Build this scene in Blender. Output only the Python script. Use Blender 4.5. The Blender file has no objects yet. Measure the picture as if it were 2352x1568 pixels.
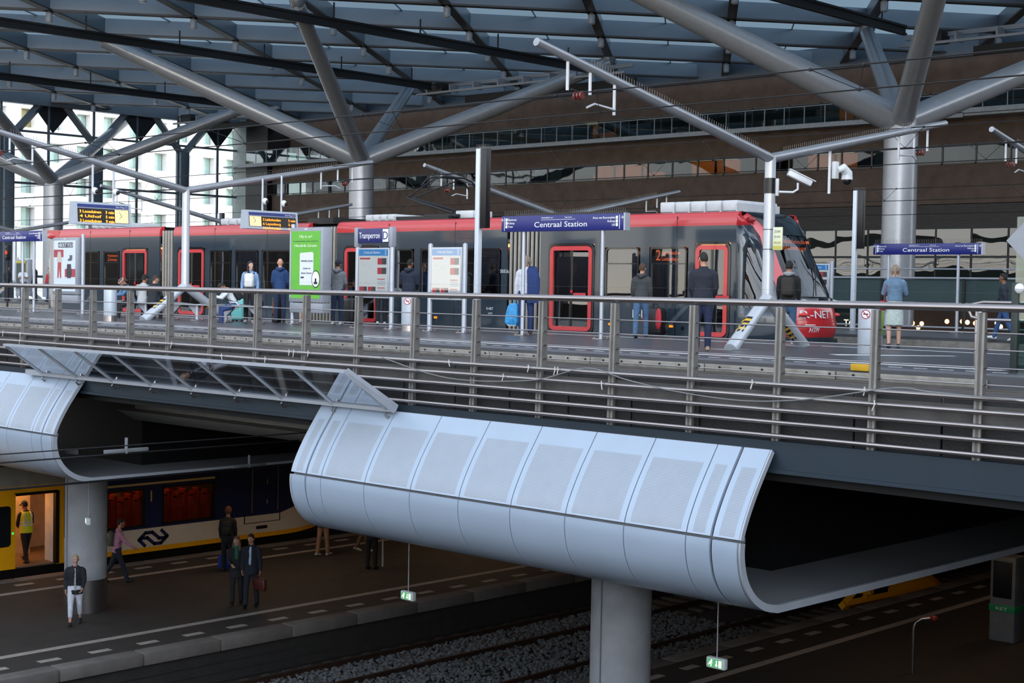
import bpy, bmesh, math, random
from mathutils import Vector, Matrix
random.seed(7)
SC = bpy.context.scene
COL = SC.collection
PI = math.pi
V = Vector

# ------------------------------------------------------------------ camera, sky, exposure
F_PX, CX, CY, EYE = 3480.0, 1176.0, 784.0, 1.08
_a = V((-2475 - CX, 597 - CY, F_PX)).normalized()      # direction of the tram line, away to the left
_b = V((4450 - CX, 722 - CY, F_PX)).normalized()       # direction of the train tracks, away to the right
AX = -_a
AY = (_b - AX * _b.dot(AX)).normalized()
AZ = AX.cross(AY)
if AZ.y > 0: AZ = -AZ
RCAM = Matrix((AX, AY, AZ))                            # camera axes (right, down, forward) -> world
cam = bpy.data.cameras.new('camera')
cam.sensor_width = 36.0
cam.lens = F_PX / 2352 * 36
cam.clip_end = 600
cam_ob = bpy.data.objects.new('camera', cam)
COL.objects.link(cam_ob)
r_, d_, f_ = RCAM.col[0], RCAM.col[1], RCAM.col[2]
M4 = Matrix(((r_.x, -d_.x, -f_.x, 0), (r_.y, -d_.y, -f_.y, 0), (r_.z, -d_.z, -f_.z, EYE), (0, 0, 0, 1)))
cam_ob.matrix_world = M4
SC.camera = cam_ob
SC.view_settings.view_transform = 'Standard'
SC.view_settings.look = 'None'
SC.view_settings.gamma = 1.0
SC.view_settings.use_curve_mapping = False
SC.view_settings.exposure = 0.82
SC.cycles.max_bounces = 7
SC.cycles.transparent_max_bounces = 14
SC.cycles.caustics_reflective = False
SC.cycles.caustics_refractive = False
SC.cycles.use_denoising = True

def ray(px, py): return (RCAM @ V((px - CX, py - CY, F_PX))) / F_PX
C0 = V((0, 0, EYE))
def onz(px, py, z):
    d = ray(px, py); return C0 + d * ((z - EYE) / d.z)
def ony(px, py, y):
    d = ray(px, py); return C0 + d * (y / d.y)
def onx(px, py, x):
    d = ray(px, py); return C0 + d * (x / d.x)

W = bpy.data.worlds.new('sky'); SC.world = W
W.use_nodes = True
nt = W.node_tree; nt.nodes.clear()
out = nt.nodes.new('ShaderNodeOutputWorld'); bg = nt.nodes.new('ShaderNodeBackground')
tc = nt.nodes.new('ShaderNodeTexCoord'); sep = nt.nodes.new('ShaderNodeSeparateXYZ')
ramp = nt.nodes.new('ShaderNodeValToRGB')
nt.links.new(tc.outputs['Generated'], sep.inputs[0])
nt.links.new(sep.outputs['Z'], ramp.inputs[0])
e = ramp.color_ramp.elements
e[0].position = 0.0; e[0].color = (0.88, 0.80, 0.68, 1)
e[1].position = 1.0; e[1].color = (0.36, 0.42, 0.50, 1)
for p, c in ((0.06, (0.74, 0.74, 0.72, 1)), (0.2, (0.88, 0.93, 1.0, 1)), (0.5, (0.50, 0.57, 0.67, 1))):
    k = e.new(p); k.color = c
cl = nt.nodes.new('ShaderNodeTexNoise'); cl.inputs['Scale'].default_value = 3.0; cl.inputs['Detail'].default_value = 4
nt.links.new(tc.outputs['Generated'], cl.inputs['Vector'])
mp = nt.nodes.new('ShaderNodeMapRange'); mp.inputs['From Min'].default_value = .35; mp.inputs['From Max'].default_value = .7
mp.inputs['To Min'].default_value = .85; mp.inputs['To Max'].default_value = 1.2
nt.links.new(cl.outputs[0], mp.inputs['Value'])
mr = nt.nodes.new('ShaderNodeMapRange'); mr.inputs['From Min'].default_value = .1; mr.inputs['From Max'].default_value = .9
mr.inputs['To Min'].default_value = 1.0; mr.inputs['To Max'].default_value = 3.2
nt.links.new(sep.outputs['X'], mr.inputs['Value'])
ml = nt.nodes.new('ShaderNodeMath'); ml.operation = 'MULTIPLY'
nt.links.new(mp.outputs[0], ml.inputs[0]); nt.links.new(mr.outputs[0], ml.inputs[1])
my = nt.nodes.new('ShaderNodeMapRange'); my.inputs['From Min'].default_value = -.95; my.inputs['From Max'].default_value = -.1
my.inputs['To Min'].default_value = 1.9; my.inputs['To Max'].default_value = 1.0
nt.links.new(sep.outputs['Y'], my.inputs['Value'])
mz = nt.nodes.new('ShaderNodeMath'); mz.operation = 'MULTIPLY'
nt.links.new(ml.outputs[0], mz.inputs[0]); nt.links.new(my.outputs[0], mz.inputs[1]); nt.links.new(mz.outputs[0], bg.inputs['Strength'])
nt.links.new(ramp.outputs[0], bg.inputs['Color'])
nt.links.new(bg.outputs[0], out.inputs['Surface'])

# ------------------------------------------------------------------ materials
MATS = {}
def lin(c): return tuple(((v / 12.92) if v <= .04045 else ((v + .055) / 1.055) ** 2.4) for v in c)
def rgb(h): return lin(tuple(int(h[i:i + 2], 16) / 255 for i in (0, 2, 4)))
def mat(name, col, rough=.6, metal=0.0, var=.12, scale=4.0, bump=0.0, bscale=30, emit=None, estr=0.0, spec=.5, coat=0.0, alpha=None, stretch=None):
    if name in MATS: return MATS[name]
    if isinstance(col, str): col = rgb(col)
    m = bpy.data.materials.new(name); m.use_nodes = True
    n = m.node_tree.nodes; L = m.node_tree.links
    b = n['Principled BSDF']
    b.inputs['Roughness'].default_value = rough
    b.inputs['Metallic'].default_value = metal
    b.inputs['Specular IOR Level'].default_value = spec
    b.inputs['Coat Weight'].default_value = coat
    b.inputs['Coat Roughness'].default_value = .05
    t = n.new('ShaderNodeTexCoord'); src = t.outputs['Object']
    if stretch:
        mpg = n.new('ShaderNodeMapping'); mpg.inputs['Scale'].default_value = stretch
        L.new(src, mpg.inputs[0]); src = mpg.outputs[0]
    if var > 0:
        x = n.new('ShaderNodeTexNoise'); x.inputs['Scale'].default_value = scale; x.inputs['Detail'].default_value = 5
        L.new(src, x.inputs['Vector'])
        r = n.new('ShaderNodeValToRGB')
        r.color_ramp.elements[0].position = .3; r.color_ramp.elements[1].position = .7
        r.color_ramp.elements[0].color = tuple(v * (1 - var) for v in col) + (1,)
        r.color_ramp.elements[1].color = tuple(min(1, v * (1 + var)) for v in col) + (1,)
        L.new(x.outputs[0], r.inputs[0]); L.new(r.outputs[0], b.inputs['Base Color'])
    else:
        b.inputs['Base Color'].default_value = tuple(col) + (1,)
    if bump > 0:
        y = n.new('ShaderNodeTexNoise'); y.inputs['Scale'].default_value = bscale; y.inputs['Detail'].default_value = 4
        L.new(src, y.inputs['Vector'])
        bm_ = n.new('ShaderNodeBump'); bm_.inputs['Strength'].default_value = bump; bm_.inputs['Distance'].default_value = .05
        L.new(y.outputs[0], bm_.inputs['Height']); L.new(bm_.outputs[0], b.inputs['Normal'])
    if emit is not None:
        b.inputs['Emission Color'].default_value = tuple(rgb(emit) if isinstance(emit, str) else emit) + (1,)
        b.inputs['Emission Strength'].default_value = estr
    MATS[name] = m
    return m
def glass(name, tint=(.8, .9, .9), rough=.0, refl=1.0, bump=0.0, bscale=1.0):
    """thin pane: what is behind shows through its tint, with a Fresnel reflection on top"""
    if name in MATS: return MATS[name]
    m = bpy.data.materials.new(name); m.use_nodes = True
    n = m.node_tree.nodes; L = m.node_tree.links; n.clear()
    o = n.new('ShaderNodeOutputMaterial'); mx = n.new('ShaderNodeMixShader')
    tr = n.new('ShaderNodeBsdfTransparent'); gl = n.new('ShaderNodeBsdfGlossy'); fr = n.new('ShaderNodeLayerWeight')
    tr.inputs[0].default_value = tuple(tint) + (1,)
    gl.inputs['Roughness'].default_value = rough
    gl.inputs[0].default_value = (.95, .97, 1, 1)
    fr.inputs[0].default_value = .35
    mu = n.new('ShaderNodeMath'); mu.operation = 'MULTIPLY_ADD'; mu.inputs[1].default_value = .8 * refl; mu.inputs[2].default_value = .08 * refl
    L.new(fr.outputs['Facing'], mu.inputs[0]); L.new(mu.outputs[0], mx.inputs[0])
    L.new(tr.outputs[0], mx.inputs[1]); L.new(gl.outputs[0], mx.inputs[2]); L.new(mx.outputs[0], o.inputs[0])
    if bump > 0:
        t = n.new('ShaderNodeTexCoord'); y = n.new('ShaderNodeTexNoise'); y.inputs['Scale'].default_value = bscale; y.inputs['Detail'].default_value = 2
        L.new(t.outputs['Object'], y.inputs['Vector'])
        bm_ = n.new('ShaderNodeBump'); bm_.inputs['Strength'].default_value = bump; bm_.inputs['Distance'].default_value = .3
        L.new(y.outputs[0], bm_.inputs['Height']); L.new(bm_.outputs[0], gl.inputs['Normal']); L.new(bm_.outputs[0], fr.inputs['Normal'])
    MATS[name] = m
    return m
def glow(name, col, s):
    if name in MATS: return MATS[name]
    if isinstance(col, str): col = rgb(col)
    m = bpy.data.materials.new(name); m.use_nodes = True
    n = m.node_tree.nodes; L = m.node_tree.links; n.clear()
    o = n.new('ShaderNodeOutputMaterial'); em = n.new('ShaderNodeEmission')
    em.inputs[0].default_value = tuple(col) + (1,); em.inputs[1].default_value = s
    L.new(em.outputs[0], o.inputs[0]); MATS[name] = m
    return m

# ------------------------------------------------------------------ mesh builder
MW = {}
def mw(o): return MW.get(o.name, Matrix.Identity(4))
class MB:
    def __init__(s): s.v = []; s.f = []; s.mi = []; s.cur = 0
    def add(s, vs, fs):
        n = len(s.v); s.v += [tuple(x) for x in vs]; s.f += [tuple(i + n for i in f) for f in fs]; s.mi += [s.cur] * len(fs); return s
    def box(s, lo, hi, M=None):
        x0, y0, z0 = lo; x1, y1, z1 = hi
        vs = [V(p) for p in ((x0, y0, z0), (x1, y0, z0), (x1, y1, z0), (x0, y1, z0), (x0, y0, z1), (x1, y0, z1), (x1, y1, z1), (x0, y1, z1))]
        if M: vs = [M @ q for q in vs]
        return s.add(vs, ((0, 3, 2, 1), (4, 5, 6, 7), (0, 1, 5, 4), (1, 2, 6, 5), (2, 3, 7, 6), (3, 0, 4, 7)))
    def cbox(s, c, d, M=None):
        return s.box((c[0] - d[0] / 2, c[1] - d[1] / 2, c[2] - d[2] / 2), (c[0] + d[0] / 2, c[1] + d[1] / 2, c[2] + d[2] / 2), M)
    def bbox(s, c, d, b=.01, M=None):
        """box with chamfered edges"""
        hx, hy, hz = d[0] / 2, d[1] / 2, d[2] / 2
        b = min(b, hx * .9, hy * .9, hz * .9)
        bm = bmesh.new(); bmesh.ops.create_cube(bm, size=1)
        for q in bm.verts: q.co = V((q.co.x * d[0], q.co.y * d[1], q.co.z * d[2]))
        bmesh.ops.bevel(bm, geom=bm.edges[:], offset=b, segments=2, affect='EDGES', profile=.5)
        bm.verts.index_update()
        vs = [q.co + V(c) for q in bm.verts]
        if M: vs = [M @ q for q in vs]
        s.add(vs, [[q.index for q in f.verts] for f in bm.faces]); bm.free(); return s
    def loft(s, rings, caps=True, closed=True):
        n = len(rings[0]); base = len(s.v); vs = [p for r in rings for p in r]; fs = []
        for i in range(len(rings) - 1):
            for j in range(n if closed else n - 1):
                k = (j + 1) % n
                fs.append((i * n + j, i * n + k, (i + 1) * n + k, (i + 1) * n + j))
        if caps and closed:
            fs.append(tuple(range(n - 1, -1, -1))); m = (len(rings) - 1) * n; fs.append(tuple(m + j for j in range(n)))
        return s.add(vs, fs)
    def path(s, pts, r, n=10, caps=True, flat=None):
        """tube through points; r a number or one radius per point (or (rx, ry))"""
        pts = [V(p) for p in pts]; rs = r if isinstance(r, (list, tuple)) else [r] * len(pts); rings = []
        ref = None
        for i, p in enumerate(pts):
            t = (pts[min(i + 1, len(pts) - 1)] - pts[max(i - 1, 0)]).normalized()
            if ref is None:
                ref = V(flat) if flat else (V((0, 0, 1)) if abs(t.z) < .9 else V((1, 0, 0)))
            u = ref - t * ref.dot(t)
            if u.length < 1e-4: u = t.orthogonal()
            u.normalize(); w = t.cross(u); ref = u
            q = rs[i]; a, b = (q if isinstance(q, (list, tuple)) else (q, q))
            rings.append([p + u * (a * math.cos(2 * PI * k / n)) + w * (b * math.sin(2 * PI * k / n)) for k in range(n)])
        return s.loft(rings, caps)
    def tube(s, p, q, r, r2=None, n=12): return s.path([p, q], [r, r if r2 is None else r2], n)
    def lathe(s, c, prof, n=24, M=None, ring=False):
        if ring: prof = list(prof) + [prof[0]]
        rings = [[V((c[0] + r * math.cos(2 * PI * k / n), c[1] + r * math.sin(2 * PI * k / n), c[2] + z)) for k in range(n)] for r, z in prof]
        if M: rings = [[M @ p for p in r] for r in rings]
        return s.loft(rings, caps=not ring)
    def ell(s, c, r, n=14, m=9, M=None, fn=None):
        vs = []; fs = []
        for i in range(m + 1):
            th = PI * i / m
            for j in range(n):
                ph = 2 * PI * j / n
                p = V((math.sin(th) * math.cos(ph), math.sin(th) * math.sin(ph), math.cos(th)))
                if fn: p = fn(p)
                p = V((p.x * r[0], p.y * r[1], p.z * r[2]))
                if M: p = M @ p
                vs.append(p + V(c))
        for i in range(m):
            for j in range(n):
                k = (j + 1) % n
                if i == 0: fs.append((j, n + j, n + k))
                elif i == m - 1: fs.append((i * n + j, (i + 1) * n + j, i * n + k))
                else: fs.append((i * n + j, (i + 1) * n + j, (i + 1) * n + k, i * n + k))
        # drop duplicate pole vertices by mapping
        fs = [tuple((0 if a < n else (m * n if a >= m * n else a)) for a in f) for f in fs]
        return s.add(vs, fs)
    def prism(s, poly, o, u, w, depth):
        """poly in (u, w) coordinates from o, pushed along u x w by depth"""
        o, u, w = V(o), V(u), V(w); d = u.cross(w).normalized() * depth
        A = [o + u * a + w * b for a, b in poly]; n = len(A)
        B = [p + d for p in A]
        return s.add(A + B, [tuple(range(n - 1, -1, -1)), tuple(range(n, 2 * n))] + [(j, (j + 1) % n, n + (j + 1) % n, n + j) for j in range(n)])
    def strip(s, poly, o, u, w, depth, closed=False): return s.prism(poly, o, u, w, depth)
    def text(s, t, o, u, w, h, width=None, align='L', depth=.004):
        """lettering in the plane (u right, w up); h = cap height"""
        vs, fs, wd, ht = TXT[t]
        sc = h / .69; sx = sc
        if width: sx = width / max(wd, .001)
        W_ = wd * sx; off = {'L': 0, 'C': -W_ / 2, 'R': -W_}[align]
        o, u, w = V(o), V(u).normalized(), V(w).normalized(); nn = u.cross(w)
        return s.add([o + u * (p[0] * sx + off) + w * (p[1] * sc) + nn * (p[2] * depth) for p in vs], fs)
    def build(s, name, m, parent=None, smooth=35, local=False, kind=None):
        vs = s.v
        if parent is not None and not local:
            inv = mw(parent).inverted(); vs = [inv @ V(p) for p in vs]
        me = bpy.data.meshes.new(name); me.from_pydata([tuple(p) for p in vs], [], s.f)
        ms = m if isinstance(m, (list, tuple)) else [m]
        for q in ms: me.materials.append(q)
        if len(ms) > 1: me.polygons.foreach_set('material_index', s.mi)
        bm = bmesh.new(); bm.from_mesh(me)
        bmesh.ops.remove_doubles(bm, verts=bm.verts[:], dist=1e-5)
        bmesh.ops.recalc_face_normals(bm, faces=bm.faces[:]); bm.to_mesh(me); bm.free()
        if smooth:
            me.polygons.foreach_set('use_smooth', [True] * len(me.polygons)); me.set_sharp_from_angle(angle=math.radians(smooth))
        ob = bpy.data.objects.new(name, me); COL.objects.link(ob)
        if parent is not None: ob.parent = parent; MW[ob.name] = mw(parent).copy()
        if kind: ob['kind'] = kind
        return ob
def build_each(mb, name, m, parent=None, smooth=35):
    """every loose piece of the builder becomes a part of its own"""
    par = list(range(len(mb.v)))
    def find(i):
        while par[i] != i: par[i] = par[par[i]]; i = par[i]
        return i
    for f in mb.f:
        for k in f[1:]: par[find(k)] = find(f[0])
    gr = {}
    for f in mb.f: gr.setdefault(find(f[0]), []).append(f)
    obs = []
    for fs in gr.values():
        ids = sorted({i for f in fs for i in f}); mp_ = {i: k for k, i in enumerate(ids)}
        obs.append(MB().add([mb.v[i] for i in ids], [[mp_[i] for i in f] for f in fs]).build(name, m, parent, smooth=smooth))
    return obs
def tag(o, label, cat, group=None):
    o['label'] = label; o['category'] = cat
    if group: o['group'] = group
    return o
def thing(name, label, cat, loc=(0, 0, 0), rz=0, group=None):
    o = bpy.data.objects.new(name, None); COL.objects.link(o)
    o.location = loc; o.rotation_euler = (0, 0, rz); o.empty_display_size = .2
    MW[o.name] = Matrix.Translation(V(loc)) @ Matrix.Rotation(rz, 4, 'Z')
    return tag(o, label, cat, group)
def struct(name, mb, m, smooth=35, parent=None):
    return mb.build(name, m, parent, smooth=smooth, kind=None if parent else 'structure')
def kids(o): return [c for c in o.children]
def copy_tree(o, parent=None):
    c = o.copy(); COL.objects.link(c)
    if parent is not None: c.parent = parent
    for ch in kids(o): copy_tree(ch, c)
    return c
def dup(o, loc, label, rz=None, group=None):
    c = copy_tree(o); c.location = loc
    if rz is not None: c.rotation_euler = (0, 0, rz)
    c['label'] = label
    if group: c['group'] = group
    MW[c.name] = Matrix.Translation(V(loc)) @ Matrix.Rotation(c.rotation_euler.z, 4, 'Z')
    return c
# lettering: every string is turned into a mesh once
TXT = {}
def letter(strings):
    tmp = []
    for t in strings:
        cu = bpy.data.curves.new('t', 'FONT'); cu.body = t; cu.size = 1; cu.resolution_u = 3; cu.extrude = .5
        ob = bpy.data.objects.new('t', cu); COL.objects.link(ob); tmp.append((t, ob))
    dg = bpy.context.evaluated_depsgraph_get(); dg.update()
    for t, ob in tmp:
        me = bpy.data.meshes.new_from_object(ob.evaluated_get(dg))
        vs = [tuple(v.co) for v in me.vertices]; fs = [tuple(p.vertices) for p in me.polygons]
        x0 = min((p[0] for p in vs), default=0)
        vs = [(p[0] - x0, p[1], p[2] + .5) for p in vs]
        TXT[t] = (vs, fs, max((p[0] for p in vs), default=1), 1); bpy.data.meshes.remove(me)
    for t, ob in tmp:
        cu = ob.data; bpy.data.objects.remove(ob); bpy.data.curves.remove(cu)
letter(['Centraal Station', 'Rijnstraat', 'Roltrap', 'Tram', 'Anna van Buerenplein', 'Lift', 'RandstadRail 3 en 4', 'Tram 2 en 6', 'Tramperron', 'D',
        'Den Haag CS', 'Hij is er!', 'De langverwachte nieuwe roman van', 'Hendrik Groen', 'HENDRIK GROEN', 'Leven en', 'laten leven', 'ABOUT YOU', 'ABOUT YOU.NL',
        '5053c', 'R-NET', 'HTM', '2', 'Leidschendam', 'Leidsenhage', '1', 'JOE', 'T', 'A', 'Y', '04:30', 'BEL', '<', '>', '3 4', 'RET', 'Scheveningen', 'Zoetermeer C',
        '3 min', '5 min', '9 min', '2 Leidschendam', '6 Leyenburg', '3 Loosduinen', '4 Uithof', '!', 'ZONE', '24 UUR'])

STEEL = mat('brushed_steel', 'a49e9e', .27, .95, .10, 6, .02, 40, stretch=(.2, 3, 3))
POSTM = mat('galvanised_post', '8b8987', .45, .7, .15, 5)
ALU = mat('silver_paint', 'aab0ba', .38, .35, .05, 3)
PANEL = mat('shell_panel', 'a0afc1', .33, .2, .04, 1.2)
PERF_EDGE = PANEL
GREYP = mat('grey_paint', '8d929b', .45, .2, .06)
MASTM = mat('mast_paint_shaded', '8f9298', .33, .55, .06)  # darker than the trunk: a roof's shade on the arms put into the colour
BEAM = mat('roof_beam_paint', '6b727b', .33, .3, .08, .5)
DARK = mat('dark_metal', '1c1d20', .5, .3, .15)
BLACK = mat('black_paint', '0c0c0e', .4, .0, .1)
NAVY = mat('girder_paint', '24313c', .45, .2, .12, 1)
CONC = mat('concrete', '94979b', .75, 0, .14, 2.2, .15, 18)
DECKM = mat('deck_concrete', '4b4948', .8, 0, .22, 3, .2, 12)
PLATM = mat('platform_tiles', '46474c', .35, 0, .12, 1.5)
WHITE = mat('white_marking', 'c9cbcf', .6, 0, .1, 8)

# ================================================================== THE SETTING
XL, XR = -118.0, 6.0
# viaduct deck with its slab edge behind the lower tubes
b = MB(); b.box((XL, 16.75, -.42), (XR, 19.65, -.2)); struct('viaduct_deck', b, DECKM)
b = MB(); b.box((6.2, 12, -8), (6.6, 92, 17)); struct('wall_right', b, mat('unseen_wall', '3b3733', .8, 0, .3, .3))
b = MB(); b.box((XL, 28.95, -.5), (XR, 36.6, -.3)); struct('tram_track_bed', b, mat('track_bed', '2a292b', .85, 0, .25, 3, .3, 20))
gutter = MB()
for k in range(5): gutter.box((XL, 16.95 + k * .42, -.2), (XR, 17.2 + k * .42, -.17))
struct('deck_grating', gutter, mat('grating', '585555', .7, .2, .3, 9, .3, 60, stretch=(.3, 6, 6)))
b = MB()
x = XL
while x < XR:
    b.bbox((x + .6, 16.78, -.56), (1.17, .05, .86), .008); x += 1.2
struct('viaduct_fascia', b, mat('fascia_board', '1f1e20', .7, .1, .25, 2.5, .2, 25))
b = MB(); b.box((XL, 16.62, -1.22), (XR, 16.95, -.84)); b.box((XL, 16.55, -1.25), (XR, 17.2, -1.2)); struct('viaduct_girder', b, NAVY)
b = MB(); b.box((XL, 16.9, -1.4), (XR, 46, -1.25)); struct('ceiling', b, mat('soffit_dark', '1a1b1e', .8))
b = MB()
for yy in (30.2, 38): b.prism([(0, -1.2), (.9, -1.2), (.75, -2.3), (.15, -2.3)], (-60, yy, 0), (0, 1, 0), (0, 0, 1), 70)
struct('viaduct_cross_girder', b, mat('girder_underside', '55585e', .6, .1, .1))
b = MB(); b.prism([(0, 0), (.5, -.26), (.6, -.26), (.6, .45), (.5, .45), (.5, 0)], (-29.6, 18.3, -1.76), (0, 1, 0), (0, 0, 1), 9.8)
struct('viaduct_beam', b, mat('beam_pale', '8a8782', .6, .1, .1))
# near tram platform
b = MB(); b.box((XL, 19.6, -.6), (XR, 28.95, 0)); struct('tram_platform', b, PLATM)
b = MB()
for y0, y1 in ((21.2, 21.42), (27.35, 27.5)): b.box((XL, y0, 0), (-10.2, y1, .003))
x = -60
while x < -10: b.box((x, 20.55, 0), (x + .22, 20.6, .003)); x += .42
struct('platform_lines', b, WHITE)
b = MB(); b.box((XL, 28.5, 0), (XR, 28.95, .002)); b.box((XL, 19.6, 0), (XR, 20.25, .002)); struct('platform_edge_tiles', b, mat('edge_tile', '63636a', .5, 0, .15, 6))
b = MB()
b.prism([(0, 0), (2.3, .12), (2.3, .3), (0, .42)], (-14.4, 23.5, .003), V((.62, .78, 0)), V((-.78, .62, 0)), .002)
struct('platform_arrow_marking', b, WHITE)
bk = MB(); x = -60.0
while x < -10.9:
    bk.bbox((x + 1.2, 19.575, -.115), (2.38, .04, .12), .006); x += 2.4
kp = struct('platform_kerb_plate', bk, mat('kerb_steel', '8a8780', .5, .4, .25, 5))
bk = MB(); x = -59.7
while x < -11:
    bk.tube((x, 19.56, -.1), (x, 19.548, -.1), .022, n=8); x += .4
bk.build('kerb_bolt_hole', BLACK, kp)
b = MB(); b.bbox((-11.6, 19.6, .02), (.3, .1, .1), .01); struct('kerb_marker', b, mat('marker_yellow', 'c49a1c', .6))
# far tram platform
b = MB(); b.box((XL, 36.6, -.6), (XR, 44.6, 0)); struct('tram_platform_far', b, PLATM)
b = MB(); b.box((XL, 36.55, -.26), (XR, 36.6, -.08)); struct('platform_kerb_far', b, mat('kerb_steel', '8a8780', .5, .4))
def tram_rail(y, z=-.3):
    b = MB(); b.prism([(-.035, .0), (.035, 0), (.035, .05), (.012, .06), (-.012, .06), (-.035, .05)], (XL, y, z), (0, 1, 0), (0, 0, 1), XR - XL)
    struct('tram_rail', b, mat('rail_steel', '6a6460', .4, .8))
for y in (17.55, 18.985): tram_rail(y, -.2)
for y in (29.8, 31.24, 33.3, 34.74): tram_rail(y)

# ---- train level
ZP = -6.9
PLAT2 = mat('train_platform_paving', '322e2b', .75, 0, .18, 2.5, .15, 14)
PEDGE = mat('platform_edge_stone', '68635f', .8, 0, .15, 3, .2, 20)
def train_platform(x0, x1, nm):
    b = MB(); b.box((x0 + .35, 2, ZP - .35), (x1 - .35, 70, ZP)); p = struct(nm, b, PLAT2)
    for xe, s in ((x0, 1), (x1, -1)):
        b = MB(); y = 4.0
        while y < 70:
            b.bbox((xe + s * .2, y + .99, ZP - .12), (.44, 1.965, .27), .015); y += 2.0
        struct('platform_edge_stones', b, PEDGE)
        b = MB(); b.box((xe + s * .12 - .06, 2, ZP - 1.2), (xe + s * .12 + .06, 70, ZP - .26))
        for z in (-.5, -.72, -.94): b.box((xe + s * .06 - .02, 2, ZP + z - .02), (xe + s * .06 + .02, 70, ZP + z + .02))
        struct('platform_side_wall', b, mat('side_wall_dark', '2a2826', .85, 0, .2))
        b = MB(); xl = xe + s * 1.72; b.box((xl - .11, 2, ZP), (xl + .11, 70, ZP + .004))
        y = 4.0
        while y < 66:
            b.box((xe + s * .86 - .1, y, ZP), (xe + s * .86 + .1, y + .5, ZP + .004)); y += 1.2
        struct('train_platform_lines', b, mat('worn_line', '9a938c', .7, 0, .12, 6))
    return p
train_platform(-37.3, -27.9, 'train_platform')
train_platform(-20.1, -10.6, 'train_platform')
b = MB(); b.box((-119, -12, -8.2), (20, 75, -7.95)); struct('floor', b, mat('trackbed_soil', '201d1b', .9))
# ballast: thousands of stones nobody could count, as one object
def ballast(x0, x1, y0, y1, n, nm):
    rnd = random.Random(3); bm = MB()
    shapes = []
    for _ in range(6):
        q = bmesh.new(); bmesh.ops.create_icosphere(q, subdivisions=1, radius=1)
        shapes.append(([V((v.co.x * rnd.uniform(.7, 1.2), v.co.y * rnd.uniform(.6, 1.2), v.co.z * rnd.uniform(.5, .9))) * rnd.uniform(.8, 1.2) for v in q.verts], [[v.index for v in f.verts] for f in q.faces])); q.free()
    for _ in range(n):
        x, y = rnd.uniform(x0, x1), rnd.uniform(y0, y1); r = rnd.uniform(.03, .065)
        vs, fs = rnd.choice(shapes); R = Matrix.Rotation(rnd.uniform(0, 6.3), 3, 'Z') @ Matrix.Rotation(rnd.uniform(-.6, .6), 3, 'X')
        edge = min(x - x0, x1 - x) ; h = -7.82 + .1 * min(1, edge / .7) + rnd.uniform(-.02, .03)
        bm.add([R @ (p * r) + V((x, y, h)) for p in vs], fs)
    o = bm.build(nm, mat('ballast_stone', '5b5e61', .85, 0, .45, 9), smooth=0); tag(o, 'grey crushed stone ballast lying between the rails', 'gravel'); o['kind'] = 'stuff'
b = MB(); b.prism([(0, 0), (7.8, 0), (7.4, .2), (.4, .2)], (-27.9, 2, -7.98), (1, 0, 0), (0, 0, 1), -70); struct('ballast_bed', b, mat('ballast_base', '35363a', .9, 0, .3, 12, .6, 30))
ballast(-27.4, -20.6, 15, 33, 15000, 'track_ballast')
RAILM = mat('rusty_rail', '3a2a22', .6, .4, .2)
for xc in (-26.1, -22.2):
    for s in (-.72, .72):
        b = MB(); b.prism([(-.07, 0), (.07, 0), (.07, .02), (.015, .04), (.015, .11), (.036, .12), (.036, .15), (-.036, .15), (-.036, .12), (-.015, .11), (-.015, .04), (-.07, .02)], (xc + s, 2, -7.74), (1, 0, 0), (0, 0, 1), -66)
        struct('train_rail', b, RAILM)
    b = MB(); y = 10.0
    while y < 48: b.bbox((xc, y, -7.76), (2.5, .24, .1), .02); y += .6
    struct('track_sleepers', b, mat('sleeper', '4a4440', .85, 0, .2))
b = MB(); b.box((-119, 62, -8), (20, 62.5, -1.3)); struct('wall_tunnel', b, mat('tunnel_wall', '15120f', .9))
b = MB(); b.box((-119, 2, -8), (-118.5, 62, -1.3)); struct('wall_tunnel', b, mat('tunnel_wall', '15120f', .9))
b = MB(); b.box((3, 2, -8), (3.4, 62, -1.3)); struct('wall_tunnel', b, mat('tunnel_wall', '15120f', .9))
# ---- the side of the station the view comes from: a walkway, and unseen walls added to shape the light
b = MB(); b.box((-60, -14, -.95), (25, 2.9, -.7)); struct('walkway_floor', b, DECKM)
b = MB(); b.box((-60, 2.4, -8), (25, 2.9, -.95)); struct('wall_light_block', b, mat('tunnel_wall', '15120f', .9))  # added out of view to keep daylight off the lower level
b = MB(); b.box((-175, -15, -8), (-72, -14.5, 5.0)); b.box((-72, -15, -8), (40, -14.5, 0.2))
for xx in (-66, -58.5, -51, -43, -35, -26, -17, -8): b.box((xx, -15.2, -8), (xx + .8, -14.4, 9))
b.box((-175, -15.2, 8.5), (40, -14.4, 9.6)); struct('wall_reflection_block', b, mat('unseen_wall', '3b3733', .8, 0, .3, .3))  # added out of view, its bays shaped for the tram's reflections

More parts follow.
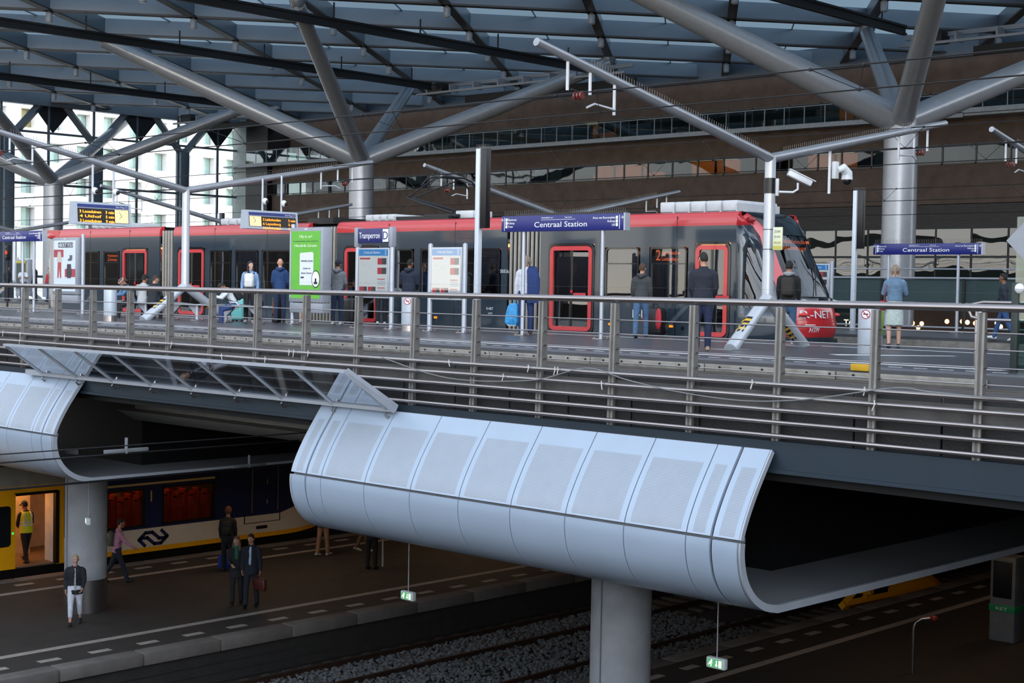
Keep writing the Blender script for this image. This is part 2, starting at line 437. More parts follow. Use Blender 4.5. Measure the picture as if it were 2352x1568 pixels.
# ---- the roof: a diamond lattice of deep plate beams under glass
RX0, RY0, DX, DY, ZR = -75.5, 64.75, 4.875, 6.55, 16.6
def node(i, j): return (RX0 + DX * i, RY0 + DY * j)
def clipseg(p, q):
    """keep the part of a roof line over the hall"""
    t0, t1 = 0.0, 1.0
    for a, d, lo, hi in ((p[0], q[0] - p[0], -121.5, -10), (p[1], q[1] - p[1], 36.0, 89.5)):
        if abs(d) < 1e-9: continue
        u, v = (lo - a) / d, (hi - a) / d
        if u > v: u, v = v, u
        t0, t1 = max(t0, u), min(t1, v)
    if t1 - t0 < .02: return None
    L = lambda t: (p[0] + (q[0] - p[0]) * t, p[1] + (q[1] - p[1]) * t)
    return L(t0), L(t1)
for fam in (1, -1):
    for c in range(-40, 41, 2):
        s = clipseg(node(c - 30, -30 * fam), node(c + 30, 30 * fam))
        if not s: continue
        p, q = V(s[0] + (0,)), V(s[1] + (0,))
        d = (q - p); L = d.length
        if L < 2: continue
        d.normalize(); n = V((-d.y, d.x, 0))
        b = MB()
        b.prism([(-.07, .1), (.07, .1), (.09, 1.05), (-.09, 1.05)], p + V((0, 0, ZR)), n, (0, 0, 1), L)
        b.cur = 1; b.prism([(-.26, 0), (.26, 0), (.26, .1), (-.26, .1)], p + V((0, 0, ZR)), n, (0, 0, 1), L)
        o = b.build('roof_beam', [BEAM, mat('roof_flange', '423e3e', .45, .3, .1)], smooth=20, kind='structure')
b = MB(); b.box((-121.5, 36, ZR + 1.07), (-10, 89.5, ZR + 1.1)); struct('roof_glazing', b, glass('roof_glass', (.37, .44, .49), .25, .1))
b = MB()
x = -121.0
for fam in (1, -1):
    for c in range(-41, 42, 2):
        s = clipseg(node(c - 30, -30 * fam), node(c + 30, 30 * fam))
        if s: b.tube(s[0] + (ZR + 1.03,), s[1] + (ZR + 1.03,), .05, n=5)
struct('roof_glazing_bars', b, mat('glazing_bar', '8aa0b0', .4, .3))
b = MB(); b.box((-122, 35.6, ZR - .1), (-10, 36.0, ZR + 1.2)); b.box((-122, 89.2, ZR - .3), (-10, 89.8, ZR + 1.2)); b.box((-122.2, 36, ZR - .3), (-121.5, 90, ZR + 1.2)); struct('trim_roof', b, BEAM)
# a roof light hangs at each node in view
k = 0
proto = None
for j in range(-3, 4):
    for i in range(-10, 11):
        if (i + j) % 2: continue
        x, y = node(i, j)
        c = RCAM.transposed() @ (V((x, y, ZR - .3)) - C0)
        px, py = CX + F_PX * c.x / c.z, CY + F_PX * c.y / c.z
        if not (-10 < px < 2360 and -15 < py < 300) or y < 40: continue
        if proto is None:
            proto = thing('roof_light', 'small grey cylinder light under a crossing of the roof beams', 'ceiling light', (x, y, ZR), group='roof lights at the beam crossings')
            m = MB().lathe((0, 0, -.62), [(.0, 0), (.17, 0), (.2, .03), (.2, .5), (.1, .62), (0, .62)], 14); m.build('lamp_housing', GREYP, proto, local=True)
            m = MB().lathe((0, 0, -.635), [(0, 0), (.15, 0), (.15, .02), (0, .02)], 14); m.build('lens', mat('lamp_lens', 'd8d6cc', .3), proto, local=True)
        else: dup(proto, (x, y, ZR), proto['label'])

ORD = ['leftmost', 'second from the left', 'third from the left', 'fourth from the left', 'fifth from the left', 'sixth from the left', 'seventh from the left', 'eighth from the left', 'ninth from the left', 'tenth from the left', 'eleventh from the left', 'twelfth from the left', 'last but one at the right', 'rightmost']
ROWS = ['first row below the top edge', 'second row below the top edge', 'third row below the top edge', 'fourth row below the top edge', 'fifth row below the top edge', 'sixth row below the top edge', 'seventh row below the top edge', 'eighth row below the top edge']
rl = {}
for o in COL.objects:
    if o.type == 'EMPTY' and o.name.startswith('roof_light'): rl.setdefault(round(o.location.y, 1), []).append(o)
for r, y in enumerate(sorted(rl)):
    for k, o in enumerate(sorted(rl[y], key=lambda q: q.location.x)): o['label'] = 'small roof light, ' + ORD[min(k, 13)] + ' in the ' + ROWS[min(r, 7)]
# roof columns: a trunk and four branches
def roof_column(cx, cy, label):
    t = thing('roof_column', label, 'column', (cx, cy, 0), group=None)
    MB().lathe((cx, cy, -.3), [(.8, 0), (.8, 9.2), (.74, 9.9)], 32).build('trunk', ALU if False else mat('column_paint', '9b9ea4', .3, .35, .05), t)
    for sx, sy, r in ((-1, -1, .62), (1, -1, .5), (1, 1, .55), (-1, 1, .5)):
        p0 = V((cx, cy, 9.25)); p1 = V((cx + sx * 9.75, cy + sy * 13.1, 16.25))
        MB().path([p0, p0.lerp(p1, .05), p1], [r * 1.05, r * 1.1, r * .8], 24).build('branch', mat('column_paint', '9b9ea4', .3, .35, .05), t)
        MB().lathe((p1.x, p1.y, 16.1), [(.3, 0), (.45, .3), (.45, .5)], 16).build('bearing', BEAM, t)
roof_column(-114.5, 64.75, 'thick grey roof column branching in front of the glazed end wall')
roof_column(-75.5, 64.75, 'thick grey roof column with four branches rising behind the middle of the red tram')
roof_column(-36.5, 64.75, 'thick grey roof column with four branches right of the tram front')
# service rails under the roof
def service_rail(x, label, y0=38, y1=75.4):
    t = thing('service_rail', label, 'rail', (x, y0, 15.4))
    for dz in (0, .42):
        MB().box((x - .12, y0, 15.3 + dz), (x + .12, y1, 15.42 + dz)).build('rail_flange', DARK, t)
    MB().box((x - .03, y0, 15.4), (x + .03, y1, 15.74)).build('rail_web', DARK, t)
    m = MB(); y = y0 + 3
    while y < y1: m.tube((x, y, 15.8), (x, y, 16.7), .05, n=6); y += 6.5
    build_each(m, 'hanger', DARK, t)
service_rail(-101.7, 'dark service rail under the roof, leftmost of the four')
service_rail(-80.4, 'dark service rail under the roof above the left tall mast')
service_rail(-65.5, 'dark double service rail under the roof above the black lamp post')
service_rail(-42.2, 'dark service rail under the roof beside the right roof column', 50, 75)
def gantry(x0, x1, y, label):
    t = thing('service_gantry', label, 'gantry', (x0, y, 15.2))
    MB().box((x0, y - .1, 15.55), (x1, y + .1, 15.8)).build('upper_beam', GREYP, t)
    MB().box((x0, y - .9, 15.05), (x1, y - .75, 15.2)).build('lower_beam', GREYP, t)
    m = MB(); x = x0 + 1
    while x < x1: m.box((x, y - .85, 15.1), (x + .12, y, 15.65)); x += 2.4
    build_each(m, 'bracket', GREYP, t)
    MB().bbox((x0 + 1.8, y - .3, 15.5), (1.6, 1.0, .7), .05).build('motor_box', DARK, t)
    MB().box((x0 + 4, y + .2, 14.4), (x1, y + .35, 14.9)).build('cable_tray', DARK, t)
gantry(-82.2, -62.5, 76.5, 'grey maintenance gantry under the roof above the pantograph')
gantry(-43.8, -34, 78, 'grey maintenance gantry under the roof right of the right roof column')
gantry(-115, -101, 77.5, 'grey maintenance gantry under the roof near the glazed end wall')

# ---- the office building along the back of the hall
YB = 89.0
BRK = mat('brown_brick', '5c4c42', .8, 0, .22, 1.2, .25, 14)
b = MB(); b.box((-122, YB, 10.75), (-5, YB + .5, 12.3)); b.box((-122, YB, 6.95), (-5, YB + .5, 9.45)); b.box((-122, YB + 2.2, 14.4), (-5, YB + 2.7, 17.5)); b.box((-122, YB + 2.2, 12.4), (-5, YB + 2.7, 12.95))
struct('wall_back', b, BRK)
b = MB(); b.box((-123, YB + 9, -8), (-5, YB + 9.3, 17.4)); struct('wall_back_inner', b, mat('office_inside', '2a2119', .9))
b = MB()
for z in (5.4, 9.2, 12.2): b.box((-122, YB + .5, z - .1), (-5, YB + 9, z + .05))
for z in (8.9, 12.0): b.box((-122, YB + .5, z - .1), (-5, YB + 9, z + .05))
struct('floor_slabs_office', b, mat('office_slab', '4c4239', .9))
b = MB(); b.box((-122.5, YB - 1.6, 12.28), (-5, YB + 2.2, 12.42)); b.box((-120, YB - 1.7, 12.2), (-45, YB - 1.5, 12.5)); b.box((-46, YB - 1.7, 12.45), (-36, YB - 1.5, 12.75)); struct('balcony_floor', b, mat('balcony_edge', '9aa0a6', .5, .2))
bal = thing('balcony_balustrade', 'long glass balustrade along the office balcony under the roof', 'balustrade', (-80, YB - 1.5, 12.4))
m = MB(); x = -119.0; xs = []
while x < -8: xs.append(x); x += 1.6
m = MB()
for x in xs: m.box((x - .03, YB - 1.53, 12.4), (x + .03, YB - 1.47, 13.7))
m.build('post', GREYP, bal)['kind'] = 'stuff'
MB().box((-119, YB - 1.51, 12.5), (-8, YB - 1.49, 13.65)).build('glass_panel', glass('balustrade_glass', (.62, .72, .72), .02, .6), bal)
MB().box((-119, YB - 1.54, 13.66), (-8, YB - 1.46, 13.72)).build('handrail', GREYP, bal)
# ribbon windows, one frame and one pane each
OG = glass('office_glass', (.42, .48, .48), .02, .26, .06, .3)
LIT = glow('office_lamp_warm', 'ff8a3c', 1.5); LIT2 = glow('office_lamp_cream', 'ffd49a', 1.0)
nwin = 0
def ribbon(y, z0, z1, x0, x1, w, lit, nm='window'):
    global nwin
    rnd = random.Random(int(z0 * 100)); x = x0
    while x < x1:
        nwin += 1
        ww = w * rnd.choice((.8, 1, 1, 1.2))
        fr = MB()
        for a, c in (((x, z0), (x + .1, z1)), ((x, z0), (x + ww, z0 + .1)), ((x, z1 - .1), (x + ww, z1))): fr.box((a[0], y - .06, a[1]), (c[0], y + .1, c[1]))
        f = struct('window_%d' % nwin, fr, mat('window_frame', '5c5a55', .5, .3))
        MB().box((x + .1, y - .01, z0 + .1), (x + ww, y + .01, z1 - .1)).build('pane', OG, f)
        key = rnd.random()
        c = RCAM.transposed() @ (V((x, y, z0)) - C0); px = CX + F_PX * c.x / c.z
        on = any(a < px < e_ for a, e_ in lit)
        if on: MB().box((x + .15, y + 2.2, z0 - .4), (x + ww - .1, y + 2.25, z1)).build('lit_wall', mat('lit_wall_orange', 'c0723a', .8, 0, .3, 1.0, emit='ff7a2a', estr=.22), f)
        if on: MB().box((x + .2, y + .6, z1 + .02), (x + ww - .2, y + 2.0, z1 + .07)).build('ceiling_lamp', LIT2, f)
        if key < .45: MB().box((x + .12, y + .12, z0 + (0.1 if key < .25 else .5)), (x + ww * (.5 if key < .3 else .95), y + .15, z1 - .1)).build('blind', mat('blind_cloth', '9aa098', .8), f)
        x += ww
ribbon(YB, 9.45, 10.75, -119, -8, 2.3, ((1280, 1470), (1500, 1640), (1780, 1900)))
ribbon(YB + 2.2, 12.95, 14.4, -118, -8, 2.6, ((1280, 1360), (1840, 1900)))
LOUV = mat('louvre', '4d4b4c', .5, .3, .08)
b = MB(); z = 5.55
while z < 6.95: b.prism([(0, 0), (.1, .03), (.1, .06), (0, .03)], (-122, YB, z), (0, 1, 0), (0, 0, 1), 117); z += .1
b.box((-122, YB + .1, 5.5), (-5, YB + .3, 6.97)); struct('wall_louvres', b, LOUV)
# glazed ground floor
b = MB(); x = -121.0
while x < -6: b.box((x - .05, YB - .05, -2.2), (x + .05, YB + .08, 5.5)); x += 2.45
for z in (5.45, 3.6, 1.85, .3, -.2): b.box((-122, YB - .06, z - .07), (-5, YB + .1, z + .07))
struct('shopfront_frame', b, mat('shop_frame', '22282a', .4, .4))
b = MB(); x = -121.0; rnd = random.Random(5)
while x < -6:
    for z0, z1 in ((3.67, 5.38), (1.92, 3.53), (.37, 1.78)):
        tl = rnd.uniform(-.012, .012); b.add([(x + .05, YB + tl, z0), (x + 2.4, YB - tl, z0), (x + 2.4, YB - tl + rnd.uniform(-.01, .01), z1), (x + .05, YB + tl, z1)], [(0, 1, 2, 3)])
    x += 2.45
struct('shopfront_glass', b, glass('shop_glass', (.30, .40, .40),  .01, .75, .07, .25))
b = MB(); b.box((-122, YB + .3, -2.3), (-5, YB + 9, -2.2)); b.box((-122, 44.6, -2.4), (XR, YB, -2.2)); struct('hall_floor', b, mat('hall_floor', '3a3634', .4, 0, .15))
b = MB(); b.box((-122, YB + 3.0, -2.2), (-5, YB + 3.3, 5.4)); struct('wall_shop_inner', b, mat('shop_inside', '33413f', .7, 0, .4, .35))

# ---- glazed end wall of the hall, left, and the pale office block outside it
XW = -122.0
STEELC = mat('wall_column_paint', '59646e', .45, .2, .06)
for yy in (56.0, 64.6, 73.2, 82.4):
    t = thing('wall_column', {56.0: 'grey steel wall column hidden furthest left in the glazed end wall', 64.6: 'grey steel column of the glazed end wall at the left edge', 73.2: 'grey steel column of the glazed end wall, second from the left edge', 82.4: 'grey steel column of the glazed end wall nearest the brown building'}[yy], 'column', (XW, yy, -2))
    MB().bbox((XW, yy, 5.7), (.9, .95, 15.4), .04).build('shaft', STEELC, t)
    for s in (-1, 1): MB().path([(XW, yy + s * .1, 13.2), (XW, yy + s * 3.2, 16.6)], .36, 4).build('brace', STEELC, t)
for yy, w_ in ((68.9, 'leftmost'), (77.8, 'middle'), (86.4, 'rightmost')):
    tag(MB().prism([(-2, 0), (2, 0), (2, -.1), (.06, -2.4), (-.06, -2.4), (-2, -.1)], (XW - .05, yy, 16.5), (0, 1, 0), (0, 0, 1), .1).build('gusset_plate', DARK), 'dark triangular steel plate under the roof edge at the glazed wall, ' + w_ + ' of three', 'plate', 'triangular plates at the roof edge')
b = MB()
y = 50.6
while y < 88.8: b.box((XW - .08, y - .1, -2), (XW + .08, y + .1, 16.5)); y += 4.47
for z in (1.4, 4.9, 9.5, 14.0): b.box((XW - .07, 44, z - .1), (XW + .07, 88.8, z + .1))
struct('wall_left_frame', b, STEELC)
b = MB(); b.box((XW - .02, 44, -2), (XW + .02, 88.8, 16.5)); struct('wall_left', b, glass('hall_glass', (.93, .96, .96), 0, .25))
b = MB(); b.box((XW - .6, 88.6, -2), (XW + 1.8, 90.2, 17.5)); struct('wall_corner', b, mat('corner_panel', '9aa3a2', .6, .1))
b = MB(); b.box((XW + 1.8, 88.4, -2), (XW + 5.2, 91, 17.0)); struct('wall_corner_dark', b, BLACK)
ob_ = thing('office_block', 'pale white office block outside behind the glazed end wall', 'building', (-152, 80, -8))
OW = mat('white_cladding', 'f4f1ee', .7, 0, .03, .3)
b = MB()
zs = [-8 + 3.55 * k for k in range(10)]
for z in zs: b.box((-158, 30, z - .75), (-152, 150, z + .75))
b.box((-159, 30, -8), (-156, 150, 26))
b.build('wall', OW, ob_)
rnd = random.Random(2)
GREEN = mat('window_green', '9db5b0', .12, .2, .1); OCHRE = mat('window_ochre', '8d8358', .15, .1, .25, .6)
pier = MB(); y = 31.0
while y < 149: pier.box((-153, y - .85, -8), (-152.02, y + .85, 25)); y += 3.35
pier.build('pier', mat('white_pier', 'e6e0e0', .7, 0, .04), ob_)
for k in range(2, 9):
    y = 58.0 + 0.0
    y = 31.0 + 3.35 * 8
    while y < 118:
        w = MB().box((-153.2, y + .9, zs[k] + .75), (-153.0, y + 2.45, zs[k] + 2.8))
        fr = w.build('window', rnd.choice((GREEN, GREEN, OCHRE)) if y < 84 else GREEN, ob_)
        y += 3.35
b = MB(); b.box((-200, 20, -8.2), (XW - .5, 160, -8)); struct('street', b, mat('street', '8a8784', .8))

# ================================================================== CLADDING SHELLS UNDER THE VIADUCT
def catmull(p, n=6):
    out = []
    for i in range(len(p) - 1):
        a, b_, c, d = p[max(i - 1, 0)], p[i], p[i + 1], p[min(i + 2, len(p) - 1)]
        for k in range(n):
            t = k / n
            out.append(tuple(.5 * ((2 * b_[q]) + (-a[q] + c[q]) * t + (2 * a[q] - 5 * b_[q] + 4 * c[q] - d[q]) * t * t + (-a[q] + 3 * b_[q] - 3 * c[q] + d[q]) * t ** 3) for q in (0, 1)))
    out.append(p[-1]); return out
UP = catmull([(16.54, -.95), (16.37, -1.19), (16.19, -1.45), (16.04, -1.7), (15.93, -1.92), (15.885, -2.06)], 4)
LO = catmull([(15.872, -2.1), (15.865, -2.24), (15.89, -2.42), (15.95, -2.6), (16.06, -2.77), (16.22, -2.92), (16.45, -3.04), (16.75, -3.11)], 4)
def perforated():
    m = mat('perforated_panel', 'a3aebb', .4, .2, .03)
    if 'perf_done' in MATS: return m
    n = m.node_tree.nodes; L = m.node_tree.links; b = n['Principled BSDF']
    t = n.new('ShaderNodeTexCoord'); s = n.new('ShaderNodeSeparateXYZ'); L.new(t.outputs['Object'], s.inputs[0])
    def M_(op, a, bv=None):
        q = n.new('ShaderNodeMath'); q.operation = op
        L.new(a, q.inputs[0])
        if bv is not None:
            if isinstance(bv, (int, float)): q.inputs[1].default_value = bv
            else: L.new(bv, q.inputs[1])
        return q.outputs[0]
    fx = M_('SUBTRACT', M_('FRACT', M_('MULTIPLY', s.outputs['X'], 48.0)), .5)
    fz = M_('SUBTRACT', M_('FRACT', M_('MULTIPLY', s.outputs['Z'], 55.0)), .5)
    d = M_('ADD', M_('MULTIPLY', fx, fx), M_('MULTIPLY', fz, fz))
    hole = M_('LESS_THAN', d, .075)
    mx = n.new('ShaderNodeMix'); mx.data_type = 'RGBA'
    src = b.inputs['Base Color'].links[0].from_socket
    L.new(hole, mx.inputs[0]); L.new(src, mx.inputs[6]); mx.inputs[7].default_value = (.09, .09, .1, 1)
    L.new(mx.outputs[2], b.inputs['Base Color']); MATS['perf_done'] = m
    return m
PERF = perforated()
def sheet(prof, x0, x1, th=.05, perf=False):
    """curved panel following the profile between x0 and x1"""
    b = MB(); N = len(prof)
    nm = []
    for i in range(N):
        a, c = prof[max(i - 1, 0)], prof[min(i + 1, N - 1)]
        ty, tz = c[0] - a[0], c[1] - a[1]; l = math.hypot(ty, tz); nm.append((-tz / l, ty / l))
    if nm[0][0] < 0 or True: pass
    xs = [x0, x0 + .09, x1 - .09, x1] if (perf and x1 - x0 > .3) else [x0, x1]
    inn = [(p[0] + abs(n_[0]) * th if True else 0, p[1] + (-n_[1] if n_[0] < 0 else n_[1]) * th) for p, n_ in zip(prof, nm)]
    outv = [V((x, p[0], p[1])) for p in prof for x in xs]; K = len(xs)
    inv = [V((x, p[0], p[1])) for p in inn for x in (x0, x1)]
    b.add(outv + inv, [])
    base = len(outv)
    for i in range(N - 1):
        for k in range(K - 1):
            b.f.append((i * K + k, i * K + k + 1, (i + 1) * K + k + 1, (i + 1) * K + k))
            b.mi.append(1 if (perf and K == 4 and k == 1 and N * .16 < i < N * .9) else 0)
        b.f.append((base + i * 2, base + (i + 1) * 2, base + (i + 1) * 2 + 1, base + i * 2 + 1)); b.mi.append(0)
        b.f.append((i * K, (i + 1) * K, base + (i + 1) * 2, base + i * 2)); b.mi.append(0)
        b.f.append((i * K + K - 1, base + i * 2 + 1, base + (i + 1) * 2 + 1, (i + 1) * K + K - 1)); b.mi.append(0)
    return b
SEAM = [ony(px, py, 16.54).x for px, py in ((742, 930), (776, 934), (810, 937), (910, 947), (1015, 956), (1127, 968), (1246, 980), (1372, 992), (1507, 1007), (1649, 1021), (1708, 1028), (1772, 1031))]
def shell(dx, label):
    t = thing('curved_cladding', label, 'cladding', (SEAM[0] + dx, 16.5, -3))
    for k in range(11):
        g = .035 if k in (0, 9) else .009
        x0, x1 = SEAM[k] + dx + (.009 if k not in (1, 10) else .012), SEAM[k + 1] + dx - g
        sheet(UP, x0, x1, perf=True).build('upper_panel', [PANEL, PERF], t, smooth=60)
        sheet(LO, x0, x1).build('lower_panel', PANEL, t, smooth=60)
    m = MB(); m.box((SEAM[0] + dx, 15.93, -2.1), (SEAM[11] + dx, 16.0, -2.04)); m.build('joint_strip', mat('joint_grey', '70747a', .5, .3), t)
    back = [(p[0] + .07, p[1]) for p in UP] + [(p[0] + .07, p[1] + .03) for p in LO[2:]]
    sheet(back, SEAM[0] + dx + .03, SEAM[11] + dx - .03, .02).build('backing_sheet', mat('joint_dark', '3a3640', .7), t, smooth=60)
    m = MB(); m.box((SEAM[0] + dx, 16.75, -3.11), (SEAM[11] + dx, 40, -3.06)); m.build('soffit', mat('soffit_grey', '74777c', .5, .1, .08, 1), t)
    for x in (SEAM[0] + dx, SEAM[11] + dx):
        sheet(LO + [(18, -3.115), (22, -3.12), (40, -3.12)], x - .035, x + .02, .1).build('edge_trim', ALU, t, smooth=60)
        sheet(UP, x - .02, x + .012, .07).build('edge_trim', ALU, t, smooth=60)
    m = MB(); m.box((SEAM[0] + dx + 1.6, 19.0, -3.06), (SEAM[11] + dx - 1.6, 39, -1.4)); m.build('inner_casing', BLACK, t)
    return t
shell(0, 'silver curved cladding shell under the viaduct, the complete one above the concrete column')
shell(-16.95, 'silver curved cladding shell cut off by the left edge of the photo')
# concrete columns
def pier(x, y, r, label):
    t = thing('concrete_column', label, 'column', (x, y, ZP))
    MB().lathe((x, y, ZP), [(r, .78), (r, 3.95)], 40).build('shaft', CONC, t)
    MB().lathe((x, y, ZP), [(r + .015, 0), (r + .015, .8)], 40).build('steel_collar', STEEL, t)
    m = MB().box((x - .01, y - r - .012, ZP + .8), (x + .01, y - r + .02, ZP + 3.9)); m.build('joint_line', mat('joint_grey', '70747a', .5, .3), t)
pier(-32.65, 19.4, .5, 'round concrete column with a steel collar beside the yellow train')
pier(-15.75, 19.25, .5, 'round concrete column below the middle of the complete silver shell')

# ================================================================== RAILING
YF = 16.9
PX0 = ony(1112, 690, YF).x; PSP = (ony(2278, 706, YF).x - ony(75, 660, YF).x) / 16
rail = thing('bridge_railing', 'long steel railing with tubes and cables along the viaduct edge', 'railing', (PX0, YF, -.2))
xs = [PX0 + PSP * k for k in range(-13, 9)]
for x in xs:
    m = MB(); 
    m.prism([(-.1, -.98), (.1, -.98), (.06, .9), (-.06, .9)], (x - .02, YF - .15, 0), (0, 1, .0), (0, .0, 1), .04)
    m.prism([(-.1, -.98), (-.075, -.98), (-.035, .9), (-.06, .9)], (x - .05, YF - .15, 0), (0, 1, 0), (0, 0, 1), .1)
    for z in (.66, .46, .25, .05): m.cbox((x, YF - .15, z), (.07, .05, .03))
    m.build('post', POSTM, rail)
MB().path([(xs[0] - 1, YF - .12, .955), (xs[-1] + 1, YF - .12, .955)], .046, 20).build('handrail', STEEL, rail)
for z in (-.1, -.26, -.43, -.59, -.765):
    m = MB().path([(xs[0] - 1, YF - .33, z), (xs[-1] + 1, YF - .33, z)], .031, 16)
    for x in xs: m.bbox((x, YF - .27, z), (.06, .1, .05), .005)
    m.build('lower_tube', STEEL, rail)
for z in (.66, .46, .25, .05): MB().path([(xs[0] - 1, YF - .16, z), (xs[-1] + 1, YF - .16, z)], .0085, 8).build('cable', STEEL, rail)
MB().path([(xs[0] - 1, YF - .1, 1.13), (xs[-1] + 1, YF - .1, 1.13)], .001, 5).build('bird_wire', mat('wire_grey', '6a6a6c', .4, .6), rail)
m = MB(); rnd = random.Random(4)
for _ in range(26):
    x = rnd.uniform(-33, -6); z = rnd.choice((-.1, -.26)); m.path([(x, YF - .38, z + .05), (x + .01, YF - .39, z), (x + rnd.uniform(-.03, .03), YF - .385, z - rnd.uniform(.05, .1))], .008, 5)
m.build('cable_tie', mat('tie_white', 'b8b6b0', .6), rail)['kind'] = 'stuff'
# a loose cable sagging along the tubes
pts = []
an = [(870, 818), (1030, 868), (1220, 873), (1345, 845), (1440, 872), (1560, 900), (1710, 920), (1860, 916), (2050, 891), (2140, 900), (2352, 921)]
for px, py in an: pts.append(ony(px, py, YF - .4))
cp = []
for i in range(len(pts) - 1):
    a, b_, c, d = pts[max(i - 1, 0)], pts[i], pts[i + 1], pts[min(i + 2, len(pts) - 1)]
    for k in range(8):
        t = k / 8; cp.append(.5 * ((2 * b_) + (c - a) * t + (2 * a - 5 * b_ + 4 * c - d) * t * t + (3 * b_ - a - 3 * c + d) * t ** 3))
tag(MB().path(cp, .008, 6).build('loose_cable', mat('cable_grey', '77797a', .5)), 'thin grey cable sagging loosely across the railing tubes', 'cable')

# sloping glass screen between the shells
gs = thing('glass_screen', 'sloping glass screen on clamps between the two silver shells', 'glass screen', (-25, 16.4, -.9))
T0, T1 = ony(12, 791, 15.55), ony(795, 852, 15.55); B0, B1 = ony(112, 858, 16.45), ony(905, 940, 16.45)
T0.z = T1.z = (T0.z + T1.z) / 2; B0.z = B1.z = (B0.z + B1.z) / 2
xs8 = [T0.x + (T1.x - T0.x) * k / 8 for k in range(9)]
top = lambda x: V((x, 15.55, T0.z)); bot = lambda x: V((x, 16.45, B0.z))
sh = B1.x - T1.x
for k in range(8):
    n_ = (bot(0) - top(0)).cross(V((1, 0, 0))).normalized() * .02
    p = [top(xs8[k] + .02), top(xs8[k + 1] - .02), bot(xs8[k + 1] - .02), bot(xs8[k] + .02)]
    MB().loft([[q for q in p], [q + n_ for q in p]]).build('glass_pane', glass('screen_glass', (.55, .6, .64), .03, .9), gs)
for k in range(9):
    x = xs8[k]
    m = MB().path([top(x) + V((0, 0, -.03)), bot(x) + V((0, 0, -.03))], [.022, .03], 8); m.build('bar', ALU, gs)
    c = bot(x)
    m = MB().path([c + V((0, .12, .02)), c + V((0, 0, -.04)), c + V((0, -.06, -.1)), c + V((0, .0, -.16)), c + V((0, .12, -.13))], .022, 8); m.build('clamp', STEEL, gs)
m = MB().box((T0.x, 15.5, T0.z - .03), (T1.x, 15.62, T0.z + .02)); m.build('top_rail', ALU, gs)
m = MB().box((B0.x - .9, 16.4, B0.z - .05), (B1.x, 16.5, B0.z + .06)); m.build('bottom_rail', ALU, gs)
m = MB().loft([[top(T1.x), bot(T1.x), bot(B1.x + .05)], [top(T1.x) + V((0, .03, .03)), bot(T1.x) + V((0, .03, .03)), bot(B1.x + .05) + V((0, .03, .03))]]); m.build('end_plate', glass('screen_glass', (.55, .6, .64), .03, .9), gs)
m = MB().path([top(T1.x), bot(B1.x + .05)], [(.06, .02), (.08, .03)], 4); m.build('end_bar', GREYP, gs)

# ================================================================== THE RED TRAM
TY0, TY1 = 29.25, 31.85
TG = mat('tram_slate', '2b3741', .16, .0, .05, .8, coat=.6)
TR = mat('tram_red', 'b02a30', .22, 0, .05, .8, coat=.5)
TB = mat('tram_black', '0d0f12', .18, 0, .1, coat=.6)
TGL = glass('tram_glass', (.42, .45, .47), .0, .55, .02, .5)
RED_IN = mat('door_red', 'c23a3e', .25, 0, .04, coat=.4)
SEATM = mat('tram_seat', '33363c', .8)
tram = thing('tram', 'long red and slate tram standing at the platform with its front to the right', 'tram', (-32, 30.5, -.3))
def tx(px, y=600): return ony(px, y, TY0).x
Z_SK, Z_RED, Z_TOP = -.12, 2.66, 3.0
WZ0, WZ1 = .88, 2.16
def side_wall(x0, x1, ops, yy, out, m):
    """slate side panel with openings (xa, xb, za, zb)"""
    zs = sorted({Z_SK, Z_RED} | {z for o in ops for z in o[2:]}); xs = sorted({x0, x1} | {x for o in ops for x in o[:2]})
    b = MB()
    for i in range(len(xs) - 1):
        for j in range(len(zs) - 1):
            cx, cz = (xs[i] + xs[i + 1]) / 2, (zs[j] + zs[j + 1]) / 2
            if any(o[0] < cx < o[1] and o[2] < cz < o[3] for o in ops): continue
            b.box((xs[i], min(yy, yy + out * .06), zs[j]), (xs[i + 1], max(yy, yy + out * .06), zs[j + 1]))
    return b.build('side_panel', m, tram, smooth=0)
def rrect(x0, x1, z0, z1, r, n=5):
    p = []
    for cx, cz, a in ((x1 - r, z1 - r, 0), (x0 + r, z1 - r, 90), (x0 + r, z0 + r, 180), (x1 - r, z0 + r, 270)):
        for k in range(n + 1): t = math.radians(a + 90 * k / n); p.append((cx + r * math.cos(t), cz + r * math.sin(t)))
    return p
def frame_ring(x0, x1, z0, z1, r, w, y0, y1):
    b = MB(); o = rrect(x0, x1, z0, z1, r); i = rrect(x0 + w, x1 - w, z0 + w, z1 - w, max(r - w, .02))
    A = [V((p[0], y0, p[1])) for p in o]; B = [V((p[0], y0, p[1])) for p in i]; C = [V((p[0], y1, p[1])) for p in i]; D = [V((p[0], y1, p[1])) for p in o]
    return b.loft([A, B, C, D, A], caps=False)
TEXT_W = mat('tram_lettering', 'c9ced2', .5)
def window(x0, x1, top=True):
    o = frame_ring(x0 + .02, x1 - .02, WZ0, WZ1, .12, .045, TY0 - .012, TY0 + .05).build('window_frame', TB, tram, smooth=50)
    MB().box((x0 + .05, TY0 + .015, WZ0 + .03), (x1 - .05, TY0 + .025, WZ1 - .03)).build('pane', TGL, o)
    if top: MB().box((x0 + .05, TY0 - .005, WZ1 - .42), (x1 - .05, TY0 + .03, WZ1 - .39)).build('vent_bar', TB, o)
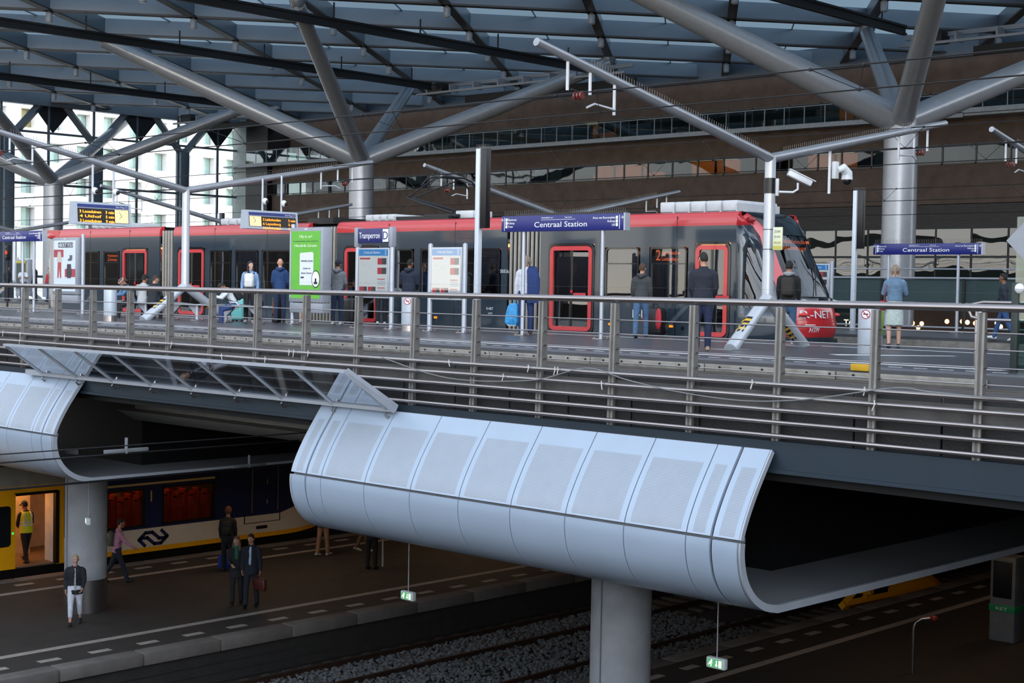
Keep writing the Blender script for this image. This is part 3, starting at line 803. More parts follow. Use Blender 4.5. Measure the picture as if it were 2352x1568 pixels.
def door(x0, x1):
    d = frame_ring(x0, x1, .03, 2.2, .16, .11, TY0 - .035, TY0 + .04).build('door', RED_IN, tram, smooth=50)
    frame_ring(x0 - .07, x1 + .07, -.05, 2.28, .2, .07, TY0 - .02, TY0 + .05).build('door_seal', TB, d, smooth=50)
    xm = (x0 + x1) / 2
    MB().box((xm - .025, TY0 - .03, .1), (xm + .025, TY0 + .03, 2.15)).build('door_split', TB, d)
    MB().box((x0 + .1, TY0 + .0, .12), (x1 - .1, TY0 + .012, 2.1)).build('pane', TGL, d)
    m = MB(); m.bbox((xm + .33, TY0 - .04, .93), (.42, .012, .15), .004); st = m.build('sticker_strip', mat('sticker_red', 'b4232b', .5), d)
    m = MB()
    for k in range(5): m.tube((xm + .165 + .083 * k, TY0 - .05, .915), (xm + .165 + .083 * k, TY0 - .046, .915), .034, n=12)
    m.build('pictogram', mat('sticker_blue', '7fb2dc', .5), d)
    m = MB(); m.tube((xm + .06, TY0 - .05, 1.04), (xm + .06, TY0 - .03, 1.04), .04, n=14); m.build('door_button', mat('sticker_red', 'b4232b', .5), d)
    MB().box((x0, TY0 - .06, -.03), (x1, TY0 + .1, .0)).build('door_sill', STEEL, d)
SECT = [(tx(135), tx(366), [('w', 185, 228), ('w', 238, 274), ('d', 283, 338)]),
        (tx(398), tx(706), [('d', 411, 469), ('w', 482, 531), ('w', 541, 593), ('w', 602, 668)]),
        (tx(773), tx(1163), [('d', 793, 868), ('w', 880, 950), ('w', 966, 1046), ('w', 1056, 1150)]),
        (tx(1241), tx(1690), [('d', 1265, 1361), ('w', 1389, 1469), ('w', 1492, 1579), ('d', 1599, 1673)])]
def body_section(x0, x1, items):
    ops = []
    for k, a, c in items:
        xa, xb = tx(a), tx(c)
        ops.append((xa - .02, xb + .02, WZ0, WZ1) if k == 'w' else (xa - .05, xb + .05, .0, 2.25))
    side_wall(x0, x1, ops, TY0, 1, TG)
    far = []
    x = x0 + .5
    while x + 1.3 < x1: far.append((x, x + 1.2, WZ0, WZ1)); x += 1.5
    side_wall(x0, x1, far, TY1, -1, TG)
    m = MB()
    for o in far: m.box((o[0], TY1 - .03, o[2]), (o[1], TY1 - .02, o[3]))
    m.build('far_side_glazing', TGL, tram)
    for k, a, c in items: (window if k == 'w' else door)(tx(a), tx(c))
    # red shoulder and roof
    cs = [(0, Z_RED), (0, 2.80), (.03, 2.9), (.1, 2.97), (.24, Z_TOP)]
    m = MB()
    for s, y in ((1, TY0), (-1, TY1)):
        rg = [[V((x, y + s * p[0], p[1])) for p in cs] + [V((x, y + s * .24, Z_RED))] for x in (x0, x1)]
        m.loft(rg)
    m.build('roof_shoulder', TR, tram, smooth=40)
    MB().box((x0, TY0 + .2, 2.9), (x1, TY1 - .2, 2.98)).build('roof', TB, tram)
    m = MB()
    for x in (x0 + (x1 - x0) * .33, x0 + (x1 - x0) * .72): m.box((x - .008, TY0 - .004, Z_SK), (x + .008, TY0 + .01, 2.9))
    build_each(m, 'panel_joint', TB, tram)
    MB().box((x0, TY0 + .06, -.1), (x1, TY1 - .06, .02)).build('cabin_floor', mat('tram_floor', '2a2a2c', .8), tram)
    m = MB().box((x0 + .3, TY0 + .75, 2.26), (x1 - .3, TY0 + .85, 2.3)); m.box((x0 + .3, TY1 - .85, 2.26), (x1 - .3, TY1 - .75, 2.3)); m.build('ceiling_light_strip', glow('tram_lamp', 'ff9a5a', 2.2), tram)
    MB().box((x0, TY0 + .1, 2.32), (x1, TY1 - .1, 2.4)).build('cabin_ceiling', mat('tram_ceiling', '8b8580', .7), tram)
    x = x0 + .9
    while x < x1 - .6:
        if not any(k == 'd' and tx(a) - .4 < x < tx(c) + .4 for k, a, c in items):
            for y in (TY0 + .5, TY1 - .5):
                m = MB().bbox((x, y, .5), (.42, .8, .1), .03); m.bbox((x - .2, y, .85), (.09, .8, .75), .04); m.box((x - .1, y - .1, 0), (x + .1, y + .1, .45)); m.build('seat', SEATM, tram)
        x += .95
    for k, a, c in items:
        if k == 'd':
            xm = (tx(a) + tx(c)) / 2 + .45
            MB().path([(xm, TY0 + .8, 0), (xm, TY0 + .8, 1.7), (xm - .15, TY0 + .9, 2.05), (xm - .5, TY0 + 1.1, 2.3)], .02, 8).build('grab_pole', mat('pole_orange', 'd0702a', .4), tram)
    MB().box((x0 + .1, TY0 + .15, -.33), (x1 - .1, TY1 - .15, -.1)).build('underframe', BLACK, tram)
for s in SECT: body_section(*s)
def bellows(x0, x1):
    m = MB(); n = int((x1 - x0) / .14); 
    for k in range(n):
        xa = x0 + (x1 - x0) * (k + .2) / n; xb = x0 + (x1 - x0) * (k + .62) / n
        m.bbox(((xa + xb) / 2, TY0 + .12, 1.4), (xb - xa, .09, 2.9), .03)
    g = m.build('gangway_bellows', mat('bellows_rib', '98938b', .7, 0, .1), tram)
    MB().box((x0 - .05, TY0 + .17, -.1), (x1 + .05, TY1 - .2, 2.88)).build('gangway_lining', mat('bellows_dark', '141416', .8), g)
bellows(tx(366), tx(398)); bellows(tx(706), tx(773)); bellows(tx(1163), tx(1241))
# rear end cap
m = MB(); x = tx(135)
rg = []
for t in range(7):
    a = t / 6 * PI / 2; ins = .55 * (1 - math.cos(a)); dx = -1.4 * math.sin(a)
    rg.append([V((x + dx, TY0 + ins, Z_SK)), V((x + dx, TY1 - ins, Z_SK)), V((x + dx, TY1 - ins, 2.7 - t * .03)), V((x + dx * .9, TY1 - ins - .2, Z_TOP - t * .05)), V((x + dx * .9, TY0 + ins + .2, Z_TOP - t * .05)), V((x + dx, TY0 + ins, 2.7 - t * .03))])
m.loft(rg); m.build('rear_cab', TG, tram)
m = MB().box((x - .9, TY0 - .004, 2.66), (x, TY0 + .02, 2.96)); m.ell((x - .55, TY0 + .0, 2.75), (.3, .06, .12)); m.build('rear_shoulder', TR, tram)
# front cab: surface built level by level
LV = [(-.12, .62, .5, 0), (.08, .66, .5, 1), (.3, .74, .5, 1), (.46, .72, .5, 1), (.5, .72, .5, 1), (.72, .68, .5, 1), (.8, .64, .5, 2), (.98, .6, .52, 2), (1.02, .52, .5, 3), (1.3, .4, .48, 3), (1.7, .17, .46, 3), (2.1, -.05, .4, 3), (2.45, -.22, .36, 3), (2.7, -.45, .32, 2), (2.85, -.62, .3, 2), (2.96, -.82, .26, 2), (3.0, -.95, .24, 2)]
TAP = .42
XN = ony(1800, 690, TY0 + TAP).x - .05
NU = 16
YC = (TY0 + TY1) / 2; HW = (TY1 - TY0) / 2
def nose_pt(u, L):
    z, fx, rd, _ = L
    e_ = abs(u) ** 3.2
    wv = HW * (1 - .0 * u) ; taper = .10 if z < 1 else .06
    y = YC + u * (HW - TAP + (.2 * max(0, (z - 2.4) / .6)))
    return V((XN + fx - rd * e_ * 1.25, y, z))
def nose(zsel, usel, name, m, push=0.0):
    b = MB(); rows = []
    for L in LV:
        if not (zsel[0] - 1e-6 <= L[0] <= zsel[1] + 1e-6): continue
        rows.append([nose_pt(usel[0] + (usel[1] - usel[0]) * k / NU, L) + V((push, 0, 0)) for k in range(NU + 1)])
    inner = [[p + V((-.05, 0, 0)) for p in r] for r in rows]
    n = len(rows); K = NU + 1
    b.add([p for r in rows for p in r] + [p for r in inner for p in r], [])
    o = n * K
    for i in range(n - 1):
        for k in range(NU):
            b.f.append((i * K + k, i * K + k + 1, (i + 1) * K + k + 1, (i + 1) * K + k)); b.f.append((o + i * K + k, o + (i + 1) * K + k, o + (i + 1) * K + k + 1, o + i * K + k + 1)); b.mi += [0, 0]
    for i in range(n - 1):
        for k in (0, NU): b.f.append((i * K + k, (i + 1) * K + k, o + (i + 1) * K + k, o + i * K + k)); b.mi.append(0)
    for k in range(NU):
        for i in (0, n - 1): b.f.append((i * K + k, i * K + k + 1, o + i * K + k + 1, o + i * K + k)); b.mi.append(0)
    return b.build(name, m, tram, smooth=50)
nose((-.12, .08), (-1, 1), 'front_skirt', TG)
nose((.08, .46), (-1, 1), 'front_bumper', TR)
nose((.46, .8), (-1, 1), 'front_panel', TR, -.02)
nose((.8, 1.02), (-1, 1), 'front_lamp_band', TB)
nose((1.02, 2.7), (-.84, .84), 'windscreen', glass('windscreen_glass', (.34, .37, .38), .0, .32, .01, .5))
for u0, u1 in ((-1, -.84), (.84, 1)): nose((1.02, 2.96), (u0, u1), 'windscreen_pillar', TR)
nose((2.45, 3.0), (-.84, .84), 'roof_visor', TB, .012)
# side cheek of the cab with the driver's side window
x0 = SECT[3][1]
def pillar_x(z):
    L = None
    for a, c in zip(LV[:-1], LV[1:]):
        if a[0] <= z <= c[0]:
            t = (z - a[0]) / (c[0] - a[0]); return XN + (a[1] + (c[1] - a[1]) * t) - (a[2] + (c[2] - a[2]) * t) * 1.25
    return XN
wx0 = tx(1708)
def tapz(z): return TAP - .2 * max(0, (z - 2.4) / .6)
def cheek(yy, out, q, z, ins=0.0):
    f = min(1, max(0, (q - x0) / (pillar_x(z) - x0))); return V((q, yy + out * ((1 - f) * ins + tapz(z) * f ** 1.6), z))
def solid(b, name, m, th=.04):
    o = b.build(name, m, tram, smooth=40); md = o.modifiers.new('thickness', 'SOLIDIFY'); md.thickness = th; md.offset = 0; return o
for yy, out in ((TY0, 1), (TY1, -1)):
    zs = [-.12, .1, .3, .5, .74, 1.02, 1.3, 1.7, 2.0, 2.14, 2.4, 2.66]
    cols = lambda z: [x0, (x0 + wx0) / 2, wx0] + [wx0 + (pillar_x(z) - .14 - wx0) * k / 6 for k in range(1, 7)] + [pillar_x(z)]
    grid = [[cheek(yy, out, q, z) for q in cols(z)] for z in zs]; nc = len(grid[0])
    b = MB(); b.add([p for r in grid for p in r], [(i * nc + k, i * nc + k + 1, (i + 1) * nc + k + 1, (i + 1) * nc + k) for i in range(len(zs) - 1) for k in range(nc - 1) if not (.73 < zs[i] < 2.1 and 2 <= k < 8)])
    solid(b, 'cab_side_panel', TG)
    b = MB(); b.add([p + V((0, out * .02, 0)) for r in grid[4:10] for p in r[2:9]], [(i * 7 + k, i * 7 + k + 1, (i + 1) * 7 + k + 1, (i + 1) * 7 + k) for i in range(5) for k in range(6)]); b.build('cab_side_window', TGL, tram)
    zr = [(2.64, 0), (2.8, 0), (2.9, .03), (2.96, .1), (2.995, .24)]
    sg = [[cheek(yy, out, x0 + (pillar_x(z) - x0) * k / 8, z, ins) + V((0, -out * .004, 0)) for k in range(9)] for z, ins in zr]
    b = MB(); b.add([p for r in sg for p in r], [(i * 9 + k, i * 9 + k + 1, (i + 1) * 9 + k + 1, (i + 1) * 9 + k) for i in range(4) for k in range(8)]); solid(b, 'roof_shoulder', TR, .02)
MB().box((x0, TY0 + .3, 2.88), (XN - 1.25, TY1 - .3, 2.97)).build('roof', TB, tram)
MB().box((x0, TY0 + .06, -.1), (XN + .2, TY1 - .06, .02)).build('cabin_floor', mat('tram_floor', '2a2a2c', .8), tram)
m = MB().bbox((XN - .1, YC, .75), (.6, 1.9, .3), .08); m.build('driver_desk', DARK, tram)
m = MB().bbox((XN - 1.0, YC, .6), (.5, .55, .12), .05); m.bbox((XN - 1.28, YC, 1.05), (.12, .55, .9), .06); m.build('driver_seat', SEATM, tram)
q = cheek(TY0, 1, x0 + .2, 2.8); m = MB(); m.ell((q.x, q.y, 2.8), (.14, .035, .075)); m.build('side_marker_housing', mat('tram_red_dark', '7c1a1e', .3), tram)
# front details
fx = nose_pt(.05, LV[12]).x - .12
m = MB().box((fx - .05, YC - .75, 2.08), (fx + .03, YC + .75, 2.4)); db = m.build('front_display', mat('display_black', '0a0806', .4), tram)
ORANGE = glow('led_orange', 'ff6a2a', 2.2)
m = MB(); m.text('Leidschendam', (fx + .035, YC - .65, 2.27), (0, 1, 0), (0, 0, 1), .1, 1.3); m.text('Leidsenhage', (fx + .035, YC - .65, 2.12), (0, 1, 0), (0, 0, 1), .1, 1.2); m.build('led_text', ORANGE, db)
def nose_x(y, z):
    u = max(-1, min(1, (y - YC) / (HW - TAP)))
    for a, c in zip(LV[:-1], LV[1:]):
        if a[0] <= z <= c[0]:
            t = (z - a[0]) / (c[0] - a[0]); return nose_pt(u, a).lerp(nose_pt(u, c), t).x
    return XN
def on_nose(m, t, y0, z0, h, width):
    vs, fs, wd, _ = TXT[t]; sc = h / .69; sx = width / wd
    return m.add([(nose_x(y0 + p[0] * sx, z0 + p[1] * sc) + .004 + p[2] * .006, y0 + p[0] * sx, z0 + p[1] * sc) for p in vs], fs)
def px_of(p):
    c = RCAM.transposed() @ (V(p) - C0); return CX + F_PX * c.x / c.z
def y_at(px, z):
    y = TY0 + TAP
    while y < TY1 - TAP and px_of((nose_x(y, z), y, z)) < px: y += .01
    return y
ya, yb = y_at(1836, .6), y_at(1904, .6); m = on_nose(MB(), 'R-NET', ya, .53, .17, yb - ya); m.build('lettering', TEXT_W, tram)
ya, yb = y_at(1858, .25), y_at(1880, .25); m = on_nose(MB(), 'HTM', ya, .2, .11, yb - ya); m.build('emblem', TEXT_W, tram)
m = MB(); ys = [y_at(1848, .37) + (y_at(1873, .37) - y_at(1848, .37)) * k / 8 for k in range(9)]
m.loft([[V((nose_x(y, .36) + .003, y, .36)), V((nose_x(y, .38) + .003, y, .38)), V((nose_x(y, .38) - .01, y, .38)), V((nose_x(y, .36) - .01, y, .36))] for y in ys]); m.build('emblem_bar', TEXT_W, tram)
for u in (-.72, .72):
    p = nose_pt(u, LV[6]); m = MB().ell((p.x + .02, p.y, .9), (.08, .16, .06)); m.build('headlamp', mat('headlamp', 'cfd2d4', .1), tram)
    p = nose_pt(u * 1.05, LV[3]); m = MB().ell((p.x + .01, p.y, .6), (.07, .2, .05)); m.build('front_light', mat('tail_red', 'd8413c', .2), tram)
m = MB().path([(nose_pt(-.2, LV[8]).x + .03, YC - .3, 1.05), (nose_pt(0, LV[10]).x + .04, YC + .15, 1.75)], .015, 6); m.build('wiper', BLACK, tram)
# lettering and marks on the side
m = MB(); m.text('R-NET', (tx(1456), TY0 - .008, .42), (1, 0, 0), (0, 0, 1), .2, tx(1516) - tx(1456)); m.text('5053c', (tx(1150), TY0 - .008, 1.5), (1, 0, 0), (0, 0, 1), .09, .33); m.text('R-NET', (tx(1120), TY0 - .008, .5), (1, 0, 0), (0, 0, 1), .07, .25); m.text('HTM', (tx(1124), TY0 - .008, .38), (1, 0, 0), (0, 0, 1), .05, .15)
m.text('R-NET', (tx(475), TY0 - .008, .5), (1, 0, 0), (0, 0, 1), .09, .45); m.text('HTM', (tx(478), TY0 - .008, .34), (1, 0, 0), (0, 0, 1), .07, .3)
m.build('lettering', TEXT_W, tram)
GB = mat('side_stripe', '47515a', .25)
for c in (1500, 180):
    m = MB(); x = tx(c)
    m.prism([(0, 0), (.16, 0), (1.0, .75), (.84, .75)], (x + .15, TY0 - .003, .0), (1, 0, 0), (0, 0, 1), .002); m.prism([(0, .75), (.16, .75), (.75, 0), (.6, 0)], (x - .3, TY0 - .003, .0), (1, 0, 0), (0, 0, 1), .002)
    m.tube((x - .02, TY0 - .012, .38), (x - .02, TY0, .38), .11, n=20); m.build('side_stripe', GB, tram)
    m = MB()
    for d in (.25, .95): m.tube((x + d, TY0 - .008, .2), (x + d, TY0, .2), .05, n=14)
    m.build('socket_cover', TB, tram)
for px in (1405, 1545, 899, 1003, 192):
    MB().bbox((tx(px), TY0 - .015, .24), (.11, .03, .055), .01).build('marker_light', glow('marker_orange', 'ff8a1e', .9), tram)
m = MB().bbox((tx(1543), TY0 + .1, 1.96), (1.0, .03, .34), .01); dd = m.build('side_display', mat('display_black', '0a0806', .4), tram)
m = MB(); m.text('2', (tx(1502), TY0 + .075, 1.84), (1, 0, 0), (0, 0, 1), .25, .14); m.text('Leidschendam', (tx(1516), TY0 + .075, 1.98), (1, 0, 0), (0, 0, 1), .09, .55); m.text('Leidsenhage', (tx(1516), TY0 + .075, 1.83), (1, 0, 0), (0, 0, 1), .09, .5); m.build('led_text', ORANGE, dd)
m = MB().bbox((tx(256), TY0 + .1, 1.93), (.85, .03, .34), .01); dd = m.build('side_display', mat('display_black', '0a0806', .4), tram)
m = MB(); m.text('2', (tx(243), TY0 + .075, 1.82), (1, 0, 0), (0, 0, 1), .22, .12); m.text('Leidschendam', (tx(248), TY0 + .075, 1.96), (1, 0, 0), (0, 0, 1), .09, .5); m.text('Leidsenhage', (tx(248), TY0 + .075, 1.82), (1, 0, 0), (0, 0, 1), .09, .46); m.build('led_text', ORANGE, dd)
# roof equipment
RB = mat('roof_box', 'b9bcc0', .5, .1, .08)
def roof_boxes(a, c, n, h=.24):
    xa, xb = tx(a, 500), tx(c, 500); w = (xb - xa) / n
    for k in range(n):
        m = MB().bbox((xa + w * (k + .5), YC, 3.02 + h / 2), (w * .93, 1.7, h), .03); m.box((xa + w * (k + .97), YC - .9, 3.0), (xa + w * (k + 1.03), YC + .9, 3.0 + h * .8)); m.build('roof_box', RB, tram)
roof_boxes(1488, 1668, 5, .26); roof_boxes(480, 556, 4, .2); roof_boxes(185, 245, 4, .2); roof_boxes(812, 880, 4, .18)
m = MB().box((tx(880, 500), YC - .8, 2.98), (tx(1000, 500), YC + .8, 3.12)); m.box((tx(690, 500), YC - 1.0, 2.95), (tx(748, 500), YC + 1.0, 3.14)); m.box((tx(1160, 500), YC - .9, 2.98), (tx(1420, 500), YC + .9, 3.1)); build_each(m, 'roof_cable_duct', BLACK, tram)
# pantograph
pg = MB().bbox((-31.5, YC, 3.12), (1.3, 1.2, .1), .02).build('pantograph', DARK, tram)
k0 = V((-31.2, YC, 3.2)); k1 = V((-33.4, YC, 3.72)); k2 = V((-31.9, YC, 4.2))
for s in (-.35, .35): MB().path([k0 + V((0, s, 0)), k1 + V((0, s * .4, 0))], .035, 8).build('lower_arm', DARK, pg)
for s in (-.45, .45): MB().path([k1 + V((0, s * .3, 0)), k2 + V((0, s, 0))], .022, 8).build('upper_arm', DARK, pg)
for d in (0, .35): MB().path([k2 + V((d, -.95, -.22)), k2 + V((d, -.75, -.03)), k2 + V((d, -.4, .06)), k2 + V((d, .4, .06)), k2 + V((d, .75, -.03)), k2 + V((d, .95, -.22))], .025, 8).build('contact_bow', DARK, pg)
MB().bbox((-30.7, YC, 3.16), (.7, .8, .22), .03).build('drive_box', RB, pg)

# ================================================================== CATENARY MASTS
def spikes(m, p, q, n, r0):
    p, q = V(p), V(q)
    for k in range(n):
        c = p.lerp(q, (k + .5) / n) + V((0, 0, r0 * .6)); m.box((c.x - .003, c.y - .004, c.z), (c.x + .003, c.y + .004, c.z + .13))
def mast(x, yc, label, feet=None, arms=((-6.85, 1.4), (7.05, 1.33)), stripes=True):
    t = thing('catenary_mast', label, 'mast', (x, yc, 0))
    MB().path([(x, yc, .93), (x, yc, 3.76)], [.118, .108], 20).build('trunk', mat('mast_trunk', 'b9bec5', .33, .3, .05), t)
    for s, f in ((-1, (x + .25, yc - 1.55)), (1, (x - .2, yc + 1.65))):
        l = MB().path([(f[0], f[1], 0), (x, yc, 1.0)], [.135, .12], 16).build('leg', mat('mast_trunk', 'b9bec5', .33, .3, .05), t)
        MB().bbox((f[0], f[1], .008), (.5, .6, .015), .004).build('foot_plate', MASTM, l)
        if stripes:
            a = V((f[0], f[1], 0)).lerp(V((x, yc, 1.0)), .2); c = V((f[0], f[1], 0)).lerp(V((x, yc, 1.0)), .48)
            w = MB(); n = 7
            for k in range(n):
                w.cur = k % 2
                p, q = a.lerp(c, k / n), a.lerp(c, (k + 1) / n)
                u = (c - a).normalized(); sd = V((1, 0, 0)); up = sd.cross(u)
                for rr in range(3):
                    a0, a1 = math.radians(-65 + 44 * rr - 25 * 1), math.radians(-65 + 44 * (rr + 1) - 25)
                    o = lambda an, z_: z_ + (sd * math.sin(an) * 1 + (up if up.y < 0 else -up) * math.cos(an)) * .139
                    w.add([o(a0, p + u * (.035 * rr)), o(a1, p + u * (.035 * (rr + 1))), o(a1, q + u * (.035 * (rr + 1))), o(a0, q + u * (.035 * rr))], [(0, 1, 2, 3)])
            w.build('hazard_stripes', [mat('stripe_black', '17171a', .5), mat('stripe_yellow', 'd8ab2a', .5)], l, smooth=0)
    for dy, dz in arms:
        p, q = V((x, yc, 3.74)), V((x, yc + dy, 3.74 + dz))
        a = MB().path([p, p.lerp(q, .3), q], [.1, .098, .07], 16).build('arm', MASTM, t)
        m = MB(); spikes(m, p.lerp(q, .06), p.lerp(q, .8), 70, .09); m.build('bird_spikes', mat('spike_wire', '6f6c68', .5, .5), a)['kind'] = 'stuff'
        s = 1 if dy > 0 else -1
        for f_, ln in ((.885, .5), (.80, .4), (.705, .55)):
            c = p.lerp(q, f_); MB().tube(c, c + V((0, 0, -ln - .05)), .028, n=8).build('dropper_rod', mat('rod_white', 'b6b9bd', .45, .2), a)
        c1, c2 = p.lerp(q, .885) + V((0, 0, -.5)), p.lerp(q, .80) + V((0, 0, -.4))
        i_ = MB().path([c1 + V((0, -.1 * s, -.02)), c2 + V((0, .1 * s, -.06))], .018, 6).build('cross_bar', DARK, a)
        cm = (c1 + c2) / 2
        m = MB(); 
        for k in range(3): m.lathe((0, 0, 0), [(0, 0), (.06, .0), (.075, .02), (.06, .04), (0, .04)], 12, Matrix.Translation(cm + V((-.09 + .07 * k, 0, -.1))) @ Matrix.Rotation(PI / 2, 4, 'Y'))
        m.build('insulator', mat('insulator_brown', '5a2420', .35), a)
        c3 = p.lerp(q, .705) + V((0, 0, -.5)); MB().path([c3, c3 + V((.02, s * .55, .04)), c3 + V((.02, s * .75, -.04))], .02, 6).build('registration_arm', mat('rod_white', 'b6b9bd', .45, .2), a)
    return t
mast(-17.05, 25.19, 'grey forked catenary mast with splayed legs in front of the tram front')
mast(-37.1, 25.19, 'grey forked catenary mast with splayed legs rising between the seats, left')
mast(-17.05, 41.4, 'grey forked catenary mast on the far platform with an arm at the right edge')
mast(-37.1, 41.4, 'grey forked catenary mast behind the tram, its arms above the middle station sign')
mast(-57.2, 41.4, 'grey forked catenary mast behind the tram, its arms beside the right departure board')
mast(-77.3, 41.4, 'grey forked catenary mast far left behind the left station sign')
# overhead wires
def wire(y, z, label, yd=None, zd=None, x0=-117, x1=6):
    wm = MB().path([(x0, y, z), (x1, y, z)], .013, 5)
    if yd is None: tag(wm.build('overhead_wire', mat('wire_dark', '222224', .5, .5)), label, 'wire'); return
    t = thing('overhead_wire', label, 'wire', (x0, y, z))
    wm.build('strand', mat('wire_dark', '222224', .5, .5), t)
    m = MB(); x = x0 + 2.5
    while x < x1:
        m.path([(x, y, z), (x + .45, yd, zd), (x + .9, y, z)], .007, 4)
        for xx in (x, x + .9): m.bbox((xx, y, z), (.05, .04, .05), .01)
        m.bbox((x + .45, yd, zd), (.05, .04, .05), .01); x += 5.1
    m.build('dropper', mat('wire_dark', '222224', .5, .5), t)['kind'] = 'stuff'
wire(19.45, 4.42, 'upper messenger wire above the track nearest the railing', 20.1, 4.16)
wire(20.1, 4.16, 'contact wire above the track nearest the railing')
wire(30.6, 4.82, 'upper messenger wire above the red tram', 30.6, 4.38)
wire(30.6, 4.36, 'contact wire touched by the pantograph of the red tram')
wire(34.5, 4.8, 'upper messenger wire above the far tram track', 34.5, 4.42)
wire(34.5, 4.4, 'contact wire above the far tram track')
wire(47.5, 4.8, 'upper messenger wire behind the far platform', 47.5, 4.4)
wire(47.5, 4.38, 'contact wire behind the far platform')
wire(51.0, 4.1, 'single wire furthest back in the hall')

# ================================================================== CAMERAS ON THE MASTS
WHT = mat('camera_white', 'c9cdd0', .35, 0, .04)
c = thing('security_camera', 'white bullet camera on an arm clamped to the mast in front of the tram', 'camera', (-17.05, 25.0, 3.3))
MB().lathe((-17.05, 25.19, 3.05), [(.124, 0), (.124, .3)], 20).build('clamp_band', BLACK, c)
MB().bbox((-16.9, 25.22, 3.17), (.06, .05, .34), .008).build('back_plate', WHT, c)
MB().path([(-16.88, 25.25, 3.08), (-16.72, 25.5, 3.08), (-16.66, 25.58, 3.14), (-16.66, 25.58, 3.27)], .024, 10).build('arm', WHT, c)
Mx = Matrix.Translation(V((-16.62, 25.58, 3.36))) @ Matrix.Rotation(math.radians(50), 4, 'Z') @ Matrix.Rotation(math.radians(24), 4, 'Y')
MB().bbox((0, 0, 0), (.52, .13, .12), .02, Mx).build('housing', WHT, c)
MB().bbox((.02, 0, .07), (.58, .16, .02), .006, Mx).build('sun_hood', WHT, c)
MB().lathe((0, 0, 0), [(0, 0), (.045, 0), (.045, .012), (0, .012)], 14, Mx @ Matrix.Translation(V((.26, 0, 0))) @ Matrix.Rotation(PI / 2, 4, 'Y')).build('lens', BLACK, c)
c = thing('dome_camera', 'white dome camera on a white pole hanging from the right arm of the near mast', 'camera', (-17.05, 27.35, 3.6))
MB().tube((-17.05, 27.35, 4.15), (-17.05, 27.35, 3.17), .03, n=12).build('pole', WHT, c)
MB().bbox((-16.98, 27.46, 3.66), (.1, .14, .36), .015).build('bracket', WHT, c)
MB().path([(-16.95, 27.5, 3.66), (-16.9, 27.64, 3.72), (-16.88, 27.76, 3.62), (-16.88, 27.76, 3.48)], [.06, .09, .11, .12], 14).build('housing', WHT, c)
MB().ell((-16.88, 27.76, 3.47), (.1, .1, .1)).build('dome_glass', BLACK, c)

# ================================================================== DEPARTURE BOARDS
DB = mat('board_case', 'a4adb8', .4, .25, .04)
def board(x, y0, y1, z0, z1, clock_left, rows, label, g):
    t = thing('departure_board', label, 'departure board', (x, (y0 + y1) / 2, z0))
    b = MB(); b.prism([(-.2, z0), (.16, z0), (.1, z1), (-.14, z1)], (x, y1, 0), (1, 0, 0), (0, 0, 1), y1 - y0); b.build('case', DB, t)
    tilt = V((-.06, 0, z1 - z0)).normalized()
    fx_ = lambda z: x + .16 - .06 * (z - z0) / (z1 - z0) + .004
    def plate(ya, yb, za, zb, m, nm, par, o=0.0):
        return MB().add([(fx_(za) + o, ya, za), (fx_(za) + o, yb, za), (fx_(zb) + o, yb, zb), (fx_(zb) + o, ya, zb), (fx_(za) + o - .006, ya, za), (fx_(za) + o - .006, yb, za), (fx_(zb) + o - .006, yb, zb), (fx_(zb) + o - .006, ya, zb)], [(0, 1, 2, 3), (7, 6, 5, 4), (0, 4, 5, 1), (1, 5, 6, 2), (2, 6, 7, 3), (3, 7, 4, 0)]).build(nm, m, par)
    H = z1 - z0; W_ = y1 - y0
    hd = plate(y0 + .08, y1 - .08, z1 - .15, z1 - .06, mat('header_blue', '1f2d6b', .4), 'header', t, .002)
    m = MB(); m.text('Den Haag CS', (fx_(z1 - .12) + .004, y1 - .48, z1 - .125), (0, 1, 0), tilt, .04, .36); m.build('lettering', WHITE, hd)
    sc = plate(y0 + .08, y1 - .08, z0 + .07, z1 - .17, mat('screen_dark', '1a1206', .3), 'screen', t, .002)
    cw = .42
    ya, yb = (y0 + .1, y0 + .1 + cw) if clock_left else (y1 - .1 - cw, y1 - .1)
    ck = plate(ya, yb, z0 + .08, z1 - .18, glow('clock_face', 'ffd2a0', 1.0), 'clock_face', t, .006)
    cy, cz = (ya + yb) / 2, (z0 + z1) / 2 - .05
    m = MB()
    for k in range(12):
        a = k * PI / 6; p = V((fx_(cz) + .012, cy + .15 * math.sin(a), cz + .15 * math.cos(a))); m.tube(p, p + V((0, .025 * math.sin(a), .025 * math.cos(a))), .005, n=5)
    for a, L in ((math.radians(235), .09), (math.radians(325), .14)): m.tube((fx_(cz) + .014, cy, cz), (fx_(cz) + .014, cy + L * math.sin(a), cz + L * math.cos(a)), .007, n=5)
    m.build('clock_hands', BLACK, ck)
    yl = yb + .06 if clock_left else y0 + .14
    m = MB()
    for k, (s, mn) in enumerate(rows):
        zt = z1 - .27 - k * .125; m.text(s, (fx_(zt) + .006, yl, zt - .03), (0, 1, 0), tilt, .075, .66); m.text(mn, (fx_(zt) + .006, yl + W_ - cw - .27, zt - .03), (0, 1, 0), tilt, .075, .26, 'R')
    m.build('led_text', glow('led_text_%s' % g, 'ff8a2a', 3.2 if g == 'a' else 2.0), sc)
    for yy in (y0 + W_ * .35, y0 + W_ * .72):
        m = MB().tube((x, yy, z1 - .02), (x + (0 if abs(x + 37.1) < .05 else 0), yy, 3.74 + abs(yy - 25.19) * .196), .032, n=10); m.build('suspension_rod', ALU, t)
    return t
board(-37.1, 21.55, 23.3, 2.62, 3.24, False, (('3 Loosduinen', '3 min'), ('4 Uithof', '5 min'), ('3 Loosduinen', '9 min')), 'hanging departure board with bright orange text and its clock at the right', 'a')
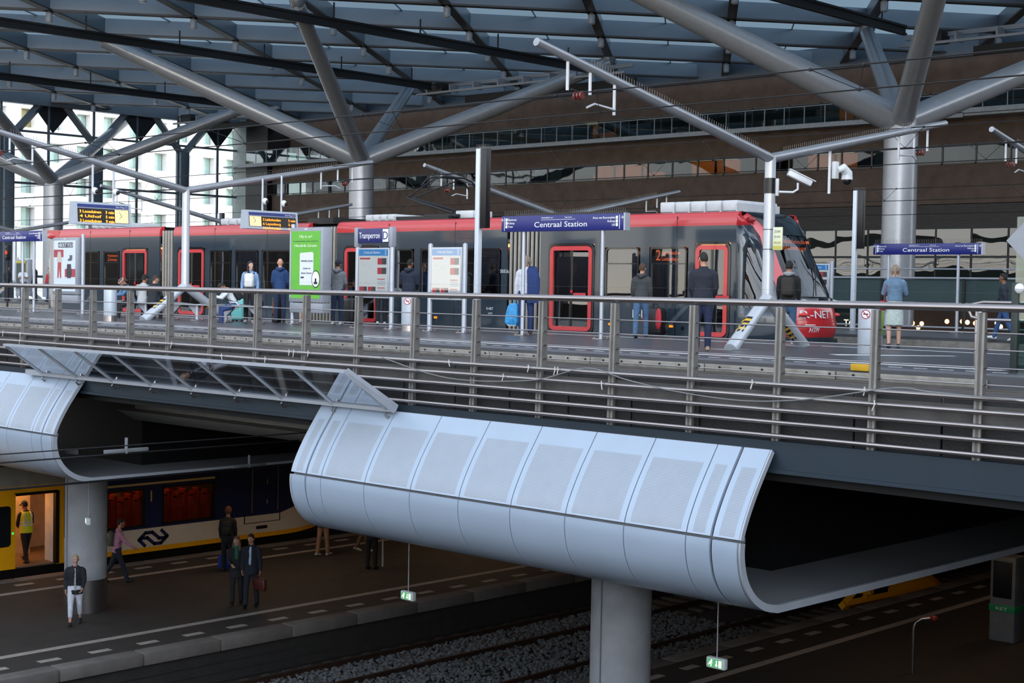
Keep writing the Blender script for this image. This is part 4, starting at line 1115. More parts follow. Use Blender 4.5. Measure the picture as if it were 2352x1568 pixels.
board(-36.7, 26.95, 28.85, 2.72, 3.27, True, (('2 Leidschendam', '3 min'), ('6 Leyenburg', '5 min'), ('2 Leidschendam', '9 min')), 'hanging departure board with dim orange text and its clock at the left', 'b')
def dome(x, y, z, lb):
    t = thing('dome_camera', lb, 'camera', (x, y, z)); MB().ell((x, y, z), (.09, .09, .1)).build('housing', WHT, t); MB().ell((x + .07, y + .02, z - .02), (.05, .06, .06)).build('dome_glass', BLACK, t)
dome(-36.98, 22.16, 3.55, 'small grey camera on the left rod of the left departure board')
dome(-36.98, 22.81, 3.55, 'white dome camera on the right rod of the left departure board')
dome(-36.58, 27.62, 3.55, 'white dome camera on the left rod of the right departure board')
dome(-36.58, 28.32, 3.52, 'round grey camera on the right rod of the right departure board')

# ================================================================== STATION NAME SIGNS
SBL = mat('sign_blue', '161f6a', .35, 0, .03)
SW = mat('sign_white', 'dfe2e8', .5, 0, 0)
def foot(t, x, y):
    f = MB().bbox((x, y, .012), (.3, .26, .024), .004).build('base_plate', STEEL, t)
    m = MB()
    for a in (-.11, .11):
        for c_ in (-.09, .09): m.tube((x + a, y + c_, .02), (x + a, y + c_, .06), .014, n=8)
    m.build('bolts', STEEL, f)
def name_sign(x0, x1, y, z0, z1, posts, label, full=True):
    t = thing('station_sign', label, 'sign', ((x0 + x1) / 2, y, 0))
    p = MB().bbox(((x0 + x1) / 2, y, (z0 + z1) / 2), (x1 - x0, .16, z1 - z0), .008).build('panel', SBL, t)
    MB().box((x1, y - .085, z0 - .01), (x1 + .04, y + .085, z1 + .01)).build('end_cap', ALU, t)
    m = MB(); yy = y - .084; H = z1 - z0; W_ = x1 - x0; U, Wv = (1, 0, 0), (0, 0, 1)
    m.text('Centraal Station', ((x0 + x1) / 2, yy, z0 + H * .25), U, Wv, H * .33, W_ * .43, 'C')
    for k, s in enumerate(('Rijnstraat', 'Roltrap', 'Tram')):
        zz = z1 - H * (.31 + .22 * k); m.text(s, (x0 + W_ * .057, yy, zz), U, Wv, H * .14); m.box((x0 + W_ * .036, yy - .002, zz - .01), (x0 + W_ * .052, yy + .004, zz + H * .16))
    for k, s in enumerate(('Anna van Buerenplein', 'Roltrap', 'Lift')):
        zz = z1 - H * (.31 + .22 * k); m.text(s, (x1 - W_ * .065, yy, zz), U, Wv, H * .14, align='R'); m.box((x1 - W_ * .06, yy - .002, zz - .01), (x1 - W_ * .044, yy + .004, zz + H * .16))
    m.text('RandstadRail 3 en 4', (x0 + W_ * .345, yy, z1 - H * .2), U, Wv, H * .085); m.text('Tram 2 en 6', (x0 + W_ * .535, yy, z1 - H * .2), U, Wv, H * .085)
    m.box((x0 + W_ * .34, yy - .002, z1 - H * .3), (x0 + W_ * .62, yy + .004, z1 - H * .28))
    for xx in (x0 + W_ * .026, x1 - W_ * .032): m.box((xx - .006, yy - .002, z0 + H * .06), (xx + .006, yy + .004, z1 - H * .1))
    for xx, s in ((x0 + W_ * .012, 1), (x1 - W_ * .012, -1)):
        m.box((xx - .035, yy - .002, z1 - H * .26), (xx + .035, yy + .004, z1 - H * .23))
        for d in (-1, 1): m.prism([(0, 0), (.03, .03), (.03, .042), (-.012, 0)], (xx - s * .03, yy, z1 - H * .245), (s, 0, 0), (0, 0, d), .004)
    m.build('lettering', SW, p)
    for px_, py_ in posts:
        q = MB(); q.tube((px_, py_, 0), (px_, py_, z0 + .02), .045, n=16); q.build('post', ALU, t); foot(t, px_, py_)
    m = MB(); spikes(m, (x0, y, z1), (x1, y, z1), 60, 0); m.build('bird_spikes', mat('spike_wire', '6f6c68', .5, .5), p)['kind'] = 'stuff'
    return t
name_sign(-24.63, -20.95, 25.5, 2.40, 2.76, ((-23.98, 25.5), (-21.6, 25.5)), 'blue Centraal Station sign on two posts in front of the tram doors, middle')
name_sign(-49.35, -45.65, 25.5, 2.37, 2.71, ((-48.9, 25.5), (-47.05, 25.5), (-46.3, 25.5)), 'blue Centraal Station sign cut by the left edge of the photo')
name_sign(-24.2, -20.65, 41.5, 2.33, 2.66, ((-23.7, 41.5), (-21.4, 41.5)), 'blue Centraal Station sign on the far platform, right of the tram front')
name_sign(-70.6, -67.0, 41.5, 2.33, 2.66, ((-70.2, 41.5), (-68.3, 41.5)), 'blue Centraal Station sign partly hidden behind the clothing poster, far left')

# lamp posts with a black light strip
def strip_lamp(x, y, h, z0, label):
    t = thing('strip_light_post', label, 'lamp post', (x, y, 0))
    MB().bbox((x, y, h / 2), (.13, .13, h), .01).build('post', mat('post_white', 'c2c9d3', .4, .1, .03), t)
    s = MB().bbox((x + .19, y + .02, (z0 + h) / 2), (.2, .16, h - z0), .015).build('light_strip', BLACK, t)
    MB().box((x + .07, y - .05, z0), (x + .1, y + .07, h)).build('side_profile', GREYP, s)
    m = MB()
    for k in range(9):
        for d in (-.05, .05): m.tube((x - .05 + .045 * k, y + d, h), (x - .055 + .05 * k, y + d, h + .1), .003, n=4)
    m.build('bird_spikes', mat('spike_wire', '6f6c68', .5, .5), t)
strip_lamp(-25.42, 25.45, 4.37, 2.5, 'tall white post with a black light strip left of the middle station sign')
strip_lamp(-24.6, 41, 4.28, 2.5, 'tall grey post with a black light strip right of the tram front')
strip_lamp(-58.0, 41.2, 4.3, 3.2, 'small white post top with a black strip seen above the tram roof')

# ================================================================== INFORMATION BOARDS AND POSTERS
PAPER = mat('map_paper', 'd4d3cf', .5, 0, .02)
def map_paper():
    if 'map_print' in MATS: return MATS['map_print']
    m = mat('map_print', 'd6d5d2', .5, 0, .0); n = m.node_tree.nodes; L = m.node_tree.links; b_ = n['Principled BSDF']
    t = n.new('ShaderNodeTexCoord'); v = n.new('ShaderNodeTexVoronoi'); v.feature = 'DISTANCE_TO_EDGE'; v.inputs['Scale'].default_value = 14
    L.new(t.outputs['Object'], v.inputs['Vector']); r = n.new('ShaderNodeValToRGB'); r.color_ramp.elements[0].color = (.45, .46, .48, 1); r.color_ramp.elements[1].color = (.66, .66, .64, 1); r.color_ramp.elements[1].position = .03
    L.new(v.outputs[0], r.inputs[0]); L.new(r.outputs[0], b_.inputs['Base Color']); return m
REDP = mat('print_red', 'b5303a', .5, 0, 0); DKP = mat('print_dark', '3a3c46', .5, 0, .3, 14); GRP = mat('print_grey', '9a9a9e', .5, 0, 0)
CYAN = mat('header_cyan', '2f86c8', .4, 0, 0)
def info_board(x0, x1, y, label, dsign=False, z1=2.05, z0=.78):
    t = thing('information_board', label, 'information board', ((x0 + x1) / 2, y, 0))
    for x in (x0, x1):
        MB().path([(x, y, 0), (x, y, 2.12), (x, y, 2.15)], [.06, .06, .02], 18).build('post', ALU, t); foot(t, x, y)
        if dsign: MB().bbox((x, y, 2.32), (.13, .16, .5), .02).build('sign_holder', GREYP, t)
    c = MB().bbox(((x0 + x1) / 2, y, (z0 + z1) / 2), (x1 - x0 - .12, .1, z1 - z0), .012).build('case', ALU, t)
    yy = y - .053; a, b_ = x0 + .11, x1 - .11; W_ = b_ - a
    MB().box((a, yy - .003, z0 + .05), (b_, yy + .01, z1 - .2)).build('paper', PAPER, c)
    h = MB().box((a, yy - .004, z1 - .2), (b_, yy + .01, z1 - .04)).build('header', CYAN, c)
    m = MB(); m.text('Centraal Station', (a + W_ * .18, yy - .006, z1 - .145), (1, 0, 0), (0, 0, 1), .065, W_ * .56)
    for k in range(3): m.box((b_ - .1, yy - .007, z1 - .08 - .045 * k), (b_ - .05, yy - .004, z1 - .06 - .045 * k))
    m.build('lettering', SW, h)
    MB().box((a + .03, yy - .005, z0 + .33), (a + W_ * .62, yy, z1 - .32)).build('map', map_paper(), c)
    m = MB(); m.box((a + .04, yy - .006, z1 - .29), (a + W_ * .4, yy - .003, z1 - .25))
    for zz in (z1 - .42, z1 - .66): m.cur = 0; m.box((a + W_ * .66, yy - .006, zz), (a + W_ * .81, yy - .003, zz + .16)); m.cur = 1; m.box((a + W_ * .81, yy - .006, zz), (a + W_ * .96, yy - .003, zz + .16)); m.cur = 0
    for xx in (a + .03, a + W_ * .33): m.cur = 0; m.box((xx, yy - .006, z0 + .08), (xx + W_ * .15, yy - .003, z0 + .29)); m.cur = 1; m.box((xx + W_ * .15, yy - .006, z0 + .08), (xx + W_ * .27, yy - .003, z0 + .29))
    m.cur = 0
    for zz in (z1 - .8, z1 - 1.02): m.box((a + W_ * .66, yy - .006, zz), (a + W_ * .92, yy - .003, zz + .02))
    m.cur = 2
    for zz in (z1 - .95, z1 - 1.17): m.box((a + W_ * .66, yy - .005, zz), (a + W_ * .94, yy - .003, zz + .13))
    m.build('printed_notices', [REDP, DKP, mat('print_pale', 'bfc0c4', .5, 0, 0)], c)
    MB().box((a - .03, yy - .02, z0 + .03), (b_ + .03, yy - .014, z1 - .02)).build('cover_glass', glass('case_glass', (.95, .96, .96), .0, .35), c)
    if dsign:
        s = MB().bbox(((x0 + x1) / 2, y, 2.36), (x1 - x0 - .12, .12, .36), .01).build('platform_sign', mat('sign_blue_dark', '1d2560', .35, 0, 0), t)
        m = MB(); m.text('Tramperron', (x0 + .12, y - .063, 2.29), (1, 0, 0), (0, 0, 1), .15, W_ * .72); m.build('lettering', SW, s)
        m = MB(); m.cur = 0; m.box((x1 - .3, y - .066, 2.2), (x1 - .09, y - .06, 2.52)); m.cur = 1; m.text('D', (x1 - .195, y - .068, 2.26), (1, 0, 0), (0, 0, 1), .2, align='C'); m.build('letter_tile', [SW, mat('sign_blue_dark', '1d2560', .35, 0, 0)], s)
info_board(-29.72, -28.4, 25.4, 'information board with the blue Tramperron D sign on top', True)
info_board(-26.95, -25.75, 25.35, 'information board without a top sign between the D board and the white post')
info_board(-26.9, -25.75, 41.6, 'information board on the far platform partly hidden by the tram front')
def ad_panel(x0, x1, y, z0, z1, posts, label, build):
    t = thing('poster_case', label, 'poster case', ((x0 + x1) / 2, y, 0))
    c = MB().bbox(((x0 + x1) / 2, y, (z0 + z1) / 2), (x1 - x0, .3, z1 - z0), .02).build('case', GREYP, t)
    MB().bbox(((x0 + x1) / 2, y, z0 - .15), (x1 - x0 - .03, .26, .26), .01).build('lower_panel', GREYP, t)
    for x in posts: MB().path([(x, y, 0), (x, y, z1 + .1)], .055, 16).build('post', ALU, t); foot(t, x, y)
    m = MB(); m.box((x0 + .05, y - .156, z0 + .1), (x0 + .06, y - .15, z1 - .1)); m.box(((x0 + x1) / 2 - .06, y - .156, z1 - .06), ((x0 + x1) / 2 + .06, y - .15, z1 - .035)); m.build('case_label', SW, c)
    build(c, x0 + .1, x1 - .1, z0 + .1, z1 - .1, y - .152)
    return t
def poster_green(c, a, b_, z0, z1, yy):
    W_, H = b_ - a, z1 - z0
    p = MB().box((a, yy - .004, z0), (b_, yy, z1)).build('poster', mat('poster_green', '5fae3a', .4, 0, .06, 2), c)
    m = MB(); U, Z = (1, 0, 0), (0, 0, 1); y_ = yy - .006
    m.text('Hij is er!', (a + W_ / 2, y_, z1 - H * .1), U, Z, H * .042, W_ * .43, 'C'); m.text('Hendrik Groen', (a + W_ / 2, y_, z1 - H * .235), U, Z, H * .042, W_ * .76, 'C')
    m.build('headline', mat('poster_cream', 'dfe6d2', .5, 0, 0), p)
    bk = MB().box((a + W_ * .3, yy - .007, z0 + H * .2), (a + W_ * .77, yy - .004, z0 + H * .66)).prism([(0, 0), (.47 * W_, 0), (.44 * W_, .03 * H), (.03 * W_, .018 * H)], (a + W_ * .3, yy - .004, z0 + H * .66), (1, 0, 0), (0, 0, 1), .003).build('book_cover', mat('book_white', 'd3d9e2', .5, 0, .02), p)
    m = MB(); y_ = yy - .009
    m.text('HENDRIK GROEN', (a + W_ * .35, y_, z0 + H * .545), U, Z, H * .024, W_ * .4); m.text('Leven en', (a + W_ * .42, y_, z0 + H * .435), U, Z, H * .03, W_ * .25); m.text('laten leven', (a + W_ * .36, y_, z0 + H * .365), U, Z, H * .03, W_ * .36)
    m.text('De langverwachte nieuwe roman van', (a + W_ * .08, y_, z1 - H * .155), U, Z, H * .013, W_ * .84); m.box((a + W_ * .34, y_ - .001, z0 + H * .3), (a + W_ * .45, y_ + .002, z0 + H * .325)); m.text('RET', (a + W_ * .2, y_, z0 + H * .1), U, Z, H * .01, W_ * .5)
    m.build('small_print', mat('print_dark', '3a3c46', .5, 0, .3, 14), p)
    m = MB().lathe((0, 0, 0), [(0, 0), (W_ * .13, 0), (W_ * .13, .003), (0, .003)], 28, Matrix.Translation(V((a + W_ * .86, yy - .008, z0 + H * .29))) @ Matrix.Scale(1.35, 4, V((0, 0, 1))) @ Matrix.Rotation(PI / 2, 4, 'X')); q = m.build('oval_badge', mat('badge_white', 'e4e8ea', .5, 0, 0), p)
    m = MB().lathe((0, 0, 0), [(W_ * .125, 0), (W_ * .14, 0), (W_ * .14, .004), (W_ * .125, .004)], 28, Matrix.Translation(V((a + W_ * .86, yy - .008, z0 + H * .29))) @ Matrix.Scale(1.35, 4, V((0, 0, 1))) @ Matrix.Rotation(PI / 2, 4, 'X'), True)
    m.box((a + W_ * .8, yy - .014, z0 + H * .215), (a + W_ * .92, yy - .011, z0 + H * .25)); m.box((a + W_ * .835, yy - .014, z0 + H * .25), (a + W_ * .885, yy - .011, z0 + H * .3)); m.build('badge_drawing', BLACK, q)
gx0, gx1 = ony(674, 620, 25.7).x, ony(741, 620, 25.55).x
ad_panel(gx0, gx1, 25.7, .62, 2.62, (gx0 - .02,), 'green book poster in a grey case left of the Tramperron D board', poster_green)
def poster_white(c, a, b_, z0, z1, yy):
    W_, H = b_ - a, z1 - z0; U, Z = (1, 0, 0), (0, 0, 1)
    p = MB().box((a, yy - .004, z0), (b_, yy, z1)).build('poster', mat('poster_pale', 'c8d3df', .4, 0, .02), c)
    m = MB(); m.cur = 0
    m.box((a + W_ * .2, yy - .006, z1 - H * .14), (a + W_ * .88, yy - .004, z1 - H * .04)); m.box((a + W_ * .33, yy - .006, z0 + H * .045), (a + W_ * .92, yy - .004, z0 + H * .105))
    m.cur = 1; m.text('ABOUT YOU', (a + W_ * .22, yy - .008, z1 - H * .125), U, Z, H * .07, W_ * .64); m.text('ABOUT YOU.NL', (a + W_ * .35, yy - .008, z0 + H * .055), U, Z, H * .04, W_ * .55)
    m.build('headline', [mat('print_dark', '3a3c46', .5, 0, .3, 14), SW], p)
    m = MB(); m.box((a, yy - .006, z1 - H * .33), (a + W_ * .45, yy - .004, z1 - H * .18)); m.box((a + W_ * .52, yy - .006, z0 + H * .28), (b_, yy - .004, z0 + H * .44)); build_each(m, 'colour_block', mat('block_red', 'a03a48', .5, 0, 0), p)
    m = MB(); m.prism([(0, 0), (.06, 0), (.1, .4), (.14, 0), (.2, 0), (.2, .62), (.02, .62)], (a + W_ * .17, yy - .007, z0 + H * .26), (W_ * .9, 0, 0), (0, 0, H * .5), .003); m.build('printed_trousers', mat('trouser_red', 'a8433f', .5, 0, 0), p)
    m = MB(); m.prism([(.03, 0), (.2, 0), (.24, .2), (.2, .55), (.03, .55), (0, .2)], (a + W_ * .6, yy - .009, z0 + H * .26), (W_, 0, 0), (0, 0, H * .5), .003); m.build('printed_skirt', mat('skirt_dark', '34363f', .5, 0, .5, 30), p)
    m = MB(); m.prism([(.02, 0), (.26, 0), (.23, .25), (.2, .4), (.08, .4), (.05, .25)], (a + W_ * .12, yy - .009, z1 - H * .42), (W_, 0, 0), (0, 0, H * .5), .003); m.build('printed_top', mat('top_cream', 'b9b3a8', .5, 0, .1, 20), p)
    m = MB(); m.prism([(0, 0), (.16, 0), (.2, .06), (.2, .22), (.08, .22), (.08, .1), (0, .06)], (a + W_ * .66, yy - .009, z1 - H * .4), (W_, 0, 0), (0, 0, H * .5), .003); m.build('printed_boot', mat('boot_dark', '55565e', .5, 0, .4, 20), p)
ax0, ax1 = ony(130, 620, 25.7).x, ony(177, 620, 25.55).x
ad_panel(ax0, ax1, 25.7, .64, 2.48, (ax1 + .1,), 'pale clothing poster in a grey case, left end of the red tram', poster_white)
def poster_dark(c, a, b_, z0, z1, yy):
    p = MB().box((a, yy - .004, z0), (b_, yy, z1)).build('poster', mat('poster_teal', '2a3a3a', .5, 0, .4, 2), c)
    MB().box((a, yy - .006, z1 - .12), (b_, yy - .003, z1)).box((b_ - .06, yy - .006, z0), (b_, yy - .003, z1)).build('yellow_border', mat('poster_yellow', 'a8991f', .5, 0, 0), p)
ex0 = ony(41, 640, 41.0).x; ad_panel(ex0, ex0 + 1.3, 41.0, .5, 2.2, (ex0 - .05,), 'dark poster with a yellow border on the far platform, left', poster_dark)

# ================================================================== BINS, BENCHES, BOLLARD
BINM = mat('bin_grey', 'aab2bc', .42, .2, .05)
def bin_(x, y, r, h, label, sticker=None, band=True):
    t = thing('litter_bin', label, 'bin', (x, y, 0))
    MB().lathe((x, y, 0), [(r * .98, .16 if band else 0), (r, .18 if band else .01), (r, h - .02), (r * .97, h), (r * .8, h), (r * .8, h - .03), (0, h - .03)], 32).build('body', BINM, t)
    if band: MB().lathe((x, y, 0), [(r * .97, 0), (r * .97, .165)], 32).build('base_ring', STEEL, t)
    if sticker:
        d = (V((0, 0, 0)) - V((x, y, 0))).normalized(); d = Matrix.Rotation(sticker, 3, 'Z') @ d
        o = V((x, y, h - .2)) + d * (r + .004); u = V((-d.y, d.x, 0)); 
        Mq = Matrix(((u.x, 0, d.x, o.x), (u.y, 0, d.y, o.y), (0, 1, 0, o.z), (0, 0, 0, 1)))
        s = MB().lathe((0, 0, 0), [(0, 0), (.085, 0), (.085, .004), (0, .004)], 26, Mq).build('no_smoking_sticker', SW, t)
        m = MB().lathe((0, 0, .003), [(.07, 0), (.085, 0), (.085, .004), (.07, .004)], 26, Mq, True); m.box((-.08, -.008, .003), (.08, .008, .007), Mq @ Matrix.Rotation(-PI / 4, 4, 'Z')); m.build('red_ring', mat('ring_red', 'b0283a', .5, 0, 0), s)
        m = MB().box((-.045, -.01, .003), (.045, .012, .006), Mq); m.build('cigarette', BLACK, s)
    return t
def behind(px, py, r):
    p = onz(px, py, 0); d = ray(px, py); d.z = 0; return p + d.normalized() * r
p = behind(939, 760, .19); bin_(p.x, p.y, .19, .93, 'grey cylindrical bin with a no smoking sticker beside the D board', -.25)
p = behind(253, 738, .175); bin_(p.x, p.y, .175, .9, 'plain grey cylindrical bin beside the person with the patterned headband')
p = behind(1994, 813, .2); bin_(p.x, p.y, .2, .93, 'tall grey cylindrical bin with a no smoking sticker, right of the tram front', -.3, False)
p = behind(2008, 796, .17); g_ = bin_(p.x, p.y, .17, .92, 'grey bin with a green side stripe half hidden behind the tall bin', None, False)
MB().bbox((p.x + .16, p.y - .02, .5), (.05, .12, .5), .01).build('green_label', mat('label_green', '86b03a', .5), g_)
SEATP = mat('seat_grey', '9aa1a8', .45, .2, .06)
def bench(xa, xb, y, over0, over1, label, z=.47):
    t = thing('platform_seat', label, 'bench', ((xa + xb) / 2, y, 0), group=None)
    x0, x1 = xa - over0, xb + over1; N = 15; rg = []
    for k in range(N + 1):
        s = k / N; w = .27 * (math.sin(PI * max(.03, min(.97, s))) ** .45); xx = x0 + (x1 - x0) * s; sag = .02 * math.sin(2 * PI * s)
        rg.append([V((xx, y - w, z + sag)), V((xx, y - w * .8, z + sag + .022)), V((xx, y, z + sag + .012)), V((xx, y + w * .8, z + sag + .022)), V((xx, y + w, z + sag)), V((xx, y, z + sag - .03))])
    MB().loft(rg).build('seat', SEATP, t, smooth=50)
    for xx, s in ((xa, 1), (xb, -1)):
        l = MB().tube((xx, y, 0), (xx, y, z), .045, n=14).build('leg', ALU, t)
        MB().prism([(-.02, z - .03), (s * .42, z - .02), (s * .38, z - .07), (s * .04, z - .3), (-.02, z - .3)], (xx, y + .03, 0), (1, 0, 0), (0, 0, 1), .06).build('bracket', ALU, l)
        foot(t, xx, y)
f = lambda px, py=737: onz(px, py, 0).x
YBN = 25.15
fb = lambda px: ony(px, 700, YBN).x
bench(fb(273), fb(335), YBN, .55, .75, 'leaf shaped grey seat beside the plain bin, the leftmost of three')
bench(fb(397), fb(453), YBN, .55, .3, 'leaf shaped grey seat around the left forked mast, the middle of three')
bench(fb(520), fb(593), YBN, .35, .55, 'leaf shaped grey seat in front of the turquoise suitcase, the rightmost of three')
t = thing('steel_barrier', 'polished steel post with a looped handrail at the right end of the platform', 'barrier', (-11.45, 23.0, 0))
MB().lathe((-11.45, 23.0, 0), [(.085, 0), (.085, .96), (.06, 1.0), (0, 1.0)], 24).build('post', STEEL, t)
MB().path([(-9.0, 22.8, 1.0), (-11.3, 22.8, 1.0), (-11.5, 22.8, .96), (-11.55, 22.8, .86), (-11.5, 22.8, .76), (-11.3, 22.8, .72), (-9.0, 22.8, .72)], .028, 12).build('handrail', STEEL, t)
# glazed lift shaft at the right edge
t = thing('lift_shaft', 'glazed lift shaft with dark posts at the right edge of the platform', 'lift', (-9.2, 21.0, 0))
for x, y, h_ in ((-9.86, 20.9, 1.3), (-8.0, 20.9, 2.3), (-9.86, 22.7, 2.3), (-8.0, 22.7, 2.3)): MB().bbox((x, y, h_ / 2 - .1), (.1, .1, h_ + .2), .01).build('post', mat('lift_post', '2c3534', .4, .3), t)
for a, c_ in (((-9.86, 20.88, -.1), (-8, 20.9, 2.25)), ((-9.88, 20.9, -.1), (-9.86, 22.7, 2.25))): MB().box(a, c_).build('glass_wall', glass('lift_glass', (.62, .76, .72), .0, .6), t)
m = thing('convex_mirror', 'small round mirror on the lift shaft at the right edge', 'mirror', (-9.7, 20.8, 1.3))
q = ony(2338, 662, 20.7); MB().ell((q.x, 20.75, q.z), (.075, .03, .075)).build('mirror_face', mat('mirror_face', 'd5d9dc', .1, .3), m); MB().path([(q.x, 20.78, q.z), (q.x + .05, 20.9, q.z)], .02, 8).build('bracket', BLACK, m)
m = thing('warning_plate', 'grey diamond plate seen from behind at the right edge', 'sign', (-9.5, 20.9, 1.8)); q = ony(2352, 552, 20.6); MB().prism([(0, -.28), (.28, 0), (0, .28), (-.28, 0)], (q.x, 20.65, q.z), (1, 0, 0), (0, 0, 1), .02).build('plate', GREYP, m); MB().tube((q.x, 20.64, q.z), (q.x, 20.9, q.z), .025, n=8).build('bracket', DARK, m)
# bus-stop style plate on the mast
m = thing('stop_plate', 'pale yellow notice plate strapped to the mast in front of the tram', 'sign', (-16.9, 25.1, 2.0))
q0, q1 = ony(1776, 524, 25.0), ony(1797, 572, 25.0); cx_, cz_ = (q0.x + q1.x) / 2, (q0.z + q1.z) / 2
pl = MB().bbox((cx_, 25.0, cz_), (.22, .03, .45), .012).build('plate', mat('plate_pale', 'cfd3b4', .5, 0, .05), m)
mm = MB(); mm.box((cx_ - .1, 24.982, cz_ - .21), (cx_ + .1, 24.984, cz_ - .14)); mm.text('04:30', (cx_ - .07, 24.98, cz_ - .1), (1, 0, 0), (0, 0, 1), .05, .15); mm.build('yellow_print', mat('print_yellow', 'b8b04a', .5, 0, 0), pl)
mm = MB(); mm.text('ZONE', (cx_ - .07, 24.98, cz_ + .12), (1, 0, 0), (0, 0, 1), .045, .14); mm.text('24 UUR', (cx_ - .07, 24.98, cz_ + .02), (1, 0, 0), (0, 0, 1), .04, .14); mm.build('grey_print', mat('print_grey', '8f948a', .5, 0, 0), pl)
mm = MB()
for z_ in (cz_ - .2, cz_ + .19): mm.lathe((-17.05, 25.19, z_ - .006), [(.122, 0), (.122, .012)], 20)
mm.build('strap', DARK, m)
# far platform: glass windbreak and its rail
t = thing('glass_windbreak', 'long dark glass windbreak along the back of the far platform', 'windbreak', (-30, 44.3, 0))
MB().box((-70, 44.28, .9), (4, 44.32, 1.62)).build('glass_pane', mat('windbreak_glass', '3c4a4b', .06, 0, .12, .5), t)
for z_, r in ((1.66, .035), (1.95, .025), (.86, .03), (.1, .03)): MB().tube((-70, 44.25, z_), (4, 44.25, z_), r, n=8).build('rail', GREYP, t)
x = -69.0
while x < 4: MB().box((x - .04, 44.22, 0), (x + .04, 44.3, 1.66)).build('post', DARK, t); x += 2.9
# lights of the shops behind it
rnd = random.Random(9)
SHOPORD = dict(zip((1958, 2071, 2096, 2109, 2117, 2175, 2210, 2222, 2240, 2290, 2298, 2332), ORD[:11] + ['rightmost']))
for k, (px, py, col) in enumerate(((2096, 742, 0), (2117, 743, 0), (2109, 752, 0), (2175, 738, 0), (2222, 740, 1), (2240, 742, 0), (2290, 742, 1), (2298, 750, 1), (2332, 760, 1), (1958, 745, 0), (2210, 738, 0), (2071, 738, 0))):
    q = ony(px, py, 84 + (k % 3)); tt = thing('shop_lamp', ('warm round' if not col else 'pale yellow') + ' shop lamp behind the far platform, ' + SHOPORD[px], 'lamp', q, group='shop lamps behind the far platform' if not col else 'pale shop lamps behind the far platform')
    MB().ell(q, (.13, .13, .14), 12, 8).build('bulb', glow('shop_bulb%d' % col, 'ffb066' if not col else 'ffe9a0', 4.0), tt)
    MB().tube(q + V((0, 0, .2)), (q.x, q.y, 1.5), .02, n=5).build('flex', BLACK, tt)
b = MB(); b.box((-50, 86.6, -2.2), (-8, 86.9, 1.2)); struct('wall_shop', b, mat('shop_wall', '2a1c14', .8, 0, .4, .6))
m = thing('shop_letters', 'white letters T A Y on the dark shop front right of the tram', 'sign', (-60, 86.5, -1))
mm = MB()
for ch, px, py in (('T', 1938, 748), ('A', 1948, 746), ('Y', 1952, 732)):
    q = ony(px, py, 86.4); mm.text(ch, (q.x, 86.4, q.z), (1, 0, 0), (0, 0, 1), .42)
build_each(mm, 'letter', glow('shop_letter', 'fff0d0', 1.2), m)
# red signal far left
m = thing('tram_signal', 'black tram signal showing red at the left edge', 'signal', (-66, 36, 0)); q = ony(13, 580, 35.9)
MB().bbox((q.x, 36, q.z), (.22, .2, .7), .03).build('head', BLACK, m); MB().tube((q.x, 36, -.3), (q.x, 36, q.z - .3), .05, n=10).build('post', DARK, m); MB().ell((q.x + .05, 35.9, q.z), (.07, .04, .08)).build('red_lens', glow('signal_red', 'ff2010', 4), m); MB().ell((q.x + .05, 35.9, q.z + .22), (.07, .03, .08)).ell((q.x + .05, 35.9, q.z - .22), (.07, .03, .08)).build('dark_lens', DARK, m)

# ================================================================== THE TRAIN UNDER THE VIADUCT
XT = -37.75
NB = mat('train_blue', '1d2648', .25, 0, .05, coat=.3); NY = mat('train_yellow', 'e0a010', .3, 0, .04, coat=.3); NWH = mat('train_cream', 'c9bfae', .35, 0, .05, coat=.2)
OR_SEAT = mat('train_seat', 'b4421a', .8, 0, .15)
def ty(px, py=1200): return onx(px, py, XT).y
train = thing('train', 'yellow and blue double coach train with an open door at the platform under the viaduct', 'train', (XT - 1.4, 22, ZP))
train['label'] = 'yellow and blue train with an open door standing at the dark lower platform'
YN = ty(712)                           # where the nose starts to curve away
wins = [(ty(246), ty(330)), (ty(374), ty(491))]
dr = (ty(32), ty(131))
tz = [(-6.74, -6.60, NY, 'yellow_stripe'), (-6.60, -6.05, NWH, 'cream_band'), (-6.05, -3.95, NB, 'blue_side')]
ysp = ty(147)                           # yellow door zone ends here
for z0, z1, m_, nm in tz:
    ops = [(a, c, -5.95, -4.9) for a, c in wins]
    ys = sorted({ysp, YN - 1.2} | {o[0] for o in ops} | {o[1] for o in ops}); zs = sorted({z0, z1} | ({-5.95, -4.9} if z1 > -5 else set()))
    b = MB()
    for i in range(len(ys) - 1):
        for j in range(len(zs) - 1):
            cy, cz = (ys[i] + ys[i + 1]) / 2, (zs[j] + zs[j + 1]) / 2
            if any(o[0] < cy < o[1] and o[2] < cz < o[3] for o in ops): continue
            b.box((XT - .06, ys[i], zs[j]), (XT, ys[i + 1], zs[j + 1]))
    b.build(nm, m_, train, smooth=0)
b = MB(); b.box((XT - .06, dr[1], -6.74), (XT, ysp, -4.5)); b.box((XT - .06, dr[0], -4.72), (XT, dr[1], -4.5)); b.box((XT - .06, 12, -6.74), (XT, dr[0] - 1.2, -4.5)); b.box((XT - .06, dr[0] - 1.2, -4.72), (XT, dr[0], -4.5))
MB().box((XT - .06, 12, -4.5), (XT, ysp, -3.95)).build('grey_cantrail', mat('train_grey', '8a857c', .5), train)
b.build('yellow_side', NY, train, smooth=0)
d = MB().box((XT - .0, dr[0] - 1.25, -6.72), (XT + .05, dr[0] + .02, -4.7)).build('door', NY, train)
frame = MB().prism(rrect(dr[0] - 1.0, dr[0] - .12, -6.1, -5.0, .1), (XT + .052, 0, 0), (0, 1, 0), (0, 0, 1), .008).build('door_window', mat('dark_window', '15181c', .1, 0, .1), d)
